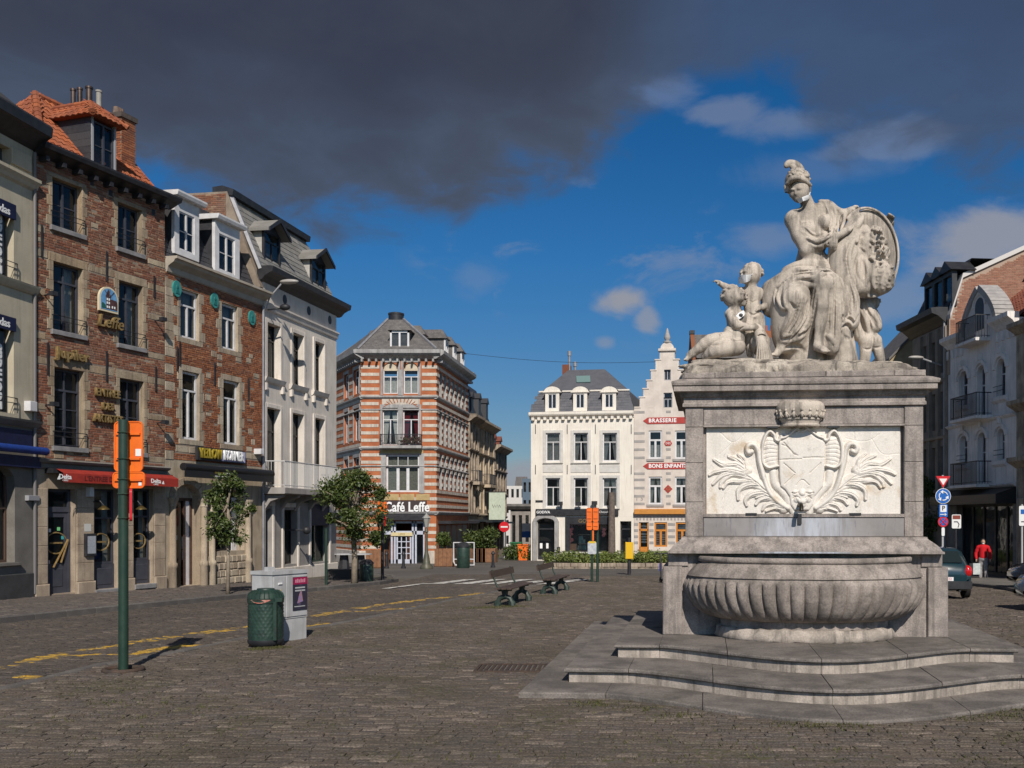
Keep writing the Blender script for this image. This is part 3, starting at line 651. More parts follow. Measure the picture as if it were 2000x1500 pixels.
# weathered mound that carries the figures
# ---------------------------------------------------------------- carving by distance fields, in the photograph's scale (134.5 units a metre)
class Carve:
    def __init__(s,lo,hi,vox):
        s.vox = vox;s.lo = np.array(lo,np.float32);n = np.ceil((np.array(hi)-s.lo)/vox).astype(int)+1;s.n = n
        s.ax = [s.lo[i]+vox*np.arange(n[i],dtype=np.float32) for i in range(3)];s.D = np.full(tuple(n),30.0,np.float32)
    def _win(s,lo,hi,pad):
        sl = []
        for i in range(3):
            a = int(max(0,math.floor((lo[i]-pad-s.lo[i])/s.vox)));b = int(min(s.n[i],math.ceil((hi[i]+pad-s.lo[i])/s.vox)+1))
            if b <= a: return None
            sl.append(slice(a,b))
        sl = tuple(sl);return sl,s.ax[0][sl[0]][:,None,None],s.ax[1][sl[1]][None,:,None],s.ax[2][sl[2]][None,None,:]
    def _mix(s,sl,d,k,cut):
        D = s.D[sl]
        if cut:
            e = -d;h = np.clip(.5-.5*(e-D)/max(k,.01)*-1,0,1) if False else None
            kk = max(k,.01);h = np.clip(.5-.5*(D-e)/kk,0,1);s.D[sl] = D+(e-D)*h+kk*h*(1-h)
        else:
            kk = max(k,.01);h = np.clip(.5+.5*(D-d)/kk,0,1);s.D[sl] = D+(d-D)*h-kk*h*(1-h)
    def cap(s,a,b,ra,rb=None,k=4,cut=False):
        rb = ra if rb is None else rb;a = np.array(a,np.float32);b = np.array(b,np.float32);R = max(ra,rb)
        w = s._win(np.minimum(a,b)-R,np.maximum(a,b)+R,k+4)
        if w is None: return s
        sl,X,Y,Z = w;d = b-a;L = float(d @ d)+1e-6
        t = np.clip(((X-a[0])*d[0]+(Y-a[1])*d[1]+(Z-a[2])*d[2])/L,0,1)
        r = np.sqrt((X-a[0]-t*d[0])**2+(Y-a[1]-t*d[1])**2+(Z-a[2]-t*d[2])**2)-(ra+(rb-ra)*t)
        s._mix(sl,r,k,cut);return s
    def ell(s,c,r,k=4,rot=0.0,tilt=0.0,cut=False):
        """ellipsoid; rot turns it in the picture plane, tilt about the vertical"""
        c = np.array(c,np.float32);R = max(r);w = s._win(c-R,c+R,k+4)
        if w is None: return s
        sl,X,Y,Z = w;x,y,z = X-c[0],Y-c[1],Z-c[2]
        if tilt: x,y = x*cos(tilt)+y*sin(tilt),-x*sin(tilt)+y*cos(tilt)
        if rot: x,z = x*cos(rot)+z*sin(rot),-x*sin(rot)+z*cos(rot)
        q = np.sqrt((x/r[0])**2+(y/r[1])**2+(z/r[2])**2);g_ = np.sqrt((x/r[0]**2)**2+(y/r[1]**2)**2+(z/r[2]**2)**2)+1e-6
        s._mix(sl,q*(q-1)/g_,k,cut);return s
    def chain(s,pts,rs,k=4,cut=False,sub=5):
        P = [np.array(p,float) for p in pts];Rs = rs if isinstance(rs,(list,tuple)) else [rs]*len(P)
        if len(P) > 2 and sub > 1:
            E = [2*P[0]-P[1]]+P+[2*P[-1]-P[-2]];Q = [];RR = []
            for i in range(1,len(E)-2):
                for j in range(sub):
                    t = j/sub;Q.append(.5*(2*E[i]+(-E[i-1]+E[i+1])*t+(2*E[i-1]-5*E[i]+4*E[i+1]-E[i+2])*t*t+(-E[i-1]+3*E[i]-3*E[i+1]+E[i+2])*t**3));RR.append(Rs[i-1]+(Rs[i]-Rs[i-1])*t)
            Q.append(E[-2]);RR.append(Rs[-1]);P,Rs = Q,RR
        for i in range(len(P)-1): s.cap(P[i],P[i+1],Rs[i],Rs[i+1],k,cut)
        return s
    def front(s,x,z):
        """depth of the front surface at picture place x,z (the nearest point that is inside)"""
        i = int(round((x-s.lo[0])/s.vox));j = int(round((z-s.lo[2])/s.vox));i = min(max(i,0),s.n[0]-1);j = min(max(j,0),s.n[2]-1)
        col = s.D[i,:,j];ins = np.nonzero(col < 0)[0]
        if not len(ins): return None
        q = ins[0]
        return s.ax[1][q] if q == 0 else s.ax[1][q]-s.vox*float(col[q]/(col[q]-col[q-1]))
    def fold(s,pts,r,h=.35,k=2.5,cut=False,sub=6):
        """a ridge (or furrow) of drapery laid along the front surface: pts are picture places"""
        P = [np.array(p,float) for p in pts];out = []
        E = [2*P[0]-P[1]]+P+[2*P[-1]-P[-2]]
        for i in range(1,len(E)-2):
            for j in range(sub):
                t = j/sub;q = .5*(2*E[i]+(-E[i-1]+E[i+1])*t+(2*E[i-1]-5*E[i]+4*E[i+1]-E[i+2])*t*t+(-E[i-1]+3*E[i]-3*E[i+1]+E[i+2])*t**3);out.append(q)
        out.append(E[-2]);dep = [];last = None
        out = [np.array((q[0],-q[1])) for q in out];D0 = [s.front(q[0],q[1]) for q in out]
        good = [d for d in D0 if d is not None]
        if not good: return s
        last = good[0]
        for d in D0: last = d if d is not None else last;dep.append(last)
        dep = np.array(dep,float)
        for _ in range(9): dep[1:-1] = (dep[:-2]+2*dep[1:-1]+dep[2:])/4
        n = len(out)-1
        for i in range(n):
            ta,tb = sin(pi*min(1,max(0,(i+.6)/(n+1.2))))**.5,sin(pi*min(1,max(0,(i+1.6)/(n+1.2))))**.5
            off = (-r*h if cut else r*(1-h)) if True else 0
            o = r*(1-h)*.55
            s.cap((out[i][0],dep[i]+(o if not cut else -r*h*.25),out[i][1]),(out[i+1][0],dep[i+1]+(o if not cut else -r*h*.25),out[i+1][1]),max(.6,r*ta),max(.6,r*tb),k,cut)
        return s
    def folds(s,A,B,n,r,k=1.6,cut=1.0,skew=0.0,seed=0):
        """a family of folds between two guide lines: ridges with furrows between them"""
        rr = random.Random(seed);A = np.array(A,float);B = np.array(B,float)
        for i in range(2*n-1):
            t = i/(2*n-2);P = A+(B-A)*t;P = P+np.array([[rr.uniform(-1.6,1.6),rr.uniform(-2,2)] for _ in P])
            if i % 2: s.fold([tuple(p) for p in P],r*.78*cut*rr.uniform(.8,1.25),.5,k,cut=True)
            else: s.fold([tuple(p) for p in P],r*rr.uniform(.8,1.2),.3,k)
        return s
    def mesh(s):
        D = s.D;nx,ny,nz = D.shape;ins = D < 0
        c = [ins[dx:nx-1+dx,dy:ny-1+dy,dz:nz-1+dz] for dx in (0,1) for dy in (0,1) for dz in (0,1)]
        cnt = sum(x.astype(np.int8) for x in c);act = (cnt > 0) & (cnt < 8);I = np.argwhere(act);ids = np.full(act.shape,-1,np.int32);ids[tuple(I.T)] = np.arange(len(I))
        i,j,k = I.T;acc = np.zeros((len(I),3),np.float32);w = np.zeros(len(I),np.float32)
        offs = [(0,0,0),(1,0,0),(0,1,0),(1,1,0),(0,0,1),(1,0,1),(0,1,1),(1,1,1)]
        for a in range(8):
            for b in range(a+1,8):
                oa,ob = offs[a],offs[b]
                if sum(abs(oa[q]-ob[q]) for q in range(3)) != 1: continue
                da = D[i+oa[0],j+oa[1],k+oa[2]];db = D[i+ob[0],j+ob[1],k+ob[2]];m = (da < 0) != (db < 0)
                t = np.where(m,da/np.where(m,da-db,1),0)
                for q in range(3): acc[:,q] += np.where(m,oa[q]+(ob[q]-oa[q])*t,0)
                w += m
        V = (I+acc/np.maximum(w,1)[:,None])*s.vox+s.lo;Q = []
        for ax in range(3):
            o1,o2 = [(1,2),(2,0),(0,1)][ax];sl0 = [slice(None)]*3;sl1 = [slice(None)]*3;sl0[ax] = slice(0,-1);sl1[ax] = slice(1,None)
            a = ins[tuple(sl0)];b = ins[tuple(sl1)];E = np.argwhere(a != b)
            if len(E) == 0: continue
            ok = (E[:,o1] > 0) & (E[:,o2] > 0) & (E[:,o1] < D.shape[o1]-1) & (E[:,o2] < D.shape[o2]-1);E = E[ok]
            e1 = np.zeros(3,int);e1[o1] = 1;e2 = np.zeros(3,int);e2[o2] = 1
            q = np.stack([ids[tuple((E-e1-e2).T)],ids[tuple((E-e2).T)],ids[tuple(E.T)],ids[tuple((E-e1).T)]],-1)
            fl = b[tuple(E.T)];q[fl] = q[fl][:,::-1];Q.append(q)
        Q = np.concatenate(Q);Q = Q[(Q >= 0).all(1)];return V,Q
    def smooth(s,n=1):
        for _ in range(n):
            for ax in range(3):
                D = s.D;sl = [slice(None)]*3;a = [slice(None)]*3;b = [slice(None)]*3;sl[ax] = slice(1,-1);a[ax] = slice(0,-2);b[ax] = slice(2,None)
                N = D.copy();N[tuple(sl)] = (D[tuple(a)]+2*D[tuple(sl)]+D[tuple(b)])/4;s.D = N
        return s

SK,SY = 134.5,14.5
def U(p,d=0): return (p[0],d,-p[1])                             # picture place -> carving space (x, depth, up)
def to_world(V,origin):
    W = np.stack([(V[:,0]-CX)/SK,SY+V[:,1]/SK,CAMZ+(HZ+V[:,2])/SK],-1);return W-np.array(origin)
def wpt(px,py,d=0): return Vector(((px-CX)/SK,SY+d/SK,CAMZ+(HZ-py)/SK))
def carved(name,C,root,m,label=None):
    V,Q = C.mesh();o = np_mesh(name,to_world(V,root.location),Q,m,root,smooth=True,label=label);return o

def hand(C,wrist,knuckles,palm_r,curl,spread,length,k=1.6,thumb=None,fr=2.1):
    """palm and five fingers: wrist, knuckle centre (3d), curl = end offset (3d), spread = across vector (3d)"""
    w = np.array(wrist,float);kn = np.array(knuckles,float);cu = np.array(curl,float);sp = np.array(spread,float)
    C.cap(w,(w+kn)/2,palm_r*.9,palm_r*1.05,3);C.cap(kn-sp*.75,kn+sp*.75,palm_r*.62,palm_r*.62,2)
    for i,(o,L) in enumerate(((-1.1,.88),(-.38,1.0),(.36,.96),(1.1,.76))):
        b = kn+sp*o;d1 = (kn-w);d1 = d1/np.linalg.norm(d1)*length*.5*L;m_ = b+d1+cu*.35*L;e = m_+d1*.35+cu*.75*L
        C.cap(b,m_,fr,fr*.92,k);C.cap(m_,e,fr*.92,fr*.75,.8)
    if thumb is not None:
        t0 = (w*.55+kn*.45)+sp*thumb[0]*.9;t1 = t0+np.array(thumb[1],float);C.cap(t0,t1,fr*1.25,fr*.85,2)

def face(C,c,r,yaw,pitch,k=1.2,child=False):
    """nose, brows, eye sockets, lips, chin and cheek on a head of radius r at c; yaw>0 turns to the right of the picture"""
    cy,sy_,cp,sp_ = cos(yaw),sin(yaw),cos(pitch),sin(pitch)
    def L(x,y,z):                                                # x across, y forward, z up, in head radii
        z,y = z*cp-y*sp_*-1*-1,y*cp+z*sp_*0+ -z*0 if False else (y*cp-z*sp_*-1*0)
        return None
    def P(x,y,z):
        y2,z2 = y*cp+z*sp_*-1*-1*0+z*sp_,z*cp-y*sp_              # pitch>0 looks down
        X = x*cy+y2*sy_;Yd = -(y2*cy-x*sy_)
        return (c[0]+X*r,c[1]+Yd*r,c[2]+z2*r)
    C.cap(P(0,.98,.12),P(0,1.16,-.20),r*.085,r*.13,r*.09);C.ell(P(0,1.10,-.22),(r*.15,r*.13,r*.1),r*.06)
    for s_ in (-1,1):
        C.ell(P(.36*s_,1.0,.06),(r*.20,r*.16,r*.14),r*.12,cut=True)
        C.ell(P(.35*s_,.84,.05),(r*.15,r*.15,r*.10),r*.05)
        C.chain([P(.12*s_,.99,.20),P(.36*s_,.97,.26),P(.60*s_,.80,.18)],[r*.07,r*.08,r*.05],r*.12,sub=3)
        C.ell(P(.46*s_,.72,-.28),(r*.26,r*.26,r*.24),r*.3);C.ell(P(.98*s_,0,-.05),(r*.10,r*.18,r*.22),r*.05)
    C.ell(P(0,.98,-.46),(r*.22,r*.12,r*.06),r*.05);C.ell(P(0,.95,-.58),(r*.18,r*.12,r*.07),r*.05);C.cap(P(-.2,1.06,-.52),P(.2,1.06,-.52),r*.025,r*.025,r*.04,cut=True)
    C.ell(P(0,.80,-.80),(r*.24,r*.22,r*.18),r*.22);return P

def hair(C,c,r,n,seed,back=(0,.35,.25),size=.3):
    rr = random.Random(seed)
    for _ in range(n):
        a = rr.uniform(0,2*pi);z = rr.uniform(-.2,1.0);h = sqrt(max(0,1-z*z));p = np.array((cos(a)*h,sin(a)*h,z))
        if p[1] < -.35 and z < .55: continue
        q = np.array(c)+p*r*1.02;t = np.cross(p,(0,0,1));t = t/(np.linalg.norm(t)+1e-6)*r*.3
        C.chain([q-t,q+p*r*.14+np.array((0,0,-r*.05)),q+t],[r*.10,r*size*.5,r*.08],r*.05,sub=3)

# ---- the seated goddess
gorg = wpt(1590,702,20)
goddess = thing('goddess_statue','seated helmeted goddess statue in draped robe above the fountain, drawing on a portrait medallion','statue',gorg)
def carve_goddess():
    C = Carve((1488,-75,-712),(1700,75,-310),1.25)
    # seat rock behind the robe
    C.chain([U((1540,560),40),U((1560,640),38),U((1580,700),34)],[32,40,46],14,sub=2);C.cap(U((1640,590),42),U((1650,700),36),28,34,14)
    # trunk
    C.ell(U((1578,545),14),(46,36,28),10);C.cap(U((1577,540),10),U((1583,500),6),31,25,9);C.ell(U((1586,455),4),(34,24,44),11,rot=.25)
    C.cap(U((1552,428),2),U((1616,408),6),19,17,12);C.ell(U((1573,452),-14),(16,14,15),5);C.ell(U((1609,438),-14),(16,14,15),5);C.ell(U((1585,500),-16),(20,10,22),10)
    # neck, head
    C.cap(U((1586,418),2),U((1570,386),-6),14,12,5);C.ell(U((1560,372),-8),(19.5,21,25),3,rot=-.12);C.ell(U((1559,384),-16),(15,14,17),5)
    face(C,U((1557,375),-9),20,-.42,.38)
    # near arm: shoulder, elbow, forearm across to the medallion, hand with a stylus
    C.cap(U((1551,432),-2),U((1560,462),-8),17.5,15,6);C.cap(U((1560,462),-8),U((1571,492),-16),15,12.5,5);C.ell(U((1566,476),-16),(10,9,14),5)
    C.cap(U((1572,493),-18),U((1602,484),-32),12.5,11,5);C.cap(U((1602,484),-32),U((1634,468),-40),10.5,6.8,5)
    hand(C,U((1634,468),-40),U((1647,460),-41),7.2,(3,3,6),(1.5,-4.0,-3.2),17,thumb=(-.7,(9,-2,6)))
    C.cap(U((1648,466),-42),U((1668,436),-34),1.5,1.0,.3)
    # far arm under its sleeve, hand on the rim of the medallion
    C.cap(U((1618,410),8),U((1640,424),2),18,16,7);C.cap(U((1640,424),2),U((1660,414),-6),13,8,5)
    hand(C,U((1657,416),-8),U((1667,409),-10),6,(3,5,-7),(1,4,-1.5),13,thumb=(-.8,(4,-5,-3)))
    # thighs, knees, lower legs
    C.cap(U((1556,552),4),U((1545,592),-42),35,27,10);C.cap(U((1592,548),4),U((1598,562),-48),33,22,10)
    C.cap(U((1546,596),-40),U((1536,672),-8),24,17,8)                      # shin of the leg drawn back, under the robe
    C.cap(U((1599,566),-48),U((1596,605),-46),18,17,6);C.cap(U((1596,605),-46),U((1591,664),-36),17,9.5,5);C.ell(U((1600,615),-34),(14,14,26),6)
    C.cap(U((1591,664),-36),U((1590,680),-36),9.5,11,4)
    # feet
    for (hx,hy,hd),(tx,ty,td),sc in (((1590,682,-34),(1600,694,-56),1.0),((1528,676,-8),(1513,695,-22),1.0)):
        C.cap(U((hx,hy),hd),U((tx,ty),td),10*sc,6.5*sc,4)
        for i in range(5):
            o = (i-2)*3.4;C.cap(U((tx+o,ty),td),U((tx+o*1.15+(tx-hx)*.32,ty+2.5),td-6+abs(i-1)*1.2),2.9-.22*i,2.3-.2*i,1)
    C.cap(U((1532,655),-6),U((1527,680),-8),12,10,5)
    # the robe: big masses
    C.chain([U((1548,552),0),U((1516,570),6),U((1508,600),10)],[26,22,18],10,sub=3);C.cap(U((1508,560),16),U((1526,610),12),16,16,10)
    C.chain([U((1530,600),-20),U((1532,640),-8),U((1536,668),0)],[24,24,22],10,sub=3);C.chain([U((1560,610),-26),U((1558,640),-14),U((1556,668),-4)],[20,18,16],10,sub=3)
    C.chain([U((1622,560),-30),U((1622,620),-26),U((1618,680),-20)],[16,18,17],9,sub=3);C.chain([U((1640,540),-14),U((1650,590),-8),U((1658,628),-2)],[20,22,20],9,sub=3)
    C.chain([U((1565,600),-10),U((1572,650),4),U((1580,690),10)],[18,18,18],8,sub=3);C.cap(U((1636,650),4),U((1646,700),8),24,27,8)
    C.cap(U((1600,512),2),U((1632,530),-6),20,18,8)
    C.smooth(1)
    C.chain([U((1580,628),-40),U((1577,655),-36),U((1572,692),-30)],[5,7,9],3,cut=True);C.chain([U((1611,640),-50),U((1609,665),-46)],[3,4],2,cut=True)
    # girdle roll over the lap
    for p,r in (([(1528,528),(1560,520),(1598,522),(1626,532)],7),([(1520,545),(1552,534),(1590,536),(1622,548)],6),([(1512,566),(1540,552),(1580,556),(1604,545),(1626,552)],5.5),
                 ([(1508,585),(1530,566),(1560,566),(1582,572)],4.5)):
        C.fold(p,r,.45,4)
    for p,r in (([(1530,540),(1560,530),(1600,534)],3.2),([(1516,558),(1545,545),(1585,548),(1615,545)],3.2),([(1512,578),(1535,561),(1570,562)],3),([(1590,560),(1610,552),(1624,566)],3)):
        C.fold(p,r,.55,2,cut=True)
    # skirts: long ridges with furrows between
    rid = [([(1524,600),(1534,622),(1526,650),(1524,662)],5),([(1540,622),(1556,626),(1548,648),(1528,666)],5.5),([(1574,585),(1570,615),(1555,645),(1530,670)],5.5),([(1580,575),(1578,610),(1572,640),(1545,670)],5),
           ([(1584,572),(1582,620),(1578,660),(1570,682)],4.5),([(1612,560),(1616,600),(1612,640),(1614,684)],5),([(1618,552),(1626,590),(1622,640),(1628,690)],5),([(1624,548),(1636,580),(1632,610)],5),([(1628,545),(1646,580),(1648,615)],5),
           ([(1634,540),(1658,570),(1664,608)],5),([(1514,590),(1522,610),(1528,612)],4.5),([(1524,664),(1545,658),(1566,650)],5),([(1524,672),(1548,668),(1566,660)],4.5),([(1606,660),(1618,672),(1622,694)],4.5)]
    for p,r in rid: C.fold(p,r,.5,3)
    fur = [([(1532,604),(1545,622),(1536,648)],3.4),([(1566,600),(1562,625),(1540,655)],3.8),([(1577,580),(1574,615),(1560,648),(1540,668)],3.6),([(1582,590),(1580,640),(1575,676)],4.2),([(1609,580),(1611,620),(1608,655)],4),([(1616,565),(1620,600),(1618,650)],3.6),
           ([(1622,560),(1631,590),(1628,640)],3.8),([(1630,555),(1641,585),(1640,612)],3.6),([(1640,552),(1654,580),(1657,606)],3.4),([(1524,668),(1548,663),(1566,655)],3),([(1530,685),(1550,678),(1572,690)],5),([(1634,650),(1644,660),(1660,664)],3.4),([(1636,622),(1644,628),(1656,620)],4)]
    for p,r in fur: C.fold(p,r,.5,2,cut=True)
    C.folds([(1540,612),(1530,638),(1523,656)],[(1580,572),(1573,632),(1534,677)],6,3.3,seed=1)
    C.folds([(1616,556),(1614,612),(1616,688)],[(1634,546),(1640,600),(1640,694)],4,3.1,seed=2)
    C.folds([(1634,542),(1645,585),(1641,626)],[(1652,552),(1668,585),(1672,612)],5,3.0,seed=3)
    C.folds([(1524,534),(1562,523),(1626,533)],[(1508,588),(1542,558),(1604,552)],6,2.7,cut=.85,seed=4)
    C.folds([(1511,566),(1507,592),(1516,616)],[(1534,572),(1528,596),(1532,616)],4,2.8,seed=5)
    for p in ([(1634,624),(1644,634),(1654,622),(1664,630),(1673,612)],[(1638,640),(1650,632),(1662,642)]): C.fold(p,3,.2,1.5);C.fold([(x,y+6) for x,y in p],3.4,.5,1.5,cut=True)
    # bodice: the robe slung from the far shoulder beneath the breast
    for p,r in (([(1614,396),(1618,420),(1622,450),(1614,470)],6),([(1620,400),(1632,425),(1630,455)],5.5),([(1563,448),(1580,464),(1600,470),(1616,462)],4.6),([(1560,458),(1578,474),(1600,478),(1616,472)],4.2),([(1568,472),(1586,480),(1604,478)],3.6),
                 ([(1578,486),(1594,482),(1610,474)],3.4),([(1600,392),(1612,398),(1618,396)],5),([(1624,404),(1646,424),(1640,450)],5),([(1612,480),(1616,500),(1614,518)],4),([(1628,450),(1622,480),(1624,510)],5)): C.fold(p,r,.45,2.5)
    for p,r in (([(1617,405),(1625,430),(1623,455)],3),([(1565,453),(1580,469),(1602,474),(1614,467)],2.6),([(1574,466),(1590,478),(1606,474)],2.4),([(1630,415),(1640,432),(1634,456)],3),([(1607,478),(1610,500),(1609,514)],2.6),([(1598,484),(1606,496),(1604,510)],2.6)): C.fold(p,r,.5,1.5,cut=True)
    C.folds([(1562,446),(1584,465),(1618,456)],[(1572,484),(1592,492),(1614,480)],4,2.5,seed=6)
    C.folds([(1607,396),(1616,424),(1615,462)],[(1648,424),(1643,442),(1630,470)],5,2.8,seed=7);C.smooth(1)
    return C
_C = carve_goddess();carved('robed_body',_C,goddess,STATUE)
def carve_helmet():
    C = Carve((1522,-45,-378),(1592,30,-308),1.2)
    C.ell(U((1556,356),-6),(24,25,23),3,rot=-.15);C.ell(U((1553,382),-18),(17,22,21),2,cut=True)
    C.chain([U((1533,366),-20),U((1545,358),-30),U((1562,360),-30),U((1580,368),-18)],[3,4.2,4.2,3],2.5);C.cap(U((1578,366),-8),U((1580,386),-4),5,3,3);C.cap(U((1535,366),-4),U((1536,384),-6),5,3,3)
    C.chain([U((1566,348),0),U((1563,333),-2),U((1553,323),-4),U((1540,321),-6),U((1534,327),-8)],[6.5,7,6.5,5.5,4],3);C.chain([U((1556,345),-6),U((1551,334),-8),U((1546,328),-8)],[6,5,4],3)
    rr = random.Random(3)
    for i in range(60):
        a = rr.uniform(-2.8,.3);z = rr.uniform(.1,.95);h = sqrt(1-z*z);q = np.array(U((1556,356),-6))+np.array((cos(a)*h*24,sin(a)*h*25,z*23));C.ell(q,(3,3,2.4),1.0)
    return C
carved('plumed_helmet',carve_helmet(),goddess,STATUE)
# ---- medallion with two heads in relief
morg = wpt(1688,580,0)
medal = thing('portrait_medallion','oval stone portrait medallion with two curly heads in relief beside the seated goddess','medallion',morg)
def carve_medal():
    C = Carve((1612,-62,-600),(1766,40,-398),1.5)
    C.ell(U((1692,497),-6),(60,10,88),3,rot=-.10,tilt=.0);C.ell(U((1694,494),-26),(52,20,80),3,rot=-.10,cut=True)
    C.chain([U((1692+58*cos(t)*cos(.1)+86*sin(t)*sin(.1),497+58*cos(t)*sin(.1)*-1+86*sin(t)),-15) for t in [-2.2+i*.28 for i in range(15)]],2.6,1.2)
    # worn cloth and relief ground sweeping in from the left
    C.chain([U((1672,430),-14),U((1656,470),-18),U((1640,510),-18),U((1640,545),-16),U((1660,570),-14)],[10,18,22,20,12],8);C.ell(U((1672,530),-14),(32,16,44),8);C.ell(U((1690,560),-12),(34,14,18),8)
    C.fold([(1684,420),(1674,440),(1664,456)],5,.5,3)
    # first profile, looking left, and the curls of the second
    C.ell(U((1684,474),-26),(14,13,24),3);C.cap(U((1672,470),-28),U((1668,482),-28),4,4.5,3);C.cap(U((1676,462),-27),U((1684,452),-26),5,6,3);C.ell(U((1678,494),-26),(9,8,8),3);C.cap(U((1686,490),-22),U((1694,512),-20),10,12,5)
    C.ell(U((1704,470),-24),(17,14,22),4);C.ell(U((1712,500),-20),(22,14,16),5);C.ell(U((1718,545),-22),(26,16,34),6);C.ell(U((1690,530),-22),(18,12,22),6);C.ell(U((1664,500),-24),(10,10,20),5)
    rr = random.Random(5)
    for i in range(90):
        x = 1696+rr.uniform(-8,26)+rr.uniform(0,8);y = rr.uniform(450,516)
        if x > 1698+(y-440)*.45+14: continue
        d = C.front(x,-y)
        if d is not None: C.ell(U((x,y),d-1.2),(rr.uniform(2.6,4.4),3.6,rr.uniform(2.4,4)),.8)
    for i in range(70):
        x = rr.uniform(1700,1738);y = rr.uniform(520,572);d = C.front(x,-y)
        if d is not None: C.ell(U((x,y),d-.6),(rr.uniform(1.8,3.2),2.4,rr.uniform(1.8,3.2)),.8)
    for p,r in (([(1668,512),(1672,540),(1664,566)],4),([(1684,512),(1688,540),(1684,568)],4),([(1700,516),(1696,545),(1700,572)],3.5),([(1650,500),(1652,530),(1660,556)],4)): C.fold(p,r,.4,3)
    for p,r in (([(1676,512),(1680,540),(1676,562)],3.5),([(1693,484),(1700,502),(1698,520)],3.5),([(1668,488),(1674,497),(1682,502)],2.6),([(1660,520),(1662,545),(1668,562)],3),([(1674,464),(1679,467),(1686,465)],2),([(1712,512),(1726,520),(1740,518)],3.5),([(1708,560),(1720,540),(1716,525)],3)): C.fold(p,r,.5,1.5,cut=True)
    C.folds([(1652,470),(1640,510),(1650,560)],[(1680,520),(1678,545),(1690,572)],5,3,seed=8);C.chain([U((1738,520),-22),U((1740,545),-22),U((1726,566),-22)],[5,6,4],2,cut=True);C.ell(U((1676,470),-38),(4.5,6,4),2,cut=True);C.cap(U((1668,468),-36),U((1664,482),-38),3.4,4.4,2)
    # the hand that steadies its rim from behind
    hand(C,U((1742,440),8),U((1738,426),-8),6.5,(-1,-8,-5),(4.5,0,-2.5),10,thumb=(-1.0,(-6,-7,2)),fr=2.5);C.smooth(1)
    return C
carved('carved_medallion',carve_medal(),medal,STATUE)

# ---- cherubs
def limb(C,pts,rs,k=4): C.chain(pts,rs,k,sub=3)
sorg = wpt(1478,705,5)
stand = thing('standing_cherub_statue','standing stone cherub with one arm stretched out and hand on hip, on the fountain','statue',sorg)
def carve_stand():
    C = Carve((1388,-40,-712),(1515,45,-505),1.25)
    C.ell(U((1467,536),2),(19.5,20,21),3);face(C,U((1465,537),1),18.5,-1.05,.05)
    C.ell(U((1470,527),4),(19,19,14),3);hair(C,U((1469,534),4),18.5,70,4)
    C.cap(U((1467,552),3),U((1468,568),4),10,11,5);C.cap(U((1455,569),6),U((1482,569),6),9,9,7)
    C.ell(U((1469,580),4),(18,14,17),6);C.ell(U((1469,600),1),(16.5,15,17),6);C.ell(U((1472,616),3),(18,16,14),6)
    limb(C,[U((1484,570),6),U((1503,588),8),U((1488,602),-8)],[8.5,8,5.5]);hand(C,U((1488,602),-8),U((1481,604),-13),4.4,(-3,3,-3),(0,1,2.6),7,thumb=(1,(-2,-3,3)),fr=1.7)
    limb(C,[U((1455,570),8),U((1430,566),2),U((1408,556),-4)],[9,7.5,4.8]);hand(C,U((1408,556),-4),U((1400,551),-6),4.6,(-2,0,-4),(0,3,.8),9,thumb=(-1,(-4,-4,-3)),fr=1.8)
    limb(C,[U((1463,622),2),U((1462,648),-4),U((1466,690),8)],[12,10,7]);limb(C,[U((1482,622),4),U((1484,648),2),U((1486,695),10)],[12.5,10.5,7.5])
    for p,r in (([(1462,589),(1469,592),(1478,588)],1.6),([(1460,612),(1470,618),(1482,612)],1.6),([(1469,572),(1469,588)],1.3),([(1472,624),(1472,640)],2.2)): C.fold(p,r,.5,1.5,cut=True)
    return C
carved('body',carve_stand(),stand,STATUE)
korg = wpt(1425,705,-10)
sit = thing('reclining_cherub_statue','reclining stone cherub steadying a water jug at the corner of the fountain','statue',korg)
def carve_sit():
    C = Carve((1328,-62,-714),(1480,30,-558),1.3)
    C.ell(U((1434,584),-12),(21.5,20,20),3);face(C,U((1437,584),-13),19.5,.95,.0);C.ell(U((1431,582),-9),(21,20,19.5),3);hair(C,U((1431,582),-8),20,80,9)
    C.cap(U((1434,600),-10),U((1434,615),-10),11,12,5);C.cap(U((1424,616),-12),U((1448,618),-8),10,10,7)
    C.ell(U((1437,630),-10),(19,16,18),7);C.ell(U((1432,656),-16),(22,19,20),8);C.ell(U((1428,672),-14),(24,20,17),8)
    limb(C,[U((1426,621),-22),U((1436,641),-34),U((1462,646),-32)],[9.5,8.5,6]);hand(C,U((1462,646),-32),U((1470,645),-32),5,(3,2,-3),(.5,-.6,3),8,thumb=(1,(4,-2,4)),fr=1.9)
    limb(C,[U((1448,622),-4),U((1462,640),0),U((1470,655),-12)],[9,7.5,6])
    limb(C,[U((1420,668),-22),U((1384,672),-32),U((1356,690),-22),U((1346,697),-18)],[15,12.5,7.5,6]);C.cap(U((1346,697),-18),U((1339,706),-24),6,4,3)
    for i in range(5): C.cap(U((1340-i*.6,703+i*.7),-20-i*1.8),U((1335-i*.2,707),-22-i*2),2,1.5,.8)
    limb(C,[U((1436,682),-26),U((1400,690),-40),U((1376,700),-20)],[17,14,8])
    for p,r in (([(1414,664),(1430,674),(1448,670)],2),([(1420,648),(1434,652),(1448,646)],1.6),([(1386,682),(1400,682),(1416,676)],2.6),([(1432,622),(1440,632),(1448,634)],1.6)): C.fold(p,r,.5,1.8,cut=True)
    return C
carved('body',carve_sit(),sit,STATUE)
jorg = wpt(1484,705,-10)
jug = thing('stone_water_jug','tipped stone jug pouring carved water between the cherubs and the goddess','jug',jorg)
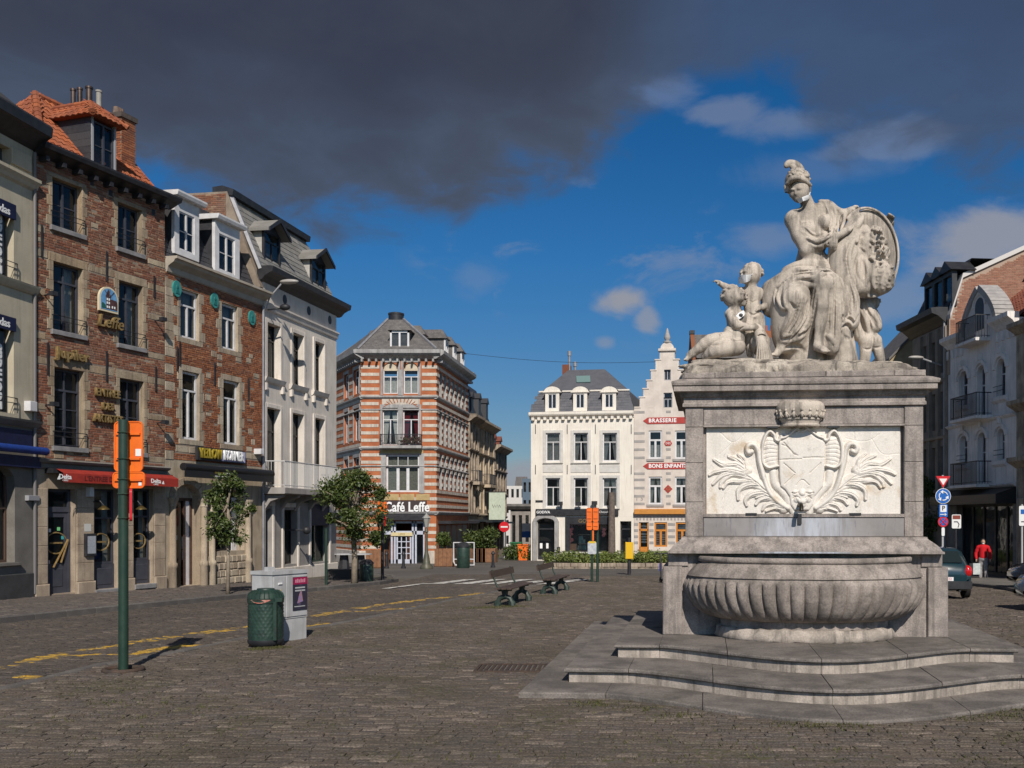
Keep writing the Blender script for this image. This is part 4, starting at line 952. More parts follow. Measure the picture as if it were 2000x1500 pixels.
def carve_jug():
    C = Carve((1456,-60,-716),(1512,30,-628),1.1)
    C.ell(U((1483,672),-8),(20,22,24),3);C.cap(U((1480,655),-24),U((1481,664),-36),11,12,3);C.ell(U((1481,667),-44),(9,9,6.5),1,cut=True)
    C.chain([U((1474,640),-20),U((1479,646),-24),U((1482,656),-28)],[4,5,6],3)
    C.chain([U((1481,672),-40),U((1484,690),-42),U((1488,712),-40)],[10,12,16],3)
    for i in range(8):
        x = 1472+i*2.6;C.fold([(x,672),(x+(i-3)*.8,692),(x+(i-3)*2.2,712)],1.7,.3,1);C.fold([(x+1.3,674),(x+1.3+(i-3)*.8,692),(x+1.3+(i-3)*2.2,712)],1.3,.5,.8,cut=True)
    return C
carved('jug_body',carve_jug(),jug,STATUE)
rorg = wpt(1708,705,30)
third = thing('draped_cherub_statue','draped stone cherub seen from behind standing under the portrait medallion','statue',rorg)
def carve_third():
    C = Carve((1660,-20,-712),(1752,80,-560),1.3)
    C.cap(U((1700,600),34),U((1702,640),32),20,20,8);C.ell(U((1714,586),26),(11,12,13),3);hair(C,U((1714,584),26),11,26,8)
    C.ell(U((1702,662),26),(20,18,17),6);C.ell(U((1698,664),18),(13,12,14),4);C.ell(U((1717,662),20),(11,11,13),4)
    limb(C,[U((1696,668),22),U((1696,690),24),U((1694,712),30)],[12,10,9]);limb(C,[U((1718,666),24),U((1724,690),24),U((1730,712),30)],[11,9,7])
    C.chain([U((1692,588),26),U((1700,610),20),U((1716,634),18)],[14,16,12],7,sub=3);C.folds([(1682,596),(1684,625),(1688,650)],[(1706,590),(1722,612),(1730,634)],5,2.6,seed=9);C.cap(U((1680,620),28),U((1684,650),26),10,12,6)
    for p,r in (([(1694,590),(1706,612),(1722,634)],3.6),([(1684,600),(1694,626),(1700,648)],3.6),([(1702,588),(1712,606),(1724,626)],3),([(1678,612),(1682,634),(1684,654)],3.4)): C.fold(p,r,.4,2.5)
    for p,r in (([(1690,596),(1702,620),(1714,640)],3),([(1680,606),(1689,632),(1692,652)],3),([(1707,652),(1708,668),(1707,678)],2.6),([(1690,679),(1698,681),(1706,678)],1.8),([(1711,676),(1718,677),(1724,674)],1.8)): C.fold(p,r,.5,1.5,cut=True)
    return C
carved('body',carve_third(),third,STATUE)
# ---- mound of rough stone under the figures
def carve_mound():
    C = Carve((1316,-150,-780),(1800,150,-696),2.6)
    for d,r in ((-84,24),(-50,27),(-10,30),(40,30),(90,30)): C.chain([U((1352,750),d),U((1450,749),d),U((1560,746),d),U((1660,746),d),U((1752,750),d)],[r-2,r,r+4,r+3,r-4],8,sub=2)
    rr = random.Random(12)
    for i in range(110):
        x = rr.uniform(1340,1765);y = rr.uniform(722,748);d = C.front(x,-y)
        if d is not None: C.ell(U((x,y),d+rr.uniform(1.5,5)),(rr.uniform(5,20),5,rr.uniform(3,7)),4)
    for i in range(60): C.ell(U((rr.uniform(1345,1760),rr.uniform(712,724)),rr.uniform(-60,60)),(rr.uniform(14,34),16,rr.uniform(3,5)),6)
    for i in range(70):
        x = rr.uniform(1340,1765);d = C.front(x,-rr.uniform(726,748))
        if d is not None: C.cap(U((x,720),d-1),U((x+rr.uniform(-8,8),752),d-1),rr.uniform(1,2.4),1,1.5,cut=True)
    return C
ROCK = mat('stained_rock',(.50,.44,.37),(.26,.225,.19),2.2,.9,.35,50,streak=.75,streak_col=(.06,.052,.047),fine=.2)
V,Q = carve_mound().mesh();W = to_world(V,(0,0,0));Mi = fountain.matrix_basis
Mi = (Matrix.Translation(fountain.location) @ Matrix.Rotation(fountain.rotation_euler.z,4,'Z')).inverted();Wm = np.c_[W,np.ones(len(W))] @ np.array(Mi).T
np_mesh('rock_mound',Wm[:,:3],Q,ROCK,fountain,smooth=True)
# ---- paper masks someone hung on the figures
MASK = mat('white_paper',(.80,.80,.80),(.70,.70,.72),20,.8)
def paper_mask(label,pts,root_px,dep):
    o = thing('face_mask',label,'face mask',wpt(*root_px,dep));k = MB();org = o.location
    n = len(pts);rows = []
    for (x,y,d) in pts: rows.append(wpt(x,y,d)-org)
    m = n//2
    k.poly(rows+[p+Vector((0,.012,0)) for p in rows],[(i,i+1,m+i+1,m+i) for i in range(m-1)]+[(n+i,n+m+i,n+m+i+1,n+i+1) for i in range(m-1)]+[(i,n+i,n+i+1,i+1) for i in range(m-1)]+[(m+i,m+i+1,n+m+i+1,n+m+i) for i in range(m-1)]+[(0,m,n+m,n),(m-1,n+m-1,n+2*m-1,2*m-1)])
    k.build('cloth',MASK,o,smooth=60);return o
o = paper_mask('white face mask pulled down under the helmeted goddess chin',[(1551,399,-30),(1559,397,-37),(1568,393,-34),(1577,386,-20),(1557,406,-28),(1562,404,-36),(1571,400,-31),(1578,393,-18)],(1565,400),-30)
MB().tube([wpt(1577,387,-20)-o.location,wpt(1581,378,-8)-o.location],.006,5).build('ear_loop',MASK,o)
o = paper_mask('white face mask over the mouth of the standing cherub',[(1443,541,5),(1445,540,-14),(1454,542,-24),(1465,541,-19),(1444,553,5),(1446,556,-12),(1455,556,-20),(1463,552,-16)],(1452,556),-16)
MB().tube([wpt(1465,541,-19)-o.location,wpt(1472,536,-14)-o.location],.006,5).build('ear_loop',MASK,o)
o = paper_mask('white printed face mask stuck across the chest of the reclining cherub',[(1430,628,-34),(1438,618,-32),(1448,612,-29),(1450,613,-27),(1434,631,-34),(1441,629,-33),(1449,623,-30),(1452,618,-27)],(1441,622),-33)
MB().sphere(wpt(1443,622,-33)-o.location,.03,8,6,(1,.3,.8)).build('printed_mark',BLACKW,o)
# ---------------------------------------------------------------- building kit: x along the front, -y out to the square, z up
class Facade:
    def __init__(s,name,label,cat,P0,dirx,diry,group=None):
        L = sqrt(dirx*dirx+diry*diry);s.tx,s.ty = dirx/L,diry/L;s.P0 = P0;s.zb = gz(P0[1])
        s.root = thing(name,label,cat,(P0[0],P0[1],s.zb),atan2(s.ty,s.tx),group)
    def u(s,px): k = (px-CX)/F;return (k*s.P0[1]-s.P0[0])/(s.tx-k*s.ty)
    def Y(s,u): return s.P0[1]+s.ty*u
    def z(s,px,py): return CAMZ-(py-HZ)/F*s.Y(s.u(px))-s.zb
    def rect(s,x0,x1,yt,yb): return (s.u(x0),s.u(x1),s.z(x0,yb),s.z(x0,yt))
    def at(s,u,y=0.0): n = (-s.ty,s.tx);return Vector((s.P0[0]+s.tx*u+n[0]*y,s.P0[1]+s.ty*u+n[1]*y,0))
    def ground(s,u,y=0.0): return gz(s.at(u,y).y)-s.zb
    def wall(s,u0,u1,z0,z1,ops,m,name='wall',y=0.0,dep=.22,rm=None):
        """front wall with openings (u0,u1,z0,z1[,arch rise]) and their reveals"""
        us = sorted({u0,u1,*[min(max(o[k],u0),u1) for o in ops for k in (0,1)]});zs = sorted({z0,z1,*[min(max(o[k],z0),z1) for o in ops for k in (2,3)]})
        k = MB()
        for a,b in zip(us[:-1],us[1:]):
            run = None
            for c,d in zip(zs[:-1],zs[1:]):
                um,zm = (a+b)/2,(c+d)/2;hole = any(o[0] < um < o[1] and o[2] < zm < o[3] for o in ops)
                if hole:
                    if run: k.quad((a,y,run[0]),(b,y,run[0]),(b,y,run[1]),(a,y,run[1]));run = None
                else: run = (run[0],d) if run else (c,d)
            if run: k.quad((a,y,run[0]),(b,y,run[0]),(b,y,run[1]),(a,y,run[1]))
        for o in ops:
            a,b,c,d = o[:4];rise = o[4] if len(o) > 4 else 0;e = y+dep;rv = MB()
            zt = d-rise
            rv.quad((a,y,c),(a,e,c),(a,e,zt),(a,y,zt));rv.quad((b,y,c),(b,y,zt),(b,e,zt),(b,e,c));rv.quad((a,y,c),(b,y,c),(b,e,c),(a,e,c))
            if rise:
                n = 12;P = [(a+(b-a)*(1-cos(pi*i/n))/2,zt+rise*sin(pi*i/n)) for i in range(n+1)]
                for (p0,q0),(p1,q1) in zip(P[:-1],P[1:]):
                    rv.quad((p0,y,q0),(p0,e,q0),(p1,e,q1),(p1,y,q1));k.quad((p0,y,q0),(p1,y,q1),(p1,y,d),(p0,y,d))
            else: rv.quad((a,y,d),(a,e,d),(b,e,d),(b,y,d))
            rv.build('reveal',rm or m,s.root,fix=False)
        w = k.build(name,m,s.root,fix=False)
        return w
    def shell(s,u0,u1,z0,z1,depth,m,inner=1.6):
        k = MB();y = .001
        k.quad((u0,y,z0),(u0,y,z1),(u0,depth,z1),(u0,depth,z0));k.quad((u1,y,z0),(u1,depth,z0),(u1,depth,z1),(u1,y,z1));k.quad((u0,depth,z0),(u0,depth,z1),(u1,depth,z1),(u1,depth,z0));k.quad((u0,y,z1),(u1,y,z1),(u1,depth,z1),(u0,depth,z1))
        k.build('side_walls',m,s.root)
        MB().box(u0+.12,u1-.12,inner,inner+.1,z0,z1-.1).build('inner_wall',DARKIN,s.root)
    def window(s,r,fm,cols=2,transom=.3,rows=1,fw=.07,y=.16,cur=None,gl=None,bar=.05,name='window',trows=1,rail=False,sill=None,label=None,curm=None):
        a,b,c,d = r[:4];k = MB();y1 = y+.07;W,H = b-a,d-c;rise = r[4] if len(r) > 4 else 0
        k.box(a,a+fw,y,y1,c,d);k.box(b-fw,b,y,y1,c,d);k.box(a+fw,b-fw,y,y1,d-fw,d);k.box(a+fw,b-fw,y,y1,c,c+fw)
        a2,b2,c2,d2 = a+fw,b-fw,c+fw,d-fw;zt = d2
        if transom: zt = d2-(d2-c2)*transom;k.box(a2,b2,y-.015,y1-.01,zt-bar*.6,zt+bar*.6)
        for i in range(1,cols): x = a2+(b2-a2)*i/cols;k.box(x-bar*.7,x+bar*.7,y-.01,y1-.012,c2,zt-(bar*.6 if transom else 0))
        cells = []
        zl = zt-(bar*.6 if transom else 0)
        for i in range(cols):
            x0 = a2+(b2-a2)*i/cols+(bar*.7 if i else 0);x1 = a2+(b2-a2)*(i+1)/cols-(bar*.7 if i < cols-1 else 0)
            for j in range(1,rows): z = c2+(zl-c2)*j/rows;k.box(x0,x1,y+.012,y1-.02,z-.014,z+.014)
            cells.append((x0,x1,c2,zl))
        if transom:
            for i in range(1,trows): x = a2+(b2-a2)*i/trows;k.box(x-.02,x+.02,y+.005,y1-.02,zt+bar*.6,d2)
            cells.append((a2,b2,zt+bar*.6,d2))
        w = k.build(name,fm,s.root,label=label)
        for (x0,x1,z0,z1) in cells:
            t1,t2 = random.gauss(0,.006),random.gauss(0,.006)
            MB().quad((x0,y+.035+t1,z0),(x1,y+.035-t1,z0),(x1,y+.035-t1+t2,z1),(x0,y+.035+t1+t2,z1)).build('pane',gl or GLASS,w,fix=False)
        if cur:
            q = MB();cy = y+.22;n = 9
            def drape(x0,x1,xb0,xb1,z0,z1):
                top = [(x0+(x1-x0)*i/n,cy+.025*(i % 2),z1) for i in range(n+1)];bot = [(xb0+(xb1-xb0)*i/n,cy+.03*(i % 2),z0) for i in range(n+1)]
                mid = [((t_[0]*.45+b_[0]*.55),t_[1],z0+(z1-z0)*.42) for t_,b_ in zip(top,bot)]
                for L0,L1 in ((bot,mid),(mid,top)):
                    for i in range(n): q.quad(L0[i],L0[i+1],L1[i+1],L1[i])
            if cur == 'full': drape(a,b,a,b,c,d)
            elif cur == 'half': drape(a,b,a,b,c,c+H*.5)
            elif cur == 'top': drape(a,b,a,b,c+H*.55,d)
            elif cur == 'left': drape(a,a+W*.3,a,a+W*.3,c,d)
            elif cur == 'right': drape(b-W*.3,b,b-W*.22,b,c,d)
            else: drape(a,a+W*.46,a,a+W*.20,c,d);drape(b-W*.46,b,b-W*.20,b,c,d)
            q.build('curtain',curm or CURTAIN,w,fix=False)
        if rail:
            q = MB()
            for zz in (c+.28,c+.42): q.tube([(a-.06,-.06,zz),(b+.06,-.06,zz)],.012,5)
            for x in (a-.06,b+.06): q.tube([(x,-.06,c+.02),(x,-.06,c+.42)],.012,5);q.tube([(x,-.06,c+.42),(x,.1,c+.42)],.012,5)
            q.build('guard_rail',BLACKW,s.root)
        if sill: q = MB();q.cbox(a-sill[1],b+sill[1],-sill[2],.17,c-sill[0],c-.002,.01);q.build('sill',sill[3],s.root)
        return w
    def block(s,r,m,name='stone_block',out=.014,back=.15,c=.008): return MB().cbox(r[0],r[1],-out,back,r[2],r[3],c).build(name,m,s.root)
    def moulding(s,u0,u1,prof,m,name='cornice',y=0.0,ends=True):
        """prof [(projection, z)] bottom to top, run along the front"""
        P = [(u0,y-p,z) for p,z in prof]+[(u0,y+.1,prof[-1][1]),(u0,y+.1,prof[0][1])]
        return MB().prism(P,(u1-u0,0,0)).build(name,m,s.root)
    def text(s,txt,size,m,u,z,y=-.02,**k): return lettering(txt,size,m,s.root,(u,y,z),**k)

def brick_field(s,u0,u1,z0,z1,excl,m,singles=300,L=.218,H=.073,proud=.008,missing=0.02):
    """courses of bricks laid over the mortar face; the nearest ones are objects, the rest one mesh"""
    lst = [];nrow = int((z1-z0)/H)
    for j in range(nrow):
        za = z0+j*H+.005;zb = za+H-.010;x = u0-(L/2 if j % 2 else 0)-random.random()*.03
        while x < u1:
            w = L*random.uniform(.9,1.08) if random.random() > .25 else L*.52;a,b = max(x+.005,u0),min(x+w-.005,u1);x += w
            segs = [(a,b)]
            for e in excl:
                if e[2] < zb-.008 and e[3] > za+.008:
                    ns = []
                    for (p,q) in segs:
                        if q <= e[0] or p >= e[1]: ns.append((p,q))
                        else:
                            if p < e[0]-.02: ns.append((p,e[0]-.003))
                            if q > e[1]+.02: ns.append((e[1]+.003,q))
                    segs = ns
            for p,q in segs:
                if q-p > .03 and random.random() > missing: lst.append((p,q,za,zb,proud+random.uniform(-.004,.005)))
    def verts(a,b,c,d,t):
        k = .007;j = lambda: random.uniform(-.003,.003)
        return [(a,.004,c),(b,.004,c),(b,.004,d),(a,.004,d),(a,-t+k,c),(b,-t+k,c),(b,-t+k,d),(a,-t+k,d),(a+k+j(),-t+j(),c+k+j()),(b-k+j(),-t+j(),c+k+j()),(b-k+j(),-t+j(),d-k+j()),(a+k+j(),-t+j(),d-k+j())]
    fq = [(0,1,5,4),(1,2,6,5),(2,3,7,6),(3,0,4,7),(4,5,9,8),(5,6,10,9),(6,7,11,10),(7,4,8,11),(8,9,10,11)]
    dist = [(s.Y((b[0]+b[1])/2)**2*(1 if b[1]-b[0] > .12 else 4),i) for i,b in enumerate(lst)];dist.sort();pick = set(i for _,i in dist[:singles])
    V = [];Q = [];protos = []
    for i,b in enumerate(lst):
        if i in pick:
            cu,cz = (b[0]+b[1])/2,(b[2]+b[3])/2;me = bpy.data.meshes.new('brick');me.from_pydata([(x-cu,y,z-cz) for x,y,z in verts(*b)],[],fq);link('brick',me,m,s.root,loc=(cu,0,cz))
        else:
            o = len(V);V += verts(*b);Q += [tuple(x+o for x in f) for f in fq]
    if V: np_mesh('brickwork',np.array(V),np.array(Q),m,s.root,'stuff')

def quoin_rects(a,b,c,d,wl=.2,ws=.12,h=.30,left=True,right=True,lint=.26,over=.14):
    R = [];n = max(2,round((d-c)/h));hh = (d-c)/n
    for i in range(n):
        w = wl if i % 2 == 0 else ws;w *= random.uniform(.85,1.15)
        if left: R.append((a-w,a-.001,c+i*hh+.002,c+(i+1)*hh-.002))
        if right: R.append((b+.001,b+w,c+i*hh+.002,c+(i+1)*hh-.002))
    if lint: R.append((a-over,b+over,d+.002,d+lint))
    return R

def tile_field(root,name,O,A,B,na,nb,wa,hb,m,thick=.03,keep=None,singles=0,piece='roof_tile',curved=0.0,stagger=True):
    """overlapping tiles on a slope: O origin at the eave, A along it, B up it"""
    N = A.cross(B).normalized();V = [];Q = [];cnt = 0
    if N.z < 0: N = -N
    for j in range(nb):
        for i in range(na+(1 if stagger and j % 2 else 0)):
            a = i*wa-(wa/2 if stagger and j % 2 else 0);a0,a1 = max(a,0),min(a+wa,na*wa)
            if a1-a0 < wa*.2 or (keep and not keep((a0+a1)/2,j*hb)): continue
            g = .006;lift = thick*random.uniform(.8,1.2);P = []
            if curved:
                K = 4;row = []
                for b_,l_ in ((j*hb-.02,lift),(j*hb-.02,lift*.1),((j+1.12)*hb,lift*.35)):
                    row.append([O+A*(a0+(a1-a0)*q/K)+B*b_+N*(l_+curved*sin(2*pi*q/K)*(1 if l_ > .2*lift else .4)) for q in range(K+1)])
                P = row[0]+row[2]+row[1];n = K+1
                f = [(q,q+1,n+q+1,n+q) for q in range(K)]+[(2*n+q,2*n+q+1,q+1,q) for q in range(K)]
            else:
                P = [O+A*(a0+g)+B*(j*hb)+N*lift,O+A*(a1-g)+B*(j*hb)+N*lift,O+A*(a1-g)+B*((j+1.15)*hb)+N*.004,O+A*(a0+g)+B*((j+1.15)*hb)+N*.004,O+A*(a0+g)+B*(j*hb),O+A*(a1-g)+B*(j*hb)]
                f = [(0,1,2,3),(4,5,1,0),(0,3,4),(1,5,2)]
            if cnt < singles:
                c = P[0].copy();me = bpy.data.meshes.new(piece);me.from_pydata([tuple(p-c) for p in P],[],f);link(piece,me,m,root,loc=c)
            else:
                o = len(V);V += [tuple(p) for p in P];Q += [tuple(x+o for x in ff) for ff in f]
            cnt += 1
    if V:
        me = bpy.data.meshes.new(name);me.from_pydata(V,[],Q);link(name,me,m,root,kind='stuff')

def balcony(s,u0,u1,z,h,proj,m,slabm,n=None,slab=.14,name='balcony',y0=0.0):
    b = MB().cbox(u0,u1,y0-proj,y0-.001,z-slab,z,.02).build(name,slabm,s.root);k = MB();e = .05
    for zz,r in ((z+h,.025),(z+.09,.014)): k.tube([(u0+e,y0-.02,zz),(u0+e,y0-proj+e,zz),(u1-e,y0-proj+e,zz),(u1-e,y0-.02,zz)],r,6)
    k.build('railing',m,b);n = n or int((u1-u0)/.12)
    for i in range(n+1):
        x = u0+e+(u1-u0-2*e)*i/n;MB().tube([(x,y0-proj+e,z),(x,y0-proj+e,z+h)],.017,5).build('baluster',m,b)
    for i in range(1,int(proj/.13)):
        for x in (u0+e,u1-e): MB().tube([(x,y0-proj+e+i*.13,z),(x,y0-proj+e+i*.13,z+h)],.011,5).build('baluster',m,b)
    return b
def wall_anchor(s,u,z,h=.6,m=None):
    k = MB();k.box(u-.022,u+.022,-.05,-.012,z-h/2,z+h/2);k.build('wall_anchor',m or BLACKW,s.root)
# ---------------------------------------------------------------- the four old houses on the left
def _uo(s,px,y): k = (px-CX)/F;x0,y0 = s.P0[0]-s.ty*y,s.P0[1]+s.tx*y;return (k*y0-x0)/(s.tx-k*s.ty)
def _zo(s,px,py,y): u = _uo(s,px,y);return CAMZ-(py-HZ)/F*(s.P0[1]+s.tx*y+s.ty*u)-s.zb
Facade.uo = _uo;Facade.zo = _zo
MORTAR = mat('old_mortar',(.28,.225,.175),(.19,.15,.118),2,.9,.3,40)
BRICKS1 = [(0.217,0.0785,0.0427),(0.165,0.0629,0.0382),(0.262,0.105,0.0562),(0.138,0.0589,0.0393),(0.302,0.138,0.0741),(0.21,0.0942,0.0618),(0.354,0.223,0.14),(0.112,0.0524,0.036),(0.249,0.089,0.0449),(0.191,0.0785,0.0495)]
BRICK1 = mat('old_brick',(.2,.1,.1),(.20,.15,.115),.8,.85,.35,60,island=BRICKS1,contrast=(.48,.72),island_amt=.55,fine=.25)
BRICKS2 = [(0.279,0.0937,0.0376),(0.213,0.0696,0.0331),(0.346,0.128,0.053),(0.173,0.0643,0.0354),(0.386,0.161,0.0729),(0.293,0.104,0.0486),(0.146,0.0562,0.0309),(0.319,0.11,0.0442)]
BRICK2 = mat('orange_old_brick',(.2,.1,.1),(.13,.06,.04),.7,.85,.35,60,island=BRICKS2,contrast=(.45,.7),island_amt=.5,fine=.25)
SAND = mat('yellow_sandstone',(.40,.32,.225),(.20,.15,.105),1.7,.85,.4,45,island=[(.42,.335,.235),(.34,.27,.19),(.48,.39,.275),(.30,.225,.155),(.38,.28,.18)],island_amt=.6,streak=.5,streak_col=(.10,.08,.06),fine=.2)
SANDW = mat('pale_sandstone',(.50,.42,.32),(.27,.21,.155),1.6,.85,.4,45,island=[(.50,.42,.31),(.42,.34,.25),(.56,.475,.36),(.36,.28,.20)],island_amt=.6,streak=.5,streak_col=(.12,.10,.08),fine=.2)
FRAME_D = mat('slate_blue_frame',(.055,.058,.075),(.042,.045,.06),4,.5)
FRAME_W = mat('white_frame',(.66,.65,.66),(.56,.55,.56),4,.5)
FRAME_B = mat('black_frame',(.016,.015,.017),rough=.45)
SILL = mat('grey_sill',(.24,.23,.235),(.17,.165,.17),4,.8,.2,50)
SLATE_D = mat('dark_slate',(.035,.035,.042),(.055,.055,.062),5,.6,.2,30,fine=.2,island=[(.030,.030,.036),(.045,.045,.052),(.06,.058,.062),(.038,.04,.048)])
SLATE_L = mat('weathered_slate',(.2,.2,.2),(.15,.14,.12),1.5,.75,.2,40,island=[(.25,.24,.225),(.205,.20,.195),(.29,.275,.255),(.17,.17,.17),(.225,.215,.195)],island_amt=.5,fine=.15,spec=.3)
ORTILE = mat('orange_roof_tile',(.3,.1,.05),(.15,.06,.035),1.6,.8,.3,50,island=[(.36,.098,.036),(.29,.078,.032),(.42,.125,.045),(.24,.066,.032),(.33,.105,.05)],island_amt=.4,fine=.2)
CREAM = mat('cream_render',(.52,.46,.35),(.45,.395,.30),1.2,.85,.12,40,streak=.25,streak_col=(.25,.21,.15),fine=.08)
CREAM_G = mat('grey_render',(.20,.185,.165),(.15,.138,.122),1.5,.85,.15,40,fine=.12)
NAVY = mat('navy_cloth',(.010,.014,.055),(.008,.010,.038),6,.6)
BLUEAWN = mat('blue_awning_cloth',(.012,.045,.24),(.010,.035,.18),6,.6)
LETTER_W = mat('white_lettering',(.80,.80,.80),rough=.6)
GOLD = mat('gilded_letters',(.34,.235,.10),(.20,.135,.055),9,.45,metal=.25)
ZINC = mat('zinc_sheet',(.30,.30,.32),(.22,.22,.24),3,.55,.1,30,metal=.3)

# ---- cream house at the picture's edge
P66 = (-0.5815*27.9,27.9)
A_ = Facade('cream_house','cream rendered house with navy chocolate shop banners beside the dark brick cafe','house',P66,.1,1)
zt = A_.z(50,262);g1 = A_.z(50,836)
def rz(pxr,top,bot): return (A_.u(-48),A_.u(pxr),A_.z(pxr,bot),A_.z(pxr,top))
cw = [rz(27,402,545),rz(27,622,808),(A_.u(-48),A_.u(20),A_.z(20,326),A_.z(20,290))]
cg = (A_.u(-70),A_.u(29),A_.z(29,1098),A_.z(29,905),.5)
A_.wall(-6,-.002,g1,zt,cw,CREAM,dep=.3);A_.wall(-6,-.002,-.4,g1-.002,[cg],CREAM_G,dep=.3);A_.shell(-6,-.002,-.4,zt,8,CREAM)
for w in cw: A_.window(w,FRAME_D,2,.3,2,y=.24,rail=w is not cw[2])
A_.window(cg,mat('brown_frame',(.10,.06,.045),rough=.5),2,.45,1,y=.24,gl=GLASS_L)
A_.moulding(-6,.05,[(.0,A_.z(60,372)),(.08,A_.z(60,368)),(.12,A_.z(60,362)),(.20,A_.z(60,356)),(.20,A_.z(60,350))],CREAM,'string_course')
A_.moulding(-6,.06,[(.04,A_.z(66,577)),(.10,A_.z(66,573)),(.16,A_.z(66,566)),(.18,A_.z(66,562))],CREAM,'string_course')
A_.moulding(-6,.10,[(.05,A_.z(70,838)),(.12,A_.z(70,834)),(.20,A_.z(70,828)),(.22,A_.z(70,824))],CREAM_G,'string_course')
A_.moulding(-6,.0,[(.0,zt-.35),(.15,zt-.28),(.45,zt-.05),(.55,zt),(.58,zt+.25),(.5,zt+.34)],BLACKW,'gutter')
MB().cbox(A_.u(20),A_.u(58),-.06,.02,A_.z(58,338),A_.z(58,306),.01).build('vent_block',CREAM,A_.root)
for top,bot,w in ((405,430,cw[0]),(626,648,cw[1])):
    b = MB().box(w[0],A_.u(25),-.10,-.03,A_.z(24,bot),A_.z(24,top-4)).build('shop_banner',NAVY,A_.root)
    lettering('leonidas',.30,LETTER_W,b,(A_.u(13),-.106,A_.z(12,(top+bot)/2-4)),.004,align='RIGHT',bold=.006)
for zc,w in ((A_.z(4,470),cw[0]),(A_.z(4,735),cw[1])):
    b = MB().box(w[0]+.05,A_.u(14),.10,.13,w[2]+.1,w[3]-.4).build('shop_banner',mat('dark_banner_board',(.03,.035,.04),rough=.3),A_.root)  # banner board in one plain dark grey
    lettering('Leonidas',.50,LETTER_W,b,(A_.u(2),.094,zc),.004,rot=(pi/2,-pi/2,0),bold=.012)
MB().box(-6,A_.u(60),-.06,-.001,A_.z(60,872),A_.z(60,842)).build('shop_fascia',NAVY,A_.root)
k = MB();z0 = A_.z(70,882);k.tube([(-6,-.28,z0),(A_.u(72),-.28,z0)],.11,10);k.build('rolled_awning',BLUEAWN,A_.root,smooth=40)
MB().box(-6,A_.u(66),-.22,-.02,A_.z(66,915),A_.z(66,893)).build('awning_valance',NAVY,A_.root)
MB().cbox(-6,-.002,-.06,-.001,-.4,A_.z(70,1118),.02).build('plinth',mat('dark_plinth',(.06,.058,.06),(.045,.044,.046),3,.7),A_.root)
A_.moulding(-4,A_.u(36),[(.02,cg[2]-.12),(.10,cg[2]-.08),(.10,cg[2]-.01)],CREAM_G,'sill')
MB().cbox(A_.u(46),A_.u(60),-.2,-.01,A_.z(58,804),A_.z(58,785),.01).build('alarm_box',FRAME_W,A_.root)
MB().cbox(A_.u(48),A_.u(70),-.12,-.01,A_.z(66,978),A_.z(66,968),.01).build('wall_lamp',GREYP,A_.root)
k = MB();k.tube([(-.03,-.05,.2),(-.03,-.05,zt-.4)],.045,8);k.build('drainpipe',mat('drainpipe_paint',(.16,.15,.15),rough=.5),A_.root)
zr = zt+.3
k = MB();k.poly([(-7,-.3,zr),(.1,-.3,zr),(.1,2.6,zr+2.3),(-7,2.6,zr+2.3),(-7,5.5,zr),(.1,5.5,zr)],[(0,1,2,3),(3,2,5,4),(1,5,2),(0,3,4),(0,4,5,1)]);k.build('roof',SLATE_D,A_.root)

# ---- dark brick cafe
B_ = Facade('brick_cafe_house','weathered brown brick cafe house with orange tiled roof and red awning','house',P66,.3333,1)
W_ = B_.u(322);zE = B_.z(200,345);zS = B_.z(200,908)
bw = [B_.rect(102,160,338,434),B_.rect(230,277,400,488),B_.rect(104,162,507,642),B_.rect(232,279,549,672),B_.rect(106,164,714,868),B_.rect(234,281,740,884)]
# windows of one storey share their heights
for i in (0,2,4):
    zb = (bw[i][2]+bw[i+1][2])/2;zt_ = (bw[i][3]+bw[i+1][3])/2;bw[i] = (*bw[i][:2],zb,zt_);bw[i+1] = (*bw[i+1][:2],zb,zt_)
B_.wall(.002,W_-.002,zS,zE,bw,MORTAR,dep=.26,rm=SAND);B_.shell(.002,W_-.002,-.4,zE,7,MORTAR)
stones = []
for i,w in enumerate(bw): stones += quoin_rects(*w,wl=.22,ws=.13,lint=.24 if i > 1 else .10,over=.16)
for z in (bw[2][3]+.02,bw[4][3]+.02):                               # broken string courses of stone between the storeys
    a = bw[2][1]+.2;n = 4
    for i in range(n): x0 = a+(bw[3][0]-.2-a)*i/n;stones.append((x0+.003,a+(bw[3][0]-.2-a)*(i+1)/n-.003,z,z+.20+random.uniform(-.03,.02)))
    stones.append((.01,bw[2][0]-.2,z,z+.19));stones.append((bw[3][1]+.22,W_-.02,z-.02,z+.17))
for z in (bw[0][2]-.30,bw[2][2]-.34,bw[4][2]-.36,bw[2][2]+.9,bw[4][2]+1.0): stones.append((.01,bw[0][0]-.24,z,z+.17));stones.append((bw[1][1]+.25,W_-.02,z+.1,z+.26))
for i in range(26):
    x = random.uniform(.1,W_-.4);z = random.uniform(zS+.05,zS+.42) if i < 18 else random.uniform(zS,zE-1);r_ = (x,x+random.uniform(.18,.34),z,z+random.uniform(.09,.16))
    if not any(r_[0] < q[1]+.02 and r_[1] > q[0]-.02 and r_[2] < q[3]+.02 and r_[3] > q[2]-.02 for q in stones+bw): stones.append(r_)
for q in stones: B_.block(q,SAND,out=.013+random.uniform(-.004,.006))
putlog = [(B_.u(84),B_.u(90),B_.z(86,312),B_.z(86,302)),(B_.u(176),B_.u(183),B_.z(178,362),B_.z(178,352)),(B_.u(212),B_.u(220),B_.z(214,382),B_.z(214,370)),(B_.u(296),B_.u(303),B_.z(298,420),B_.z(298,408))]
brick_field(B_,.01,W_-.01,zS+.01,zE-.01,bw+stones+putlog,BRICK1)
for q in putlog: MB().box(q[0],q[1],-.004,.0,q[2],q[3]).build('putlog_hole',BLACKW,B_.root)
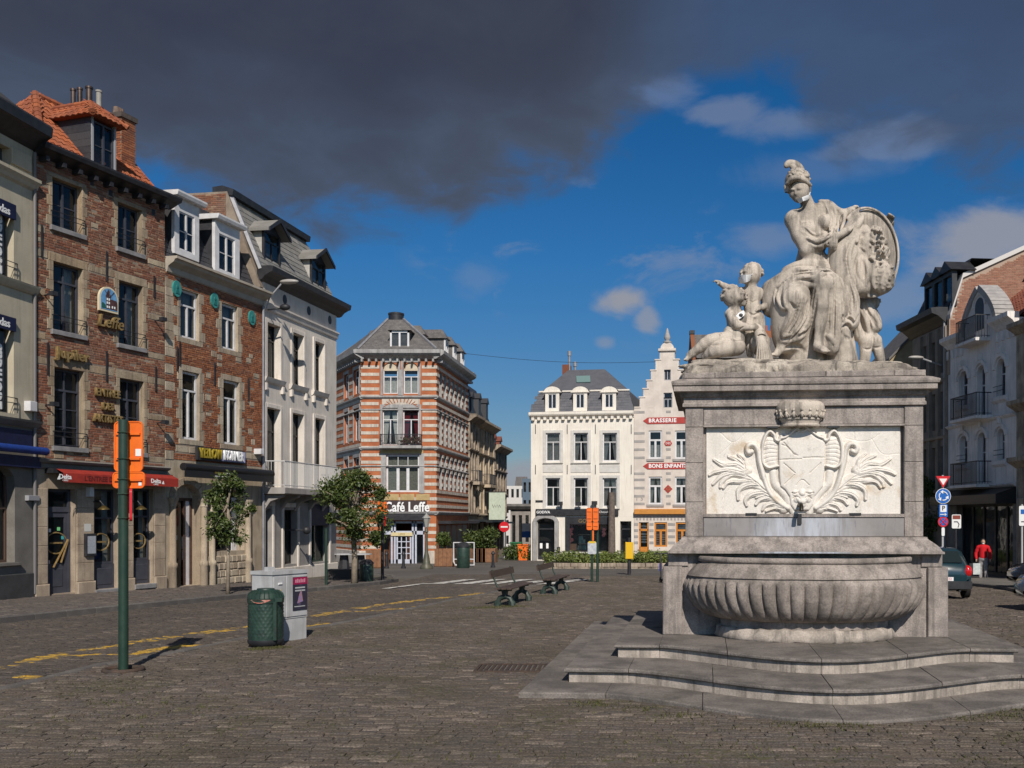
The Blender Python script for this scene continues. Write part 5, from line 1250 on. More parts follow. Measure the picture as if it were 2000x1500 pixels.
for i,w in enumerate(bw):
    B_.window(w,FRAME_D,2,(0,0,.24,.24,.26,.26)[i],(2,2,1,1,3,3)[i],y=.19,rail=True,sill=(.14,.10,.09,SILL),cur=(None,None,'right','right',None,None)[i],trows=2)
for px,py,h in ((80,470,.9),(207,520,.9),(300,560,.7),(92,700,.9),(207,715,.9),(303,740,.8)): wall_anchor(B_,B_.u(px),B_.z(px,py),h)
for px,py in ((86,575),(88,790),(302,625),(306,825)):        # little floodlights on brackets
    k = MB();x,z = B_.u(px),B_.z(px,py);k.box(x-.09,x+.09,-.42,-.26,z-.06,z+.06);k.tube([(x,-.3,z),(x,0,z-.02)],.02,5);k.build('floodlight',BLACKW,B_.root)
# eave and roof
B_.moulding(-.02,W_+.28,[(.0,zE-.16),(.10,zE-.12),(.32,zE-.02),(.42,zE),(.46,zE+.10),(.46,zE+.16),(.30,zE+.17)],BLACKW,'gutter')
for i in range(9):
    x = .2+i*(W_-.4)/8;MB().box(x-.06,x+.06,-.30,-.001,zE-.30,zE-.165).build('eave_bracket',BLACKW,B_.root)
zr = zE+.12;ap = Vector((2.17,2.4,zr+2.56));lo = .24
k = MB();k.poly([(lo,0,zr),(W_,0,zr),(W_,2.4,ap.z),tuple(ap),(lo,4.8,zr),(W_,4.8,zr)],[(0,1,2,3),(0,3,4),(3,2,5,4),(1,5,2)]);roof = k.build('roof',ORTILE,B_.root)
sl = Vector((0,2.4,2.56));SLn = sl.length;Bv = sl.normalized()
dz0,dz1 = 1.15,2.55
tile_field(B_.root,'roof_tiles',Vector((0,0,zr+.01)),Vector((1,0,0)),Bv,int(W_/.22),13,.22,.27,ORTILE,.035,keep=lambda a,b: a > lo+(ap.x-lo)*b/SLn and a < W_,singles=140,curved=.022,stagger=False)
La = Vector((0,1,0));Lb = Vector((ap.x-lo,0,2.56)).normalized()
tile_field(B_.root,'hip_tiles',Vector((lo,0,zr+.01)),La,Lb,21,12,.22,.27,ORTILE,.035,keep=lambda a,b: abs(a-2.4) < 2.4*(1-b/Vector((ap.x-lo,0,2.56)).length),curved=.022,stagger=False)
def ridge_row(root,p,q,r,n,m):
    for i in range(n):
        a = p.lerp(q,i/n);b = p.lerp(q,(i+1.1)/n);MB().tube([a,b],[r,r*.86],8).build('ridge_tile',m,root,smooth=40)
ridge_row(B_.root,Vector((lo,0,zr+.05)),ap+Vector((0,0,.05)),.13,12,ORTILE);ridge_row(B_.root,Vector((W_,2.4,ap.z+.03)),ap+Vector((0,0,.03)),.12,12,ORTILE)
# dormer
du0,du1 = B_.u(181),B_.u(228);dzb,dzt = zE+.16,B_.z(205,238);dr = (du0+.06,du1-.06,dzb+.02,dzt-.08)
k = MB();k.box(du0,du1,.06,2.1,dzb-.1,dzb);k.poly([(du0,.05,dzb),(du0,2.3,dzb),(du0,2.3,dzt),(du0,.05,dzt)],[(0,1,2,3)]);k.poly([(du1,.05,dzb),(du1,2.3,dzb),(du1,2.3,dzt),(du1,.05,dzt)],[(3,2,1,0)])
dm = k.build('dormer',SLATE_D,B_.root,fix=False)
for i in range(7):
    z0 = dzb+(dzt-dzb)*i/7;MB().box(du0-.022,du0-.002,.07,2.2,z0+.006,z0+(dzt-dzb)/7).build('slate',SLATE_D,dm)
for a,b in ((du0,du0+.06),(du1-.06,du1)): MB().box(a,b,.02,.12,dzb,dzt).build('corner_post',GREYP,dm)
B_.window(dr,FRAME_D,2,0,2,y=.06,fw=.06);MB().box(du0,du1,.8,.85,dzb,dzt).build('inner_wall',DARKIN,dm)
k = MB();m_ = (du0+du1)/2;e0,e1 = du0-.22,du1+.22;k.poly([(e0,-.22,dzt),(e1,-.22,dzt),(e1,2.8,dzt),(e0,2.8,dzt),(m_,.55,dzt+.62),(m_,2.8,dzt+.62)],[(0,1,4),(1,2,5,4),(3,0,4,5),(0,3,2,1)]);k.build('dormer_roof',ORTILE,dm)
for sgn,e in ((-1,e0),(1,e1)):
    o = Vector((e,-.22,dzt+.01));up = Vector((m_-e,.0,.62)).normalized();tile_field(dm,'dormer_tiles',o,Vector((0,1,0)),up,13,4,.22,.24,ORTILE,.03,keep=lambda a,b: a > .75*b/.9,curved=.02,stagger=False)
tile_field(dm,'dormer_tiles',Vector((e0,-.22,dzt+.01)),Vector((1,0,0)),Vector((0,.77,.62)).normalized(),max(2,int((e1-e0)/.2)),4,.2,.25,ORTILE,.03,keep=lambda a,b: abs(a-(e1-e0)/2) < (e1-e0)/2*(1-b/1.0)+.05,curved=.02,stagger=False)
ridge_row(dm,Vector((m_,2.8,dzt+.64)),Vector((m_,.55,dzt+.64)),.10,8,ORTILE);ridge_row(dm,Vector((e0,-.22,dzt+.03)),Vector((m_,.55,dzt+.64)),.10,4,ORTILE);ridge_row(dm,Vector((e1,-.22,dzt+.03)),Vector((m_,.55,dzt+.64)),.10,4,ORTILE)
# chimney stack and flues
cy = .9;c0,c1 = B_.uo(237,cy),B_.uo(264,cy);cz0 = zE+.3;cz1 = B_.zo(250,226,cy)
CHB = mat('chimney_brick',(.3,.1,.06),(.10,.05,.035),1.3,.9,.3,50,island=[(.36,.12,.05),(.28,.09,.04),(.42,.16,.075),(.20,.07,.04)],island_amt=.45,fine=.2)
ch = MB().box(c0,c1,cy,cy+.8,cz0,cz1).build('chimney',MORTAR,B_.root);V = [];Q = []
def stack_bricks(faces,z0,z1,root,m):
    V = [];Q = []
    for j in range(int((z1-z0)/.075)):
        z = z0+j*.075
        for (p,d,L,nrm) in faces:
            x = -.11*(j % 2)
            while x < L:
                a,b = max(x+.006,0),min(x+.21,L);x += .22
                if b-a < .03: continue
                t = .012+random.uniform(-.003,.004);o = len(V);P = [p+d*a,p+d*b]
                V += [tuple(q+Vector((0,0,zz))+nrm*tt) for tt in (0,t) for zz,q in ((z+.006,P[0]),(z+.006,P[1]),(z+.068,P[1]),(z+.068,P[0]))]
                Q += [tuple(o+i for i in f) for f in ((4,5,6,7),(0,1,5,4),(1,2,6,5),(2,3,7,6),(3,0,4,7))]
    np_mesh('brickwork',np.array(V),np.array(Q),m,root,'stuff')
stack_bricks([(Vector((c0,cy,0)),Vector((1,0,0)),c1-c0,Vector((0,-1,0))),(Vector((c0,cy+.8,0)),Vector((0,-1,0)),.8,Vector((-1,0,0))),(Vector((c1,cy,0)),Vector((0,1,0)),.8,Vector((1,0,0)))],cz0,cz1,ch,CHB)
MB().box(c0-.06,c1+.06,cy-.06,cy+.86,cz1-.14,cz1+.02).build('chimney_cap',mat('sooty_stone',(.09,.07,.06),(.05,.042,.04),5,.9),ch)
for i in range(3): k = MB();k.cyl(c0+.2+i*(c1-c0-.4)/2,cy+.4,cz1+.02,cz1+.30,.12,.09,10);k.build('chimney_pot',mat('clay_pot',(.22,.14,.10),(.12,.09,.075),6,.8),ch,smooth=40)
for px,yt,yb,r,m in ((143,174,222,.075,'brown'),(156,172,220,.075,'brown'),(174,170,222,.10,'brown'),(193,177,235,.085,'pale')):
    y = 2.3;k = MB();x = B_.uo(px,y);z0,z1 = B_.zo(px,yb,y)-.3,B_.zo(px,yt,y);k.cyl(x,y,z0,z1,r,n=10);k.cyl(x,y,z1-.06,z1,r*1.25,n=10)
    k.build('flue_pipe',mat('steel_flue',(.11,.075,.06),(.07,.05,.042),4,.4,metal=.6) if m == 'brown' else mat('pale_flue',(.32,.30,.27),(.25,.23,.21),4,.7),B_.root,smooth=50)
# signs
JU = lambda px,py: (B_.u(px),B_.z(px,py))
x,z = JU(137,694);B_.text('Jupiler',.42,GOLD,x,z,-.09,ext=.05,bold=.012,sx=1.05)
for t,px,py,s_ in (("ENTREE",206,769,.33),("DES",206,795,.30),("ARTISTES",207,819,.33)): x,z = JU(px,py);B_.text(t,s_,GOLD,x,z,-.08,ext=.05,sx=.80,bold=.006)
sx0,sx1 = B_.u(187),B_.u(224);sz0,sz1 = B_.z(205,610),B_.z(205,561);mm = (sx0+sx1)/2
arch = lambda x0,x1,z0,z1,n=14: [(x0,z0),(x1,z0)]+[((x0+x1)/2+(x1-x0)/2*cos(pi*i/n),z0+(z1-z0)*.5+(z1-z0)*.5*sin(pi*i/n)) for i in range(n+1)]
sg = MB().prism([(x,-.14,z) for x,z in arch(sx0,sx1,sz0,sz1)],(0,.08,0)).build('beer_sign',mat('cream_enamel',(.62,.54,.38),rough=.5),B_.root)
MB().prism([(x,-.15,z) for x,z in arch(sx0+.05,sx1-.05,sz0+.06,sz1-.05)],(0,.009,0)).build('blue_glass',mat('sky_blue_enamel',(.16,.36,.60),(.10,.25,.45),5,.4),sg)
AB = mat('abbey_print',(.05,.025,.03),(.10,.045,.04),6,.5);H_ = sz1-sz0;wd = sx1-sx0
def ap_(fx,fz): return (sx0+wd*fx,-.158,sz0+H_*fz)
for nm,pts in (('abbey_tower',[(.34,.12),(.56,.12),(.56,.58),(.60,.60),(.45,.90),(.30,.60),(.34,.58)]),('abbey_nave',[(.565,.12),(.92,.12),(.92,.42),(.86,.50),(.62,.52),(.565,.5)])): MB().prism([ap_(*p) for p in pts],(0,.007,0)).build(nm,AB,sg)
for fx,fz in ((.39,.2),(.49,.2),(.39,.36),(.49,.36),(.39,.5),(.49,.5),(.66,.22),(.78,.22)): MB().prism([(ap_(fx-.03,fz-.05)[0],-.163,ap_(0,fz-.05)[2]),(ap_(fx+.03,0)[0],-.163,ap_(0,fz-.05)[2]),(ap_(fx+.03,0)[0],-.163,ap_(0,fz+.04)[2]),(ap_(fx-.03,0)[0],-.163,ap_(0,fz+.04)[2])],(0,.005,0)).build('abbey_window',LETTER_W,sg)
MB().prism([ap_(*p) for p in ((.09,.12),(.33,.12),(.30,.26),(.16,.34),(.10,.3))],(0,.007,0)).build('abbey_tree',mat('print_green',(.02,.10,.08),rough=.5),sg)
for an in (.9,1.5,2.2): MB().tube([ap_(.5,.58),(mm+cos(an)*wd*.43,-.156,sz0+H_*.5+sin(an)*H_*.43)],.008,4).build('glazing_lead',BLACKW,sg)
x,z = JU(210,631);B_.text('Leffe',.52,GOLD,x,z,-.10,ext=.05,shear=.25,sx=.95,bold=.004)
# ground floor
gops = [(B_.u(94),B_.u(147),.14,B_.z(120,955)),(B_.u(184),B_.u(230),B_.z(205,1150),B_.z(205,955)),(B_.u(261),B_.u(299),B_.z(280,1140),B_.z(280,955))]
zg = B_.z(200,940)
PIER = mat('ochre_pier_stone',(.42,.335,.25),(.30,.235,.175),1.8,.85,.25,40,streak=.3,streak_col=(.12,.09,.07),fine=.15)
B_.wall(.002,W_-.002,-.4,zS,gops,PIER,dep=.30)
for a,b in ((.0,gops[0][0]-.03),(gops[0][1]+.03,gops[1][0]-.03),(gops[1][1]+.03,gops[2][0]-.03),(gops[2][1]+.03,W_)):
    n = 5
    for i in range(n): z0 = .45+(gops[0][3]-.45)*i/n;MB().cbox(a+.005,b-.005,-.035,-.001,z0+.003,.45+(gops[0][3]-.45)*(i+1)/n-.003,.01).build('pier_block',PIER,B_.root)
    MB().cbox(a-.02,b+.02,-.10,-.001,-.3,.445,.03).build('pier_base',PIER,B_.root)
B_.moulding(-.03,W_+.0,[(.05,zS-.22),(.10,zS-.18),(.12,zS-.08),(.22,zS-.04),(.26,zS+.02),(.22,zS+.06)],CREAM_G,'shop_cornice')
door = MB();d0 = gops[0];door.box(d0[0],d0[0]+.09,.18,.26,d0[2],d0[3]);door.box(d0[1]-.09,d0[1],.18,.26,d0[2],d0[3]);door.box(d0[0],d0[1],.17,.25,d0[2]+2.35,d0[2]+2.5);door.box(d0[0],d0[1],.18,.26,d0[3]-.08,d0[3]);dr_ = door.build('door_frame',FRAME_D,B_.root)
lf = MB();a,b = d0[0]+.095,d0[1]-.095;lf.box(a,a+.1,.20,.25,d0[2],d0[2]+2.34);lf.box(b-.1,b,.20,.25,d0[2],d0[2]+2.34);lf.box(a+.1,b-.1,.20,.25,d0[2],d0[2]+.85);lf.box(a+.1,b-.1,.20,.25,d0[2]+2.2,d0[2]+2.34);lf.cbox(a+.16,b-.16,.185,.21,d0[2]+.18,d0[2]+.72,.02);dl = lf.build('door',FRAME_D,B_.root)
MB().quad((a+.1,.23,d0[2]+.85),(b-.1,.23,d0[2]+.85),(b-.1,.23,d0[2]+2.2),(a+.1,.23,d0[2]+2.2)).build('pane',GLASS_L,dl,fix=False);MB().quad((a,.23,d0[2]+2.5),(b,.23,d0[2]+2.5),(b,.23,d0[3]-.08),(a,.23,d0[3]-.08)).build('pane',GLASS_L,dr_,fix=False)
for i,s_ in enumerate((0,.13)): MB().tube([(a+.22+s_*2,.15,d0[2]+.75+s_),(b-.02,.15,d0[2]+1.55-s_*.2)],.028,6).build('pull_handle',mat('varnished_wood',(.26,.17,.06),(.17,.10,.035),8,.4),dl)
def ring_logo(root,cx_,cz_,r,m):
    k = MB();k.tube([(cx_+r*cos(t*.1*pi)*1.0,0,cz_+r*.85*sin(t*.1*pi)) for t in range(20)],.022,5,closed=True);k.box(cx_-r*.6,cx_+r*.6,-.004,.004,cz_-.02,cz_+.03)
    return k
for (cx_,r_,w_,y) in (((a+b)/2,.36,d0,.215),((gops[1][0]+gops[1][1])/2-.05,.30,gops[1],.15),((gops[2][0]+gops[2][1])/2-.05,.28,gops[2],.15)):
    k = ring_logo(None,cx_,d0[2]+1.45,r_,GOLD);o = k.build('gilded_emblem',GOLD,B_.root,loc=(0,y,0))
for px,py,c in ((102,1040,(.1,.45,.15)),(126,1033,(.2,.6,.25)),(134,1050,(.05,.35,.38)),(98,1100,(.6,.05,.05)),(106,1098,(.6,.5,.5)),(122,1104,(.25,.4,.6)),(108,1036,(.7,.7,.65))):
    x,z = B_.u(px),B_.z(px,py);MB().box(x-.05,x+.05,.218,.224,z-.05,z+.05).build('sticker',mat('sticker_%d' % px,c,rough=.5),dl)
for w in gops[1:]:
    B_.window((w[0],w[1],w[2]+.75,w[3]),FRAME_D,1,.38,1,y=.17,gl=GLASS_L,cur='right');MB().box(w[0],w[1],.14,.24,w[2],w[2]+.745).build('panel_board',FRAME_D,B_.root);MB().cbox(w[0]+.10,w[1]-.10,.125,.139,w[2]+.12,w[2]+.62,.012).build('raised_panel',FRAME_D,B_.root)
    MB().cbox(w[0]-.05,w[1]+.05,-.12,.2,w[2]-.16,w[2]-.002,.02).build('sill',SILL,B_.root)
RED = mat('red_awning_cloth',(.33,.030,.018),(.26,.024,.016),5,.7)
av0,av1 = B_.u(92),B_.uo(331,-.5);az = B_.zo(200,945,-.55)
aw = MB().box(av0-.1,W_-.02,-.34,-.03,az+.26,az+.40).build('awning_box',BLACKW,B_.root)
k = MB();k.poly([(av0,-.34,az+.38),(W_-.06,-.34,az+.38),(W_-.06,-.60,az+.26),(av0,-.60,az+.26),(av0,-.60,az),(W_-.06,-.60,az)],[(0,1,2,3),(3,2,5,4)]);k.poly([(av0,-.592,az+.26),(W_-.06,-.592,az+.26),(W_-.06,-.592,az),(av0,-.592,az)],[(0,1,2,3)])
aw2 = k.build('awning',RED,B_.root,fix=False)
for px in (128,305): lettering('Delta',.19,LETTER_W,aw2,(B_.uo(px,-.61),-.606,az+.15),.003,bold=.004);lettering('CAFÉS',.07,LETTER_W,aw2,(B_.uo(px,-.61),-.606,az+.05),.002)
for px in (115,319): x = B_.uo(px,-.61);MB().prism([(x-.05,-.608,az+.07),(x+.05,-.608,az+.07),(x+.01,-.608,az+.18)],(0,.005,0)).build('awning_emblem',LETTER_W,aw2)
lettering("L'ENTREE DES ARTISTES",.20,mat('dark_red_letters',(.10,.012,.010),rough=.7),aw2,(B_.uo(222,-.61),-.606,az+.13),.003,bold=.003)
mb_ = MB().cbox(B_.u(162),B_.u(183),-.12,-.036,B_.z(172,1086),B_.z(172,1042),.01).build('menu_case',BLACKW,B_.root);MB().box(B_.u(165),B_.u(181),-.124,-.121,B_.z(172,1081),B_.z(172,1047)).build('menu_sheet',mat('menu_paper',(.34,.36,.40),(.26,.28,.32),18,.6),mb_)
MB().box(B_.u(163),B_.u(176),-.042,-.036,B_.z(170,1038),B_.z(170,1023)).build('notice',mat('notice_paper',(.5,.5,.48),rough=.8),B_.root)
for px in (180,254):
    x,z = B_.u(px),B_.z(px,990);k = MB();k.tube([(x,-.03,z+.15),(x,-.30,z+.18),(x+.02,-.42,z+.05)],.014,6);k.build('lamp_arm',BLACKW,B_.root);k = MB();k.lathe([(.02,.10),(.05,.09),(.16,.0),(.17,-.02)],0,0,12,caps=False);k.build('lamp_shade',mat('brass',(.45,.32,.12),rough=.3,metal=.9),B_.root,loc=(x+.02,-.42,z-.06),smooth=True)
MB().cbox(B_.u(166),B_.u(174),-.20,-.036,B_.z(170,970),B_.z(170,952),.01).build('camera_box',FRAME_W,B_.root)

# ---- orange brick shop
P1 = (B_.at(W_).x,B_.at(W_).y)
C_ = Facade('brick_shop_house','orange brick house with white box dormers, teal medallions and black shop awning','house',P1,.246,1)
W2 = C_.u(513);zE = C_.z(420,560);zS = C_.z(420,905)
cw = [C_.rect(352,388,560,655),C_.rect(433,464,592,681),C_.rect(356,389,722,856),C_.rect(436,467,742,867)]
for i in (0,2): zb = (cw[i][2]+cw[i+1][2])/2;zt_ = (cw[i][3]+cw[i+1][3])/2;cw[i] = (*cw[i][:2],zb,zt_);cw[i+1] = (*cw[i+1][:2],zb,zt_)
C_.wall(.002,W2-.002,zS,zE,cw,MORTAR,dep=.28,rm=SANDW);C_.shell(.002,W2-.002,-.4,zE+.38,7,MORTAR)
stones = []
for i,w in enumerate(cw): stones += quoin_rects(*w,wl=.30,ws=.16,lint=.0 if i < 2 else .20,h=.34);stones.append((w[0]-.18,w[1]+.22,w[2]-.18,w[2]-.004))
n = 22
for i in range(n):                                                   # left corner quoins, alternating
    z0 = zS+(zE-zS)*i/n
    if i % 2 == 0 or random.random() < .3: stones.append((.01,random.uniform(.34,.5),z0+.003,zS+(zE-zS)*(i+1)/n-.003))
for i in range(46):
    x = random.uniform(.5,W2-.4);z = random.uniform(zS+.1,zE-.5);r_ = (x,x+random.uniform(.2,.36),z,z+random.uniform(.10,.2))
    if not any(r_[0] < q[1]+.02 and r_[1] > q[0]-.02 and r_[2] < q[3]+.02 and r_[3] > q[2]-.02 for q in stones+cw): stones.append(r_)
zc = cw[2][2]-.45;stones += [(x0+.003,x0+(W2-.6)/7-.003,zc,zc+.2) for x0 in [.52+i*(W2-.6)/7 for i in range(7)] if not any(x0 < q[1] and x0+.6 > q[0] and zc < q[3] and zc+.2 > q[2] for q in stones)]
for q in stones: C_.block(q,SANDW,out=.013+random.uniform(-.004,.006))
brick_field(C_,.01,W2-.01,zS+.01,zE-.01,cw+stones,BRICK2)
for i,w in enumerate(cw): C_.window(w,FRAME_W,2,.26 if i > 1 else .30,1,y=.10,fw=.08,cur=('full','full',None,None)[i],curm=mat('grey_blind',(.30,.31,.31),rough=.8))
for px,py in ((350,690),(418,730),(484,760),(345,700)): wall_anchor(C_,C_.u(px),C_.z(px,py),.8)
C_.moulding(.05,W2+.06,[(.0,zE-.10),(.05,zE-.06),(.08,zE+.10),(.16,zE+.16),(.30,zE+.24),(.34,zE+.32),(.42,zE+.34),(.42,zE+.42)],mat('cornice_paint',(.42,.37,.31),(.34,.30,.25),3,.7),'cornice')
for px,py in ((343,564),(417,587),(490,621)):
    k = MB();x,z = C_.u(px),C_.z(px,py);k.prism([(x+.21*cos(t*pi/9),-.07,z+.27*sin(t*pi/9)) for t in range(18)],(0,.06,0));md = k.build('medallion',mat('teal_enamel',(.045,.26,.24),(.035,.20,.19),6,.5),C_.root)
    k = MB();k.sphere((x,-.07,z+.06),.06,8,6,(1,.4,1.2));k.prism([(x-.10,-.085,z-.16),(x+.10,-.085,z-.16),(x+.05,-.085,z-.01),(x-.05,-.085,z-.01)],(0,.02,0));k.build('bust_relief',mat('dark_teal',(.02,.14,.13),rough=.5),md,kind='stuff')
zr = zE+.40
k = MB();k.poly([(.0,.05,zr),(W2,.05,zr),(W2,1.2,zr+2.7),(.0,1.2,zr+2.7),(.0,5,zr+3.2),(W2,5,zr+3.2),(0,5,zr),(W2,5,zr)],[(0,1,2,3),(3,2,5,4),(1,7,5,2),(0,3,4,6)]);k.build('mansard_roof',SLATE_D,C_.root)
tile_field(C_.root,'roof_slates',Vector((0,.04,zr)),Vector((1,0,0)),Vector((0,1.15,2.7)).normalized(),int(W2/.24),13,.24,.22,SLATE_D,.02,singles=60,piece='slate')
def box_dormer(s,px0,px1,pyt,pyb,wpx0,wpx1,wyt,wyb,fm,cheek,yf=.06,cap=.16,deep=1.6):
    u0,u1 = s.uo(px0,yf),s.uo(px1,yf);z1,z0 = s.zo((px0+px1)/2,pyt,yf),s.zo((px0+px1)/2,pyb,yf);w0,w1 = s.uo(wpx0,yf),s.uo(wpx1,yf);wz1,wz0 = s.zo((wpx0+wpx1)/2,wyt,yf),s.zo((wpx0+wpx1)/2,wyb,yf)
    k = MB();k.box(u0,w0,yf,yf+.12,z0,z1-cap);k.box(w1,u1,yf,yf+.12,z0,z1-cap);k.box(w0,w1,yf,yf+.12,z0,wz0);k.box(w0,w1,yf,yf+.12,wz1,z1-cap);d = k.build('dormer',fm,s.root)
    k = MB();k.box(u0+.02,u0+.05,yf+.121,yf+deep,z0,z1-cap);k.box(u1-.05,u1-.02,yf+.121,yf+deep,z0,z1-cap);k.build('dormer_cheek',cheek,d);MB().box(u0+.06,u1-.06,yf+.9,yf+1,z0,z1-cap).build('inner_wall',DARKIN,d)
    s.window((w0,w1,wz0,wz1),fm,2,0,2,y=yf+.03,fw=.05,name='dormer_window');return d,u0,u1,z0,z1
for a in ((341,389,384,503,350,380,418,492),(420,468,430,542,428,459,462,532)):
    d,u0,u1,z0,z1 = box_dormer(C_,*a,FRAME_W,SLATE_D)
    k = MB();k.prism([(u0-.12,-.14,z1-.16),(u0-.12,-.18,z1-.06),(u0-.12,-.18,z1),(u0-.12,1.9,z1+.06),(u0-.12,1.9,z1-.16)],(u1-u0+.24,0,0));k.build('dormer_roof',FRAME_W,d)
# firewall and white eave stones are hidden by the next house; shop signs and awning
sb = MB().box(C_.u(378),C_.u(472),-.16,-.06,C_.z(425,902),C_.z(425,877)).build('shop_sign',BLACKW,C_.root)
YEL = mat('yellow_letters',(.36,.27,.03),(.27,.20,.02),8,.5);LIL = mat('lilac_letters',(.42,.42,.66),rough=.5)
um = C_.u(425);MB().box(um,C_.u(471),-.166,-.161,C_.z(425,900),C_.z(425,879)).build('sign_field',LIL,sb)
lettering('YELLOW',.46,YEL,sb,(um-.05,-.21,C_.z(425,889.5)),.035,align='RIGHT',bold=.01,sx=.66);lettering('KORNER',.46,LETTER_W,sb,(um+.06,-.21,C_.z(425,889.5)),.035,align='LEFT',bold=.012,sx=.62)
k = MB();za = C_.z(420,918);k.tube([(.35,-.42,za),(W2-.05,-.42,za)],.13,10);k.build('rolled_awning',BLACK,C_.root,smooth=40);fl = MB().box(.35,W2-.05,-.50,-.47,za-.34,za-.06).build('awning_valance',BLACK,C_.root)
for t,px,mt in (('YELLOW',428,YEL),('KORNER',445,LETTER_W)): lettering(t,.13,mt,fl,(C_.uo(px,-.5),-.505,za-.13),.002)
MB().box(C_.uo(420,-.5),C_.uo(453,-.5),-.505,-.501,za-.26,za-.235).build('valance_stripe',LETTER_W,fl)
zA = C_.z(360,945);dops = [(C_.u(339),C_.u(391),.12,zA,.5),(C_.u(415),C_.u(478),C_.z(445,1076),C_.z(445,955),.55)]
C_.wall(.002,W2-.002,-.4,zS,dops,SANDW,dep=.45)
for w in dops:                                                      # columns and stone arch ring
    n = 9
    for i in range(n):
        t0,t1 = pi*i/n+.015,pi*(i+1)/n-.015;cx_ = (w[0]+w[1])/2;rw = (w[1]-w[0])/2;rz_ = w[4];zc = w[3]-w[4];ri,ro = 1.0,1+.24/rw
        P = [(cx_-cos(t)*rw*f,-.03,zc+sin(t)*(rz_*f if f == 1 else rz_+.22)) for t,f in ((t0,1),(t1,1),(t1,ro),(t0,ro))];MB().prism(P,(0,.028,0)).build('arch_stone',SANDW,C_.root)
for u in (dops[0][0]-.12,dops[0][1]+.12,dops[1][0]-.12,dops[1][1]+.12):
    zc = dops[0][3]-.55;k = MB();k.lathe([(.14,-.3),(.14,.75),(.16,.78),(.16,.9),(.115,.95),(.105,zc-.22),(.13,zc-.20),(.12,zc-.15),(.17,zc-.02),(.19,zc),(.19,zc+.08)],u,-.06,14);k.build('column',SANDW,C_.root,smooth=50)
d0 = dops[0];k = MB();k.box(d0[0],d0[0]+.1,.32,.42,.1,d0[3]-.5);k.box(d0[1]-.45,d0[1]-.35,.32,.42,.1,d0[3]-.5);k.box(d0[1]-.1,d0[1],.32,.42,.1,d0[3]-.5);k.box(d0[0],d0[1],.32,.42,d0[3]-.56,d0[3]-.46);df = k.build('door_frame',mat('brown_wood',(.09,.05,.035),(.06,.035,.026),6,.5),C_.root)
MB().quad((d0[0]+.1,.37,.12),(d0[1]-.45,.37,.12),(d0[1]-.45,.37,d0[3]-.56),(d0[0]+.1,.37,d0[3]-.56)).build('pane',GLASS_L,df,fix=False);MB().box(d0[1]-.35,d0[1]-.1,.36,.40,.12,d0[3]-.56).build('side_panel',FRAME_W,df)
MB().box(d0[0],d0[1],.30,.34,d0[3]-.46,d0[3]).build('tympanum',SANDW,C_.root)
for px,py,w_,h_ in ((358,1060,.16,.42),(358,1083,.14,.34),(344,1050,.10,.16)): x,z = C_.uo(px,.36),C_.zo(px,py,.36);MB().box(x-w_/2,x+w_/2,.355,.36,z-h_/2,z+h_/2).build('door_notice',mat('notice_white',(.55,.56,.58),rough=.7),df)
C_.window(dops[1][:4],FRAME_B,2,0,1,y=.34,gl=GLASS_L);MB().box(dops[1][1]-.35,dops[1][1]-.05,.3,.335,dops[1][2],dops[1][3]-.3).build('white_screen',FRAME_W,C_.root)
for j in range(4):                                                   # rubble under the shop window
    x = C_.u(404);z0 = .05+j*(dops[1][2]-.2)/4
    while x < C_.u(488): w_ = random.uniform(.25,.55);MB().cbox(x+.008,min(x+w_,C_.u(490))-.008,-.05-random.random()*.03,-.001,z0+.008,z0+(dops[1][2]-.2)/4-.008,.03).build('rubble_stone',SANDW,C_.root);x += w_
k = MB();k.tube([(W2-.06,-.07,.1),(W2-.06,-.07,zE-.1)],.05,8);k.build('drainpipe',ZINC,C_.root)
x,z = C_.u(499),C_.z(499,882);MB().cbox(x-.12,x+.1,-.30,-.01,z-.10,z+.10,.01).build('alarm_box',FRAME_W,C_.root)

# ---- white house with the balcony
P2 = (C_.at(W2).x,C_.at(W2).y)
D_h = Facade('white_balcony_house','white stuccoed house with long balcony and weathered slate mansard roof','house',P2,.154,1)
W3 = D_h.u(657);D4 = D_h
STUC = mat('white_stucco',(.72,.65,.58),(.60,.54,.48),1.1,.8,.1,30,streak=.3,streak_col=(.30,.26,.23),fine=.06)
STUCG = mat('grey_stucco',(.34,.315,.295),(.26,.24,.225),1.4,.8,.1,30,streak=.3,streak_col=(.15,.13,.12))
zE = D4.z(590,585);zB = D4.z(590,958)
dw = [D4.rect(521,546,626,735),D4.rect(571,592,650,750),D4.rect(614,632,668,760),D4.rect(520,546,795,952),D4.rect(570,592,806,952),D4.rect(614,633,816,952)]
for i in (0,3): zb = sum(w[2] for w in dw[i:i+3])/3;zt_ = sum(w[3] for w in dw[i:i+3])/3;dw[i:i+3] = [(*w[:2],zb if i == 0 else zB+.06,zt_) for w in dw[i:i+3]]
D4.wall(.002,W3,zB,zE,dw,STUC,dep=.34);D4.shell(.002,W3,-.4,zE,8,STUC)
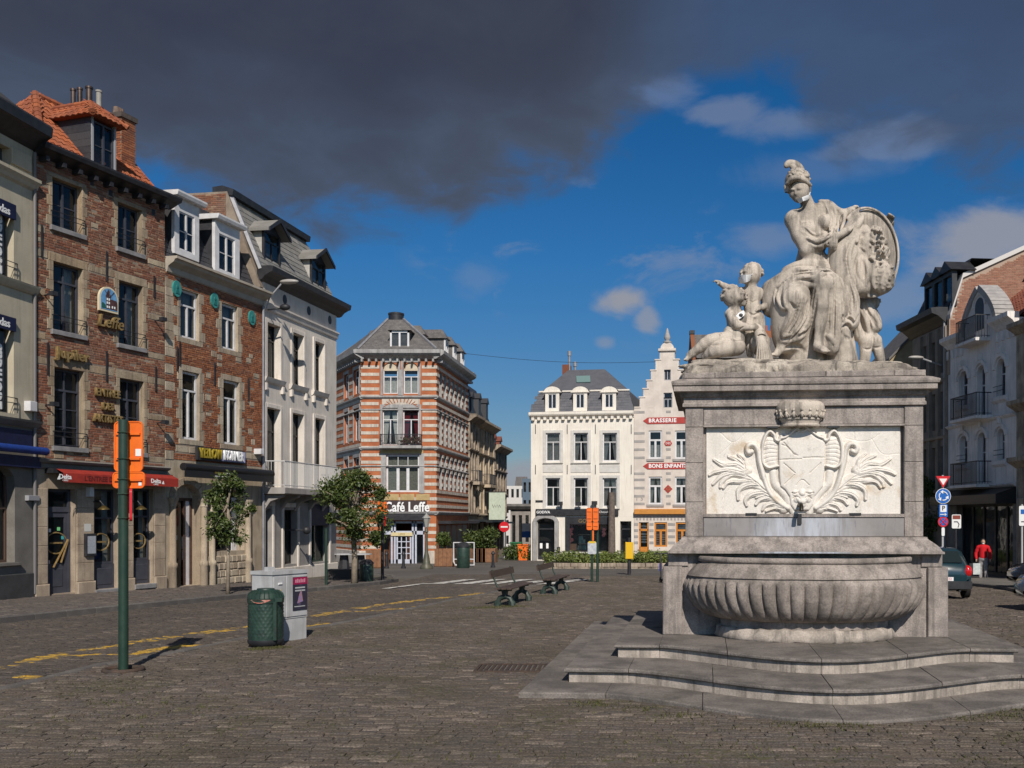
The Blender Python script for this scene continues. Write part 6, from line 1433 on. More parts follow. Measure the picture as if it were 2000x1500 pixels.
for i,w in enumerate(dw):
    D4.window(w,FRAME_B,2,.28,1,y=.22,cur='full' if i != 3 else 'both',curm=mat('beige_curtain',(.36,.32,.28),(.28,.25,.22),7,.9))
    t = .16;k = MB();k.cbox(w[0]-t,w[0]-.002,-.05,-.001,w[2]-.05,w[3]+t,.01);k.cbox(w[1]+.002,w[1]+t,-.05,-.001,w[2]-.05,w[3]+t,.01);k.cbox(w[0],w[1],-.05,-.001,w[3]+.002,w[3]+t,.01);k.build('window_surround',STUC,D4.root,kind='stuff')
    if i < 3:
        D4.moulding(w[0]-.28,w[1]+.28,[(.04,w[2]-.26),(.10,w[2]-.20),(.14,w[2]-.10),(.16,w[2]-.05)],STUC,'sill')
        for x in (w[0]-.16,w[1]+.16): MB().cbox(x-.08,x+.08,-.11,-.001,w[2]-.55,w[2]-.27,.02).build('sill_bracket',STUC,D4.root)
zs = D4.z(515,592);D4.moulding(.0,W3+.02,[(.0,zs-.25),(.06,zs-.20),(.10,zs-.06),(.14,zs),(.14,zs+.06)],STUC,'string_course')
for px,py in ((556,585),(603,607),(644,625)): k = MB();x,z = D4.u(px),D4.z(px,py);k.prism([(x+.17*cos(t*pi/8),-.012,z+.19*sin(t*pi/8)) for t in range(16)],(0,.010,0));k.build('attic_vent',BLACKW,D4.root)
D4.moulding(-.25,W3+.35,[(.0,zE-.02),(.10,zE+.02),(.22,zE+.16),(.40,zE+.26),(.52,zE+.30),(.56,zE+.50),(.40,zE+.52)],BLACKW,'cornice')
zr = zE+.5;ym = 1.25;zm = D4.zo(540,437,ym)
k = MB();k.poly([(-.1,.0,zr),(W3+.1,.0,zr),(W3-.5,ym,zm),(-.1,ym,zm),(-.1,6.5,zm),(W3-.5,6.5,zm),(W3+.1,7.5,zr),(-.1,7.5,zr)],[(0,1,2,3),(3,2,5,4),(1,6,5,2),(0,3,4,7)]);k.build('mansard_roof',SLATE_L,D4.root)
Bv = Vector((0,ym,zm-zr));tile_field(D4.root,'roof_slates',Vector((-.1,-.01,zr)),Vector((1,0,0)),Bv.normalized(),int((W3+.1)/.30),int(Bv.length/.25),.30,.25,SLATE_L,.022,keep=lambda a,b: a < W3+.1-.6*b/Bv.length,singles=150,piece='slate')
k = MB();k.prism([(-.35,ym-.22,zm-.05),(-.35,ym-.26,zm+.18),(-.35,ym+.2,zm+.34),(-.35,ym+.6,zm+.30),(-.35,ym+.6,zm-.05)],(W3-.1,0,0));k.build('roof_kerb',BLACKW,D4.root)
for px in (0,):                                                      # party wall with its brick end and zinc flashing
    k = MB();k.poly([(-.36,-.1,zr-.8),(-.36,ym,zm+.1),(-.36,3.2,zm+.1),(-.36,3.2,zr-1.5),(-.10,-.1,zr-.8),(-.10,ym,zm+.1),(-.10,3.2,zm+.1),(-.10,3.2,zr-1.5)],[(0,1,2,3),(4,7,6,5),(0,4,5,1),(1,5,6,2)]);pw = k.build('party_wall',MORTAR,D4.root)
    hh = zm-zr;L_ = 1.7;stack_bricks([(Vector((-.36,3.0,0)),Vector((0,-1,0)),L_,Vector((-1,0,0)))],zr-.3,zm+.05,pw,BRICK1)
    MB().tube([(-.2,-.02,zr-.1),(-.2,ym-.02,zm+.12)],.10,5).build('zinc_flashing',ZINC,pw)
for (p0,p1,yt,yb,wy0) in ((516,548,458,530,455),(609,636,512,572,508)):
    yf = .18;u0,u1 = D4.uo(p0,yf),D4.uo(p1,yf);z1 = D4.zo((p0+p1)/2,yt,yf);z0 = zr-.05;m_ = (u0+u1)/2
    k = MB();k.box(u0,u0+.09,yf,yf+.1,z0,z1);k.box(u1-.09,u1,yf,yf+.1,z0,z1);k.prism([(u0,yf,z1),(u1,yf,z1),(m_,yf,z1+.42)],(0,.1,0));d = k.build('dormer',BLACKW,D4.root)
    for x in (u0+.005,u1-.035): MB().box(x,x+.03,yf+.101,1.5,z0,z1).build('dormer_cheek',mat('pale_dormer_cheek',(.45,.43,.40),(.36,.345,.32),5,.7),d)
    MB().box(u0+.06,u1-.06,yf+.7,yf+.8,z0,z1).build('inner_wall',DARKIN,d);D4.window((u0+.09,u1-.09,z0+.08,z1),FRAME_B,2,.22,2,y=yf+.03,fw=.04,bar=.04,name='dormer_window')
    for sg_ in (-1,1):
        e = u0-.22 if sg_ < 0 else u1+.22;k = MB();k.prism([(e,yf-.3,z1-.08),(m_,yf-.3,z1+.46),(m_,yf-.3,z1+.56),(e,yf-.3,z1+.02)],(0,2.0,0));k.build('dormer_roof',SLATE_L,d)
        k = MB();k.prism([(e-.02*sg_*-1,yf-.36,z1-.10),(m_,yf-.36,z1+.45),(m_,yf-.36,z1+.60),(e,yf-.36,z1+.04)],(0,.055,0));k.build('barge_board',BLACKW,d)
bl = balcony(D4,-.1,D4.uo(662,-.9)+.2,zB+.02,1.0,.95,mat('rail_paint',(.48,.47,.46),rough=.5),STUCG,slab=.24,n=46)
for i in range(6): x = .2+i*(W3-.4)/5;MB().prism([(x-.09,-.001,zB-.22),(x-.09,-.8,zB-.24),(x-.09,-.75,zB-.34),(x-.09,-.25,zB-.50),(x-.09,-.001,zB-.85)],(.18,0,0)).build('balcony_bracket',STUCG,D4.root)
dg = [(D4.u(505.5),D4.u(531),.12,D4.z(515,993)),(D4.u(553),D4.u(580),D4.z(566,1102),D4.z(566,996)),(D4.u(606),D4.u(642),D4.z(620,1098),D4.z(620,985))]
dg[0] = (max(.12,dg[0][0]),*dg[0][1:])
D4.wall(.002,W3,-.4,zB-.002,dg,STUCG,dep=.4)
for w,c in zip(dg,(1,1,2)): D4.window(w,FRAME_B if c == 1 else GREENP,c,.2 if c == 1 else 0,1,y=.26,gl=GLASS_L,cur=None);MB().cbox(w[0]-.14,w[0]-.003,-.06,-.001,-.2,w[3]+.1,.012).build('door_surround',STUC,D4.root);MB().cbox(w[1]+.003,w[1]+.14,-.06,-.001,-.2,w[3]+.1,.012).build('door_surround',STUC,D4.root);MB().cbox(w[0]-.14,w[1]+.14,-.075,-.001,w[3]+.103,w[3]+.28,.012).build('door_lintel',STUC,D4.root)
MB().cbox(-.0,W3+.02,-.075,-.001,-.4,.55,.02).build('plinth',STUC,D4.root)
sg3 = dg[2];MB().box(sg3[0],sg3[1],-.02,.2,sg3[3]-.9,sg3[3]).build('shop_blind',NAVY,D4.root);MB().box(sg3[0],sg3[1],.3,.9,sg3[2]+.1,sg3[2]+.45).build('window_display',mat('display_green',(.05,.10,.03),(.09,.12,.06),4,.8),D4.root)
x,z = D4.uo(598,-.6),D4.zo(598,1036,-.6);k = MB();k.tube([(x-.5,-.02,z+.02),(x,-.6,z)],.035,6);k.sphere((x,-.62,z),.16,10,7);k.build('wall_spotlight',BLACKW,D4.root)
MB().box(D4.u(591),D4.u(600),-.09,-.076,D4.z(596,982),D4.z(596,970)).build('street_plate',GREENP,D4.root)
# street lamp carried on a wall bracket, and the spotlight below it
lp = thing('wall_street_lamp','grey cobra head street lamp on a bracket at the white balcony house corner','street lamp',D4.at(.15)+Vector((0,0,D4.zb+D4.z(520,578))))
lp.rotation_euler.z = D4.root.rotation_euler.z
k = MB();k.tube([(0,-.05,-.5),(0,-.2,-.1),(.05,-.65,.42)],.03,8);k.build('arm',GREYP,lp)
k = MB();k.sphere((.08,-.95,.50),.17,12,8,(.9,2.3,.55));k.build('lamp_head',mat('lamp_grey',(.36,.34,.32),rough=.4),lp,smooth=True)
k = MB();k.sphere((.15,-.75,-.45),.16,10,7,(1,1.3,.8));k.tube([(.05,-.1,-.55),(.15,-.6,-.48)],.03,6);k.build('spotlight',BLACKW,lp,smooth=True)
# ---------------------------------------------------------------- striped corner cafe
OB = mat('bright_orange_brick',(.46,.15,.058),(.34,.105,.045),1.5,.85,.2,60,fine=.22)
WB = mat('pale_stone_band',(.60,.53,.45),(.46,.40,.34),1.8,.8,streak=.3,fine=.08)
GST = mat('grey_dressed_stone',(.38,.37,.365),(.28,.27,.265),1.8,.8,.1,30,streak=.4,streak_col=(.14,.13,.12))
CSL = mat('brown_slate',(.105,.097,.095),(.155,.142,.135),3,.7,.3,20,fine=.25)
SIGNY = mat('ochre_tile_panel',(.46,.34,.16),(.36,.26,.12),3,.6)
RED_C = mat('red_curtain',(.20,.008,.018),rough=.9)
cf = thing('corner_cafe','corner cafe building striped in orange brick and pale stone with slate roof','cafe',((705-CX)/F*68,68,gz(68)),0)
class Facet(Facade):
    """one face of a many-sided building; its pieces hang on the building itself"""
    def __init__(s,root,P0,dx,dy,zb=None):
        L = sqrt(dx*dx+dy*dy);s.tx,s.ty = dx/L,dy/L;s.P0 = P0;s.zb = gz(P0[1]) if zb is None else zb;s.thing = root;s.top = []
        s.root = bpy.data.objects.new('anchor',None)
    def finish(s):
        M = Matrix.Translation((s.P0[0],s.P0[1],s.zb)) @ Matrix.Rotation(atan2(s.ty,s.tx),4,'Z');R = Matrix.Translation(s.thing.location) @ Matrix.Rotation(s.thing.rotation_euler.z,4,'Z');T = R.inverted() @ M
        for o in list(s.root.children): B = Matrix.LocRotScale(o.location,o.rotation_euler,o.scale);o.parent = s.thing;o.matrix_basis = T @ B
        bpy.data.objects.remove(s.root)
zb = gz(68)
PF0 = Vector(((705-CX)/F*68,68));PF1 = Vector(((852-CX)/F*68,68))
zEv = CAMZ-(692-HZ)/F*68-zb;fl = [CAMZ-(y-HZ)/F*68-zb for y in (1003,876,776)]       # heights of the storeys' string courses
def bands(s,u0,u1,z0,z1,ops,n_px=14.3,out=.02):
    h = n_px/F*68;z = z0+.1
    while z+h*.42 < z1:
        us = sorted([u0,u1]+[q for o in ops for q in (o[0],o[1]) if o[2] < z+.2 and o[3] > z])
        for a,b in zip(us[:-1],us[1:]):
            if b-a > .08 and not any(o[0]-.01 < (a+b)/2 < o[1]+.01 and o[2] < z+.2 and o[3] > z for o in ops): MB().box(a+.002,b-.002,-out,-.001,z,z+h*.42).build('stone_band',WB,s.root)
        z += h
def storey_moulds(s,W,e=.1):
    for z in fl[1:]: s.moulding(-e,W+e,[(.03,z-.12),(.10,z-.06),(.16,z),(.16,z+.08),(.05,z+.12)],GST,'string_course')
    for z in (fl[1]-1.2,fl[2]-.85): s.moulding(-e*.5,W+e*.5,[(.03,z-.05),(.08,z),(.03,z+.06)],GST,'string_course')
    s.moulding(-e,W+e,[(.05,fl[0]-.1),(.15,fl[0]),(.2,fl[0]+.1),(.1,fl[0]+.16)],GST,'string_course')
    s.moulding(-.35,W+.35,[(.05,zEv-.35),(.2,zEv-.25),(.45,zEv-.12),(.60,zEv),(.62,zEv+.22),(.45,zEv+.28)],GST,'eave_cornice')
    for i in range(int(W/.5)+1): x = .15+i*(W-.3)/max(1,int(W/.5));MB().box(x-.06,x+.06,-.42,-.001,zEv-.55,zEv-.36).build('eave_bracket',GST,s.root)
def surround(s,w,t=.2,m=GST,top=.25):
    for r in ((w[0]-t,w[0]-.003,w[2]-.1,w[3]+top),(w[1]+.003,w[1]+t,w[2]-.1,w[3]+top),(w[0]-.002,w[1]+.002,w[3]+.003,w[3]+top)): MB().cbox(r[0],r[1],-.04,-.001,r[2],r[3],.01).build('window_surround',m,s.root)
# front face
f = Facet(cf,tuple(PF0),1,0,zb);W = (PF1-PF0).length
R = lambda a,b,t,bt: (f.u(a),f.u(b),f.z(a,bt),f.z(a,t))
top_ = [R(748,777,770,0)[:2]+(f.z(748,769),f.z(748,708),.5),R(788,817,770,0)[:2]+(f.z(788,769),f.z(788,708),.5)]
mid_ = [R(747,777,797,869),R(787,818,797,869)];bay = [R(754,819,888,961)];por = [R(745,829,1018,1104)]
f.wall(0,W,-.6,zEv,top_+mid_+bay+por,OB,dep=.3)
bands(f,0,W,fl[0]+.3,zEv-.6,[(o[0]-.25,o[1]+.25,o[2]-.2,o[3]+.6) for o in top_+mid_+bay]+[(f.u(742),f.u(824),f.z(745,884),f.z(745,866)),(f.u(742),f.u(824),fl[2]-.1,fl[2]+.2)]);bands(f,f.u(830),W,.9,fl[0]-.6,[]);bands(f,0,f.u(742),.9,fl[0]-.6,[])
for w in top_: f.window(w[:4],FRAME_W,2,.45,1,y=.12,cur='half',trows=1);
for w in top_: MB().box(w[0]+.03,w[1]-.03,.09,.11,w[3]-.55,w[3]-.02).build('tympanum',mat('cream_tympanum',(.58,.50,.38),(.48,.40,.30),4,.8),f.root)
f.window(mid_[0],FRAME_W,2,.30,1,y=.12,cur='both');f.window(mid_[1],FRAME_W,2,.30,1,y=.12,cur='both',curm=RED_C)
for w in top_+mid_: surround(f,w,.16)
MB().cbox(f.u(779),f.u(786),-.07,-.001,top_[0][2]-.1,top_[0][3]-.5,.02).build('colonnette',GST,f.root);MB().cbox(f.u(779),f.u(786),-.07,-.001,mid_[0][2]-.1,mid_[0][3]+.2,.02).build('colonnette',GST,f.root)
f.window(bay[0],FRAME_W,3,.30,1,y=.10,fw=.12,bar=.14,trows=3,cur='full',curm=mat('striped_curtain',(.30,.29,.24),(.20,.19,.16),9,.9));surround(f,bay[0],.35,top=.1)
MB().cbox(f.u(742),f.u(827),-.05,-.001,f.z(745,886),f.z(745,877),.01).build('tile_panel',SIGNY,f.root)
for i in range(3): a = f.u(752)+i*1.05;MB().cbox(a,a+.95,-.04,-.001,f.z(745,977),f.z(745,965),.01).build('tile_panel',SIGNY,f.root)
pn = MB().cbox(f.u(746),f.u(820),-.03,-.001,f.z(745,791),f.z(745,778),.005).build('sunburst_panel',WB,f.root)
for i in range(13): an = pi*(.06+.88*i/12);c_ = (f.u(783),f.z(783,800));MB().tube([(c_[0]+cos(an)*.9*1.0,-.035,min(f.z(745,779),max(f.z(745,790),c_[1]+sin(an)*.5))),(c_[0]+cos(an)*1.22,-.035,min(f.z(745,778.5),c_[1]+sin(an)*.9))],.03,4).build('sun_ray',OB,pn)
balcony(f,f.u(744),f.u(826),f.z(745,871),.75,.6,BLACKW,GST,slab=.2,n=30,name='balcony');
FLW = mat('balcony_flowers',(.10,.02,.03),(.03,.06,.02),14,.8)
k = MB()
for i in range(60): k.sphere((f.u(790)+random.uniform(-.2,1.2),-.35+random.uniform(-.1,.1),f.z(745,868)+random.uniform(0,.45)),random.uniform(.04,.1),5,4)
k.build('flower_box',FLW,f.root,kind='stuff')
sgn = MB().box(f.u(742),f.u(834),-.16,-.03,f.z(745,1002),f.z(745,978)).build('sign_board',mat('dark_sign',(.045,.03,.03),rough=.6),f.root)
lettering('Café Leffe',.92,LETTER_W,sgn,(f.u(796),-.20,f.z(790,991)),.03,bold=.02,sx=.82)
MB().prism([(f.u(740),-.02,f.z(745,1003)),(f.u(740),-.55,f.z(745,1008)),(f.u(740),-.55,f.z(745,1016)),(f.u(740),-.02,f.z(745,1016))],(f.u(834)-f.u(740),0,0)).build('canopy',BLACKW,f.root)
PORW = mat('pale_blue_woodwork',(.50,.52,.60),(.42,.44,.52),4,.5)
k = MB();p = por[0]
for px in (745,765,771,806,812,828): k.box(f.u(px)-.06,f.u(px)+.06,.02,.14,p[2],p[3])
k.box(p[0],p[1],.02,.13,f.z(745,1044),f.z(745,1037));k.box(p[0],p[1],.02,.13,p[3]-.14,p[3]);k.build('porch_frame',PORW,f.root)
for a,b in ((747,764),(813,827)): MB().quad((f.u(a),.08,p[2]),(f.u(b),.08,p[2]),(f.u(b),.08,p[3]),(f.u(a),.08,p[3])).build('pane',GLASS_L,f.root,fix=False)
d_ = MB();a,b = f.u(774),f.u(803);z0,z1 = p[2]+.05,f.z(745,1045);d_.box(a,a+.1,.04,.12,z0,z1);d_.box(b-.1,b,.04,.12,z0,z1);d_.box(a,b,.04,.12,z0,z0+.35);d_.box(a,b,.04,.12,z1-.1,z1)
for i in range(1,3): d_.box(a+(b-a)*i/3-.03,a+(b-a)*i/3+.03,.05,.11,z0+.35,z1)
for i in range(1,4): d_.box(a,b,.055,.105,z0+.35+(z1-z0-.4)*i/4-.03,z0+.35+(z1-z0-.4)*i/4+.03)
dd = d_.build('door',PORW,f.root);MB().quad((a,.09,z0),(b,.09,z0),(b,.09,z1),(a,.09,z1)).build('pane',GLASS_L,dd,fix=False)
so = MB().cbox(f.u(764),f.u(806),-.06,.0,f.z(745,1047),f.z(745,1040),.01).build('lintel_sign',mat('cream_sign',(.60,.50,.28),rough=.5),f.root);lettering('LEFFE',.18,mat('ochre_letters',(.30,.20,.06),rough=.5),so,(f.u(785),-.065,f.z(785,1043.5)),.003)
MB().cbox(f.u(829),W+.12,-.14,-.001,-.6,.85,.04).build('plinth',WB,f.root);MB().cbox(-.1,f.u(744),-.14,-.001,-.6,.85,.04).build('plinth',WB,f.root)
storey_moulds(f,W);f.finish()
# flank along the street on the right
f = Facet(cf,tuple(PF1),.05,1,zb);W = f.u(914)
ops = []
for i in range(7):
    a = .85+i*(W-1.2)/7
    for t,b in ((722,770),(793,866),(886,955)): ops.append((a,a+.85,CAMZ-(b-HZ)/F*68-zb,CAMZ-(t-HZ)/F*68-zb))
f.wall(0,W,-.6,zEv,ops,OB,dep=.4,rm=GST);bands(f,0,W,fl[0]+.3,zEv-.6,ops,out=.05)
for o in ops: f.window(o,FRAME_W,2,.3,1,y=.32)
MB().box(.5,W,-.9,-.02,fl[0]-.7,fl[0]-.5).build('canopy',BLACKW,f.root)
for i in range(5): a = .8+i*(W-1)/5;MB().box(a,a+1.7,-.01,-.001,0,fl[0]-.8).build('shop_window',BLACK,f.root)
storey_moulds(f,W);f.finish();WR = W
# short flank on the left
f = Facet(cf,(PF0.x-.57*6.4,PF0.y+6.4),.57,-1,zb);W = (Vector((.57,-1))*6.4).length;ops = []
for a,b in ((668,676),(686,697)):
    for t,bt in ((725,772),(800,862),(895,955)): ops.append((W-(f.u(700)-f.u(a))*1.0,W-(f.u(700)-f.u(b)),f.z(690,bt),f.z(690,t)))
f.wall(0,W,-.6,zEv,ops,OB,dep=.3);bands(f,0,W,.9,zEv-.6,[(o[0]-.12,o[1]+.12,o[2],o[3]) for o in ops])
for o in ops: f.window(o,FRAME_W,2,.3,1,y=.15);surround(f,o,.14)
MB().cbox(0,W,-.14,-.001,-.6,.85,.04).build('plinth',WB,f.root)
storey_moulds(f,W);f.finish()
# roof of the corner cafe (world places, relative to the thing)
def cw_(x,y,z): return (x-cf.location.x,y-cf.location.y,z)
q = [(PF0.x-.57*6.4-.4,PF0.y+6.0),(PF0.x-.1,PF0.y-.5),(PF1.x+.1,PF1.y-.5),(PF1.x+.05*WR+.5,PF1.y+WR),(PF1.x-6,PF1.y+WR),(PF0.x-3,PF0.y+13)]
zt1 = CAMZ-(632-HZ)/F*72-zb;tp = [((752-CX)/F*73,73),((757-CX)/F*70.6,70.6),((788-CX)/F*70.6,70.6),((786-CX)/F*76,80),((760-CX)/F*76,80),((745-CX)/F*74,75)]
ze = zEv+.25
tp_z = [zt1,zt1,zt1,zt1-.8,zt1-.8,zt1]
k = MB();k.poly([cw_(*p,ze) for p in q]+[cw_(*p,z) for p,z in zip(tp,tp_z)],[(i,(i+1) % 6,6+(i+1) % 6,6+i) for i in range(6)]+[tuple(range(6,12)),(5,4,3,2,1,0)]);k.build('slate_roof',CSL,cf)
for i in range(4): MB().tube([cw_(*q[i],ze+.05),cw_(*tp[i],tp_z[i]+.05)],.09,5).build('zinc_hip',ZINC,cf)
k = MB();c = ((772-CX)/F*72.5,72.8);zc1 = CAMZ-(608-HZ)/F*72-zb;k.lathe([(.55,zt1-.4),(.55,zc1-.15),(.58,zc1-.12),(.58,zc1),(.4,zc1+.05)],*cw_(*c,0)[:2],18);k.build('round_flue',BLACKW,cf,smooth=40)
def far_dormer(cx_,cy_,w,h,z,face=0.0,m=FRAME_W,roofm=CSL,deep=1.8,cur=True):
    T = Matrix.Translation(cw_(cx_,cy_,z)) @ Matrix.Rotation(face,4,'Z');d = MB()
    for r in ((-w/2,-w/2+.12,0,h),(w/2-.12,w/2,0,h),(-w/2,w/2,h-.16,h),(-w/2,w/2,0,.16),(-.06,.06,.16,h-.16)): d.box(r[0],r[1],0,.12,r[2],r[3],T)
    dd = d.build('dormer',m,cf);MB().box(-w/2+.05,w/2-.05,.121,deep,0,h,T).build('dormer_cheek',roofm,dd);k = MB();k.poly([T @ Vector(p) for p in ((-w/2-.15,-.15,h),(w/2+.15,-.15,h),(w/2+.15,deep+.5,h),(-w/2-.15,deep+.5,h),(0,.35,h+.75),(0,deep+.5,h+.75))],[(0,1,4),(1,2,5,4),(3,0,4,5),(0,3,2,1)]);k.build('dormer_roof',roofm,dd)
    MB().poly([T @ Vector(p) for p in ((-w/2+.12,.07,.16),(w/2-.12,.07,.16),(w/2-.12,.07,h-.16),(-w/2+.12,.07,h-.16))],[(0,1,2,3)]).build('pane',GLASS,dd,fix=False)
zd = CAMZ-(685-HZ)/F*68.6-zb;far_dormer((781-CX)/F*67.9,67.8,1.3,1.25,zd,cur=True)
far_dormer((712-CX)/F*70.5,71.0,1.0,1.0,zd+.15,radians(-60));far_dormer((828-CX)/F*71,71.5,1.0,1.0,zd+.55,radians(88))
for i in range(3): far_dormer(PF1.x+.05*(5+i*3)-.35,PF1.y+5+i*2.9,1.1,1.3,ze+.35,radians(88))
k = MB()
for dx in (0,.5,1.0): k.cyl(*cw_((665-CX)/F*76+dx,78,0)[:2],zt1-1.6,zt1-.9,.14,.11,8)
k.box(*[v for p in ((cw_((658-CX)/F*76,0,0)[0],cw_((680-CX)/F*76+.6,0,0)[0]),(cw_(0,77.6,0)[1],cw_(0,78.6,0)[1]),(zEv-1,zt1-1.6)) for v in p]);k.build('rear_chimney',mat('terracotta_stack',(.30,.10,.05),(.2,.08,.05),5,.9),cf,kind='stuff')
MB().box(*[v for p in ((cw_((742-CX)/F*78,0,0)[0],cw_((757-CX)/F*78,0,0)[0]),(cw_(0,79,0)[1],cw_(0,80,0)[1]),(zt1-1.5,zt1+.25)) for v in p]).build('rear_chimney',mat('brown_stack',(.16,.10,.075),(.1,.07,.055),5,.9),cf)
k = MB();k.poly([cw_(*p,z) for z in (-.6,zEv) for p in ((q[0][0]+.6,q[0][1]+.3),(q[4][0],q[4][1]-.4),(q[3][0]-.6,q[3][1]-.02))],[(0,1,4,3),(1,2,5,4)]);k.build('rear_walls',OB,cf)

# ---------------------------------------------------------------- ornate houses further down the street
GSTD = mat('dark_grey_stone',(.20,.19,.18),(.13,.125,.12),2,.85,.2,20)
TAN = mat('tan_stone',(.56,.45,.33),(.36,.29,.21),1.4,.85,.2,20,streak=.5,streak_col=(.08,.065,.05));TAN2 = mat('sooty_tan_stone',(.44,.36,.275),(.23,.185,.145),1.4,.85,.2,20,streak=.6,streak_col=(.06,.05,.042))
st_dir = Vector((.05,1)).normalized();pe = PF1+st_dir*(WR+.03)
def street_house(name,label,P0,px1,ye0,m,nwin,storeys,roofm,mans=0,dark=False,balc=True):
    s = Facade(name,label,'house',P0,.05,1,None);W = s.u(px1);zE = s.z(s_px(P0),ye0);n = storeys;hh = (zE-3.6)/n;ops = []
    for j in range(n):
        for i in range(nwin): a = .45+i*(W-.5)/nwin;ops.append((a,a+(W-.5)/nwin*.5,3.9+j*hh+.2,3.9+(j+1)*hh-.75,.3 if j % 2 else 0))
    for i in range(nwin): a = .4+i*(W-.5)/nwin;ops.append((a,a+(W-.5)/nwin*.7,.5,3.0))
    s.wall(0,W,-.6,zE,ops,m,dep=.3);s.shell(.001,W-.001,-.6,zE,9,m)
    for o in ops: s.window(o[:4],FRAME_W if o[2] > 3 else FRAME_B,2,.3,1,y=.16)
    for j in range(n+1): z = 3.6+j*hh;s.moulding(0,W,[(.03,z-.14),(.12,z-.08),(.2,z),(.2,z+.08),(.06,z+.14)],m,'string_course')
    for j in range(n):
        for i in range(nwin+1): x = .22+i*(W-.5)/nwin;MB().cbox(x-.14,x+.14,-.12,-.001,3.75+j*hh,3.46+(j+1)*hh,.03).build('pilaster',m,s.root)
    s.moulding(-.05,W+.05,[(.05,zE-.4),(.25,zE-.3),(.5,zE-.1),(.7,zE),(.7,zE+.2)],m,'cornice')
    if mans:
        k = MB();k.poly([(0,.1,zE+.2),(W,.1,zE+.2),(W,1.6,zE+mans),(0,1.6,zE+mans),(0,9,zE+mans),(W,9,zE+mans),(0,9,zE),(W,9,zE)],[(0,1,2,3),(3,2,5,4),(1,7,5,2),(0,3,4,6)]);k.build('mansard_roof',roofm,s.root)
        for i in range(2): x = W*(.28+.44*i);k = MB();k.box(x-.5,x+.5,.2,1.5,zE+.2,zE+mans*.6);k.prism([(x-.6,.1,zE+mans*.6+.002),(x+.6,.1,zE+mans*.6+.002),(x,.1,zE+mans*.6+.5)],(0,1.4,0));d = k.build('dormer',roofm,s.root,kind='stuff');MB().box(x-.35,x+.35,.19,.199,zE+.5,zE+mans*.55).build('dormer_glass',BLACK,d)
    if balc: balcony(s,W*.3,W*.7,3.6+hh+.05,.9,.7,BLACKW,m,slab=.25,n=14)
    MB().box(.1,W-.1,-.8,-.02,3.0,3.18).build('canopy',BLACKW,s.root)
    return s,W,zE
def s_px(P): return P[0]/P[1]*F+CX
h1,w1,_z = street_house('narrow_ornate_house','narrow sooty ornate house with balcony next to the striped corner cafe',(pe.x,pe.y),932,813,TAN2,3,3,SLATE_D,3.0)
p2 = h1.at(w1);h2,w2,z2 = street_house('tan_stone_house','tan stone ornate house with mansard roof and hanging banner, down the side street',(p2.x,p2.y),964,824,TAN,3,3,SLATE_D,3.6)
p3 = h2.at(w2);h3,w3,_z = street_house('last_street_house','dark ornate house with red roof patch at the end of the side street row',(p3.x,p3.y),988,872,TAN2,4,3,mat('dull_red_roof',(.20,.06,.04),(.13,.05,.035),3,.8),1.4,balc=False)
bn = thing('hanging_banner','tall pale green hanging banner on the tan stone house','banner',h2.at(w2*.35)+Vector((0,0,h2.zb+h2.z(945,1015))),h2.root.rotation_euler.z)
zz = h2.z(945,962)-h2.z(945,1015);MB().box(-.03,.03,-1.9,-.5,0,zz).build('cloth',mat('pale_green_cloth',(.50,.56,.47),(.43,.49,.40),5,.8),bn);MB().box(-.04,.04,-2.0,-.02,zz,zz+.08).build('pole',BLACKW,bn)
MB().tube([(-.034,-.8-.1*i,zz*.5+.12*(-1)**i) for i in range(8)],.03,4).build('ink_scribble',GSTD,bn)

# small buildings closing the street
def plain(name,label,x0,x1,Y,yt,m,floors=2,nw=3,cornice=None,depth=8,yb=1092,roof=None):
    P0 = ((x0-CX)/F*Y,Y);s = Facade(name,label,'building',P0,1,0);W = (x1-x0)/F*Y;zE = CAMZ-(yt-HZ)/F*Y-s.zb;ops = []
    for j in range(floors):
        for i in range(nw): a = W*(i+.25)/nw;ops.append((a,a+W*.5/nw,zE*(j+.25)/floors,zE*(j+.8)/floors))
    s.wall(0,W,-1,zE,ops,m,dep=.3);s.shell(.001,W-.001,-1,zE,depth,m)
    for o in ops: s.window(o,FRAME_B,2,.3,1,y=.16)
    if cornice: s.moulding(-.3,W+.3,[(.1,zE-.5),(.3,zE-.4),(.6,zE-.1),(.6,zE+.15)],cornice,'cornice')
    if roof: k = MB();k.prism([(-.2,-.3,zE),(-.2,depth/2,zE+roof[0]),(-.2,depth+.3,zE)],(W+.4,0,0));k.build('roof',roof[1],s.root)
    return s
plain('low_grey_building','low grey stone building with heavy dark cornice left of the white corner house',997,1036,104,987,mat('shop_grey',(.30,.27,.25),(.22,.2,.185),2,.85),1,3,GSTD)
plain('pale_apartment_block','pale flat roofed apartment block glimpsed far down the side street',986,1026,165,949,mat('pale_render',(.56,.53,.50),rough=.8),4,4)
plain('glass_office_tower','blue grey office block rising behind the white corner house',1020,1040,140,935,mat('blue_cladding',(.10,.14,.18),rough=.4),4,2)
plain('distant_tan_house','tan distant house with chimney stacks at the end of the street',1006,1024,190,960,TAN,3,2,roof=(3,CSL))

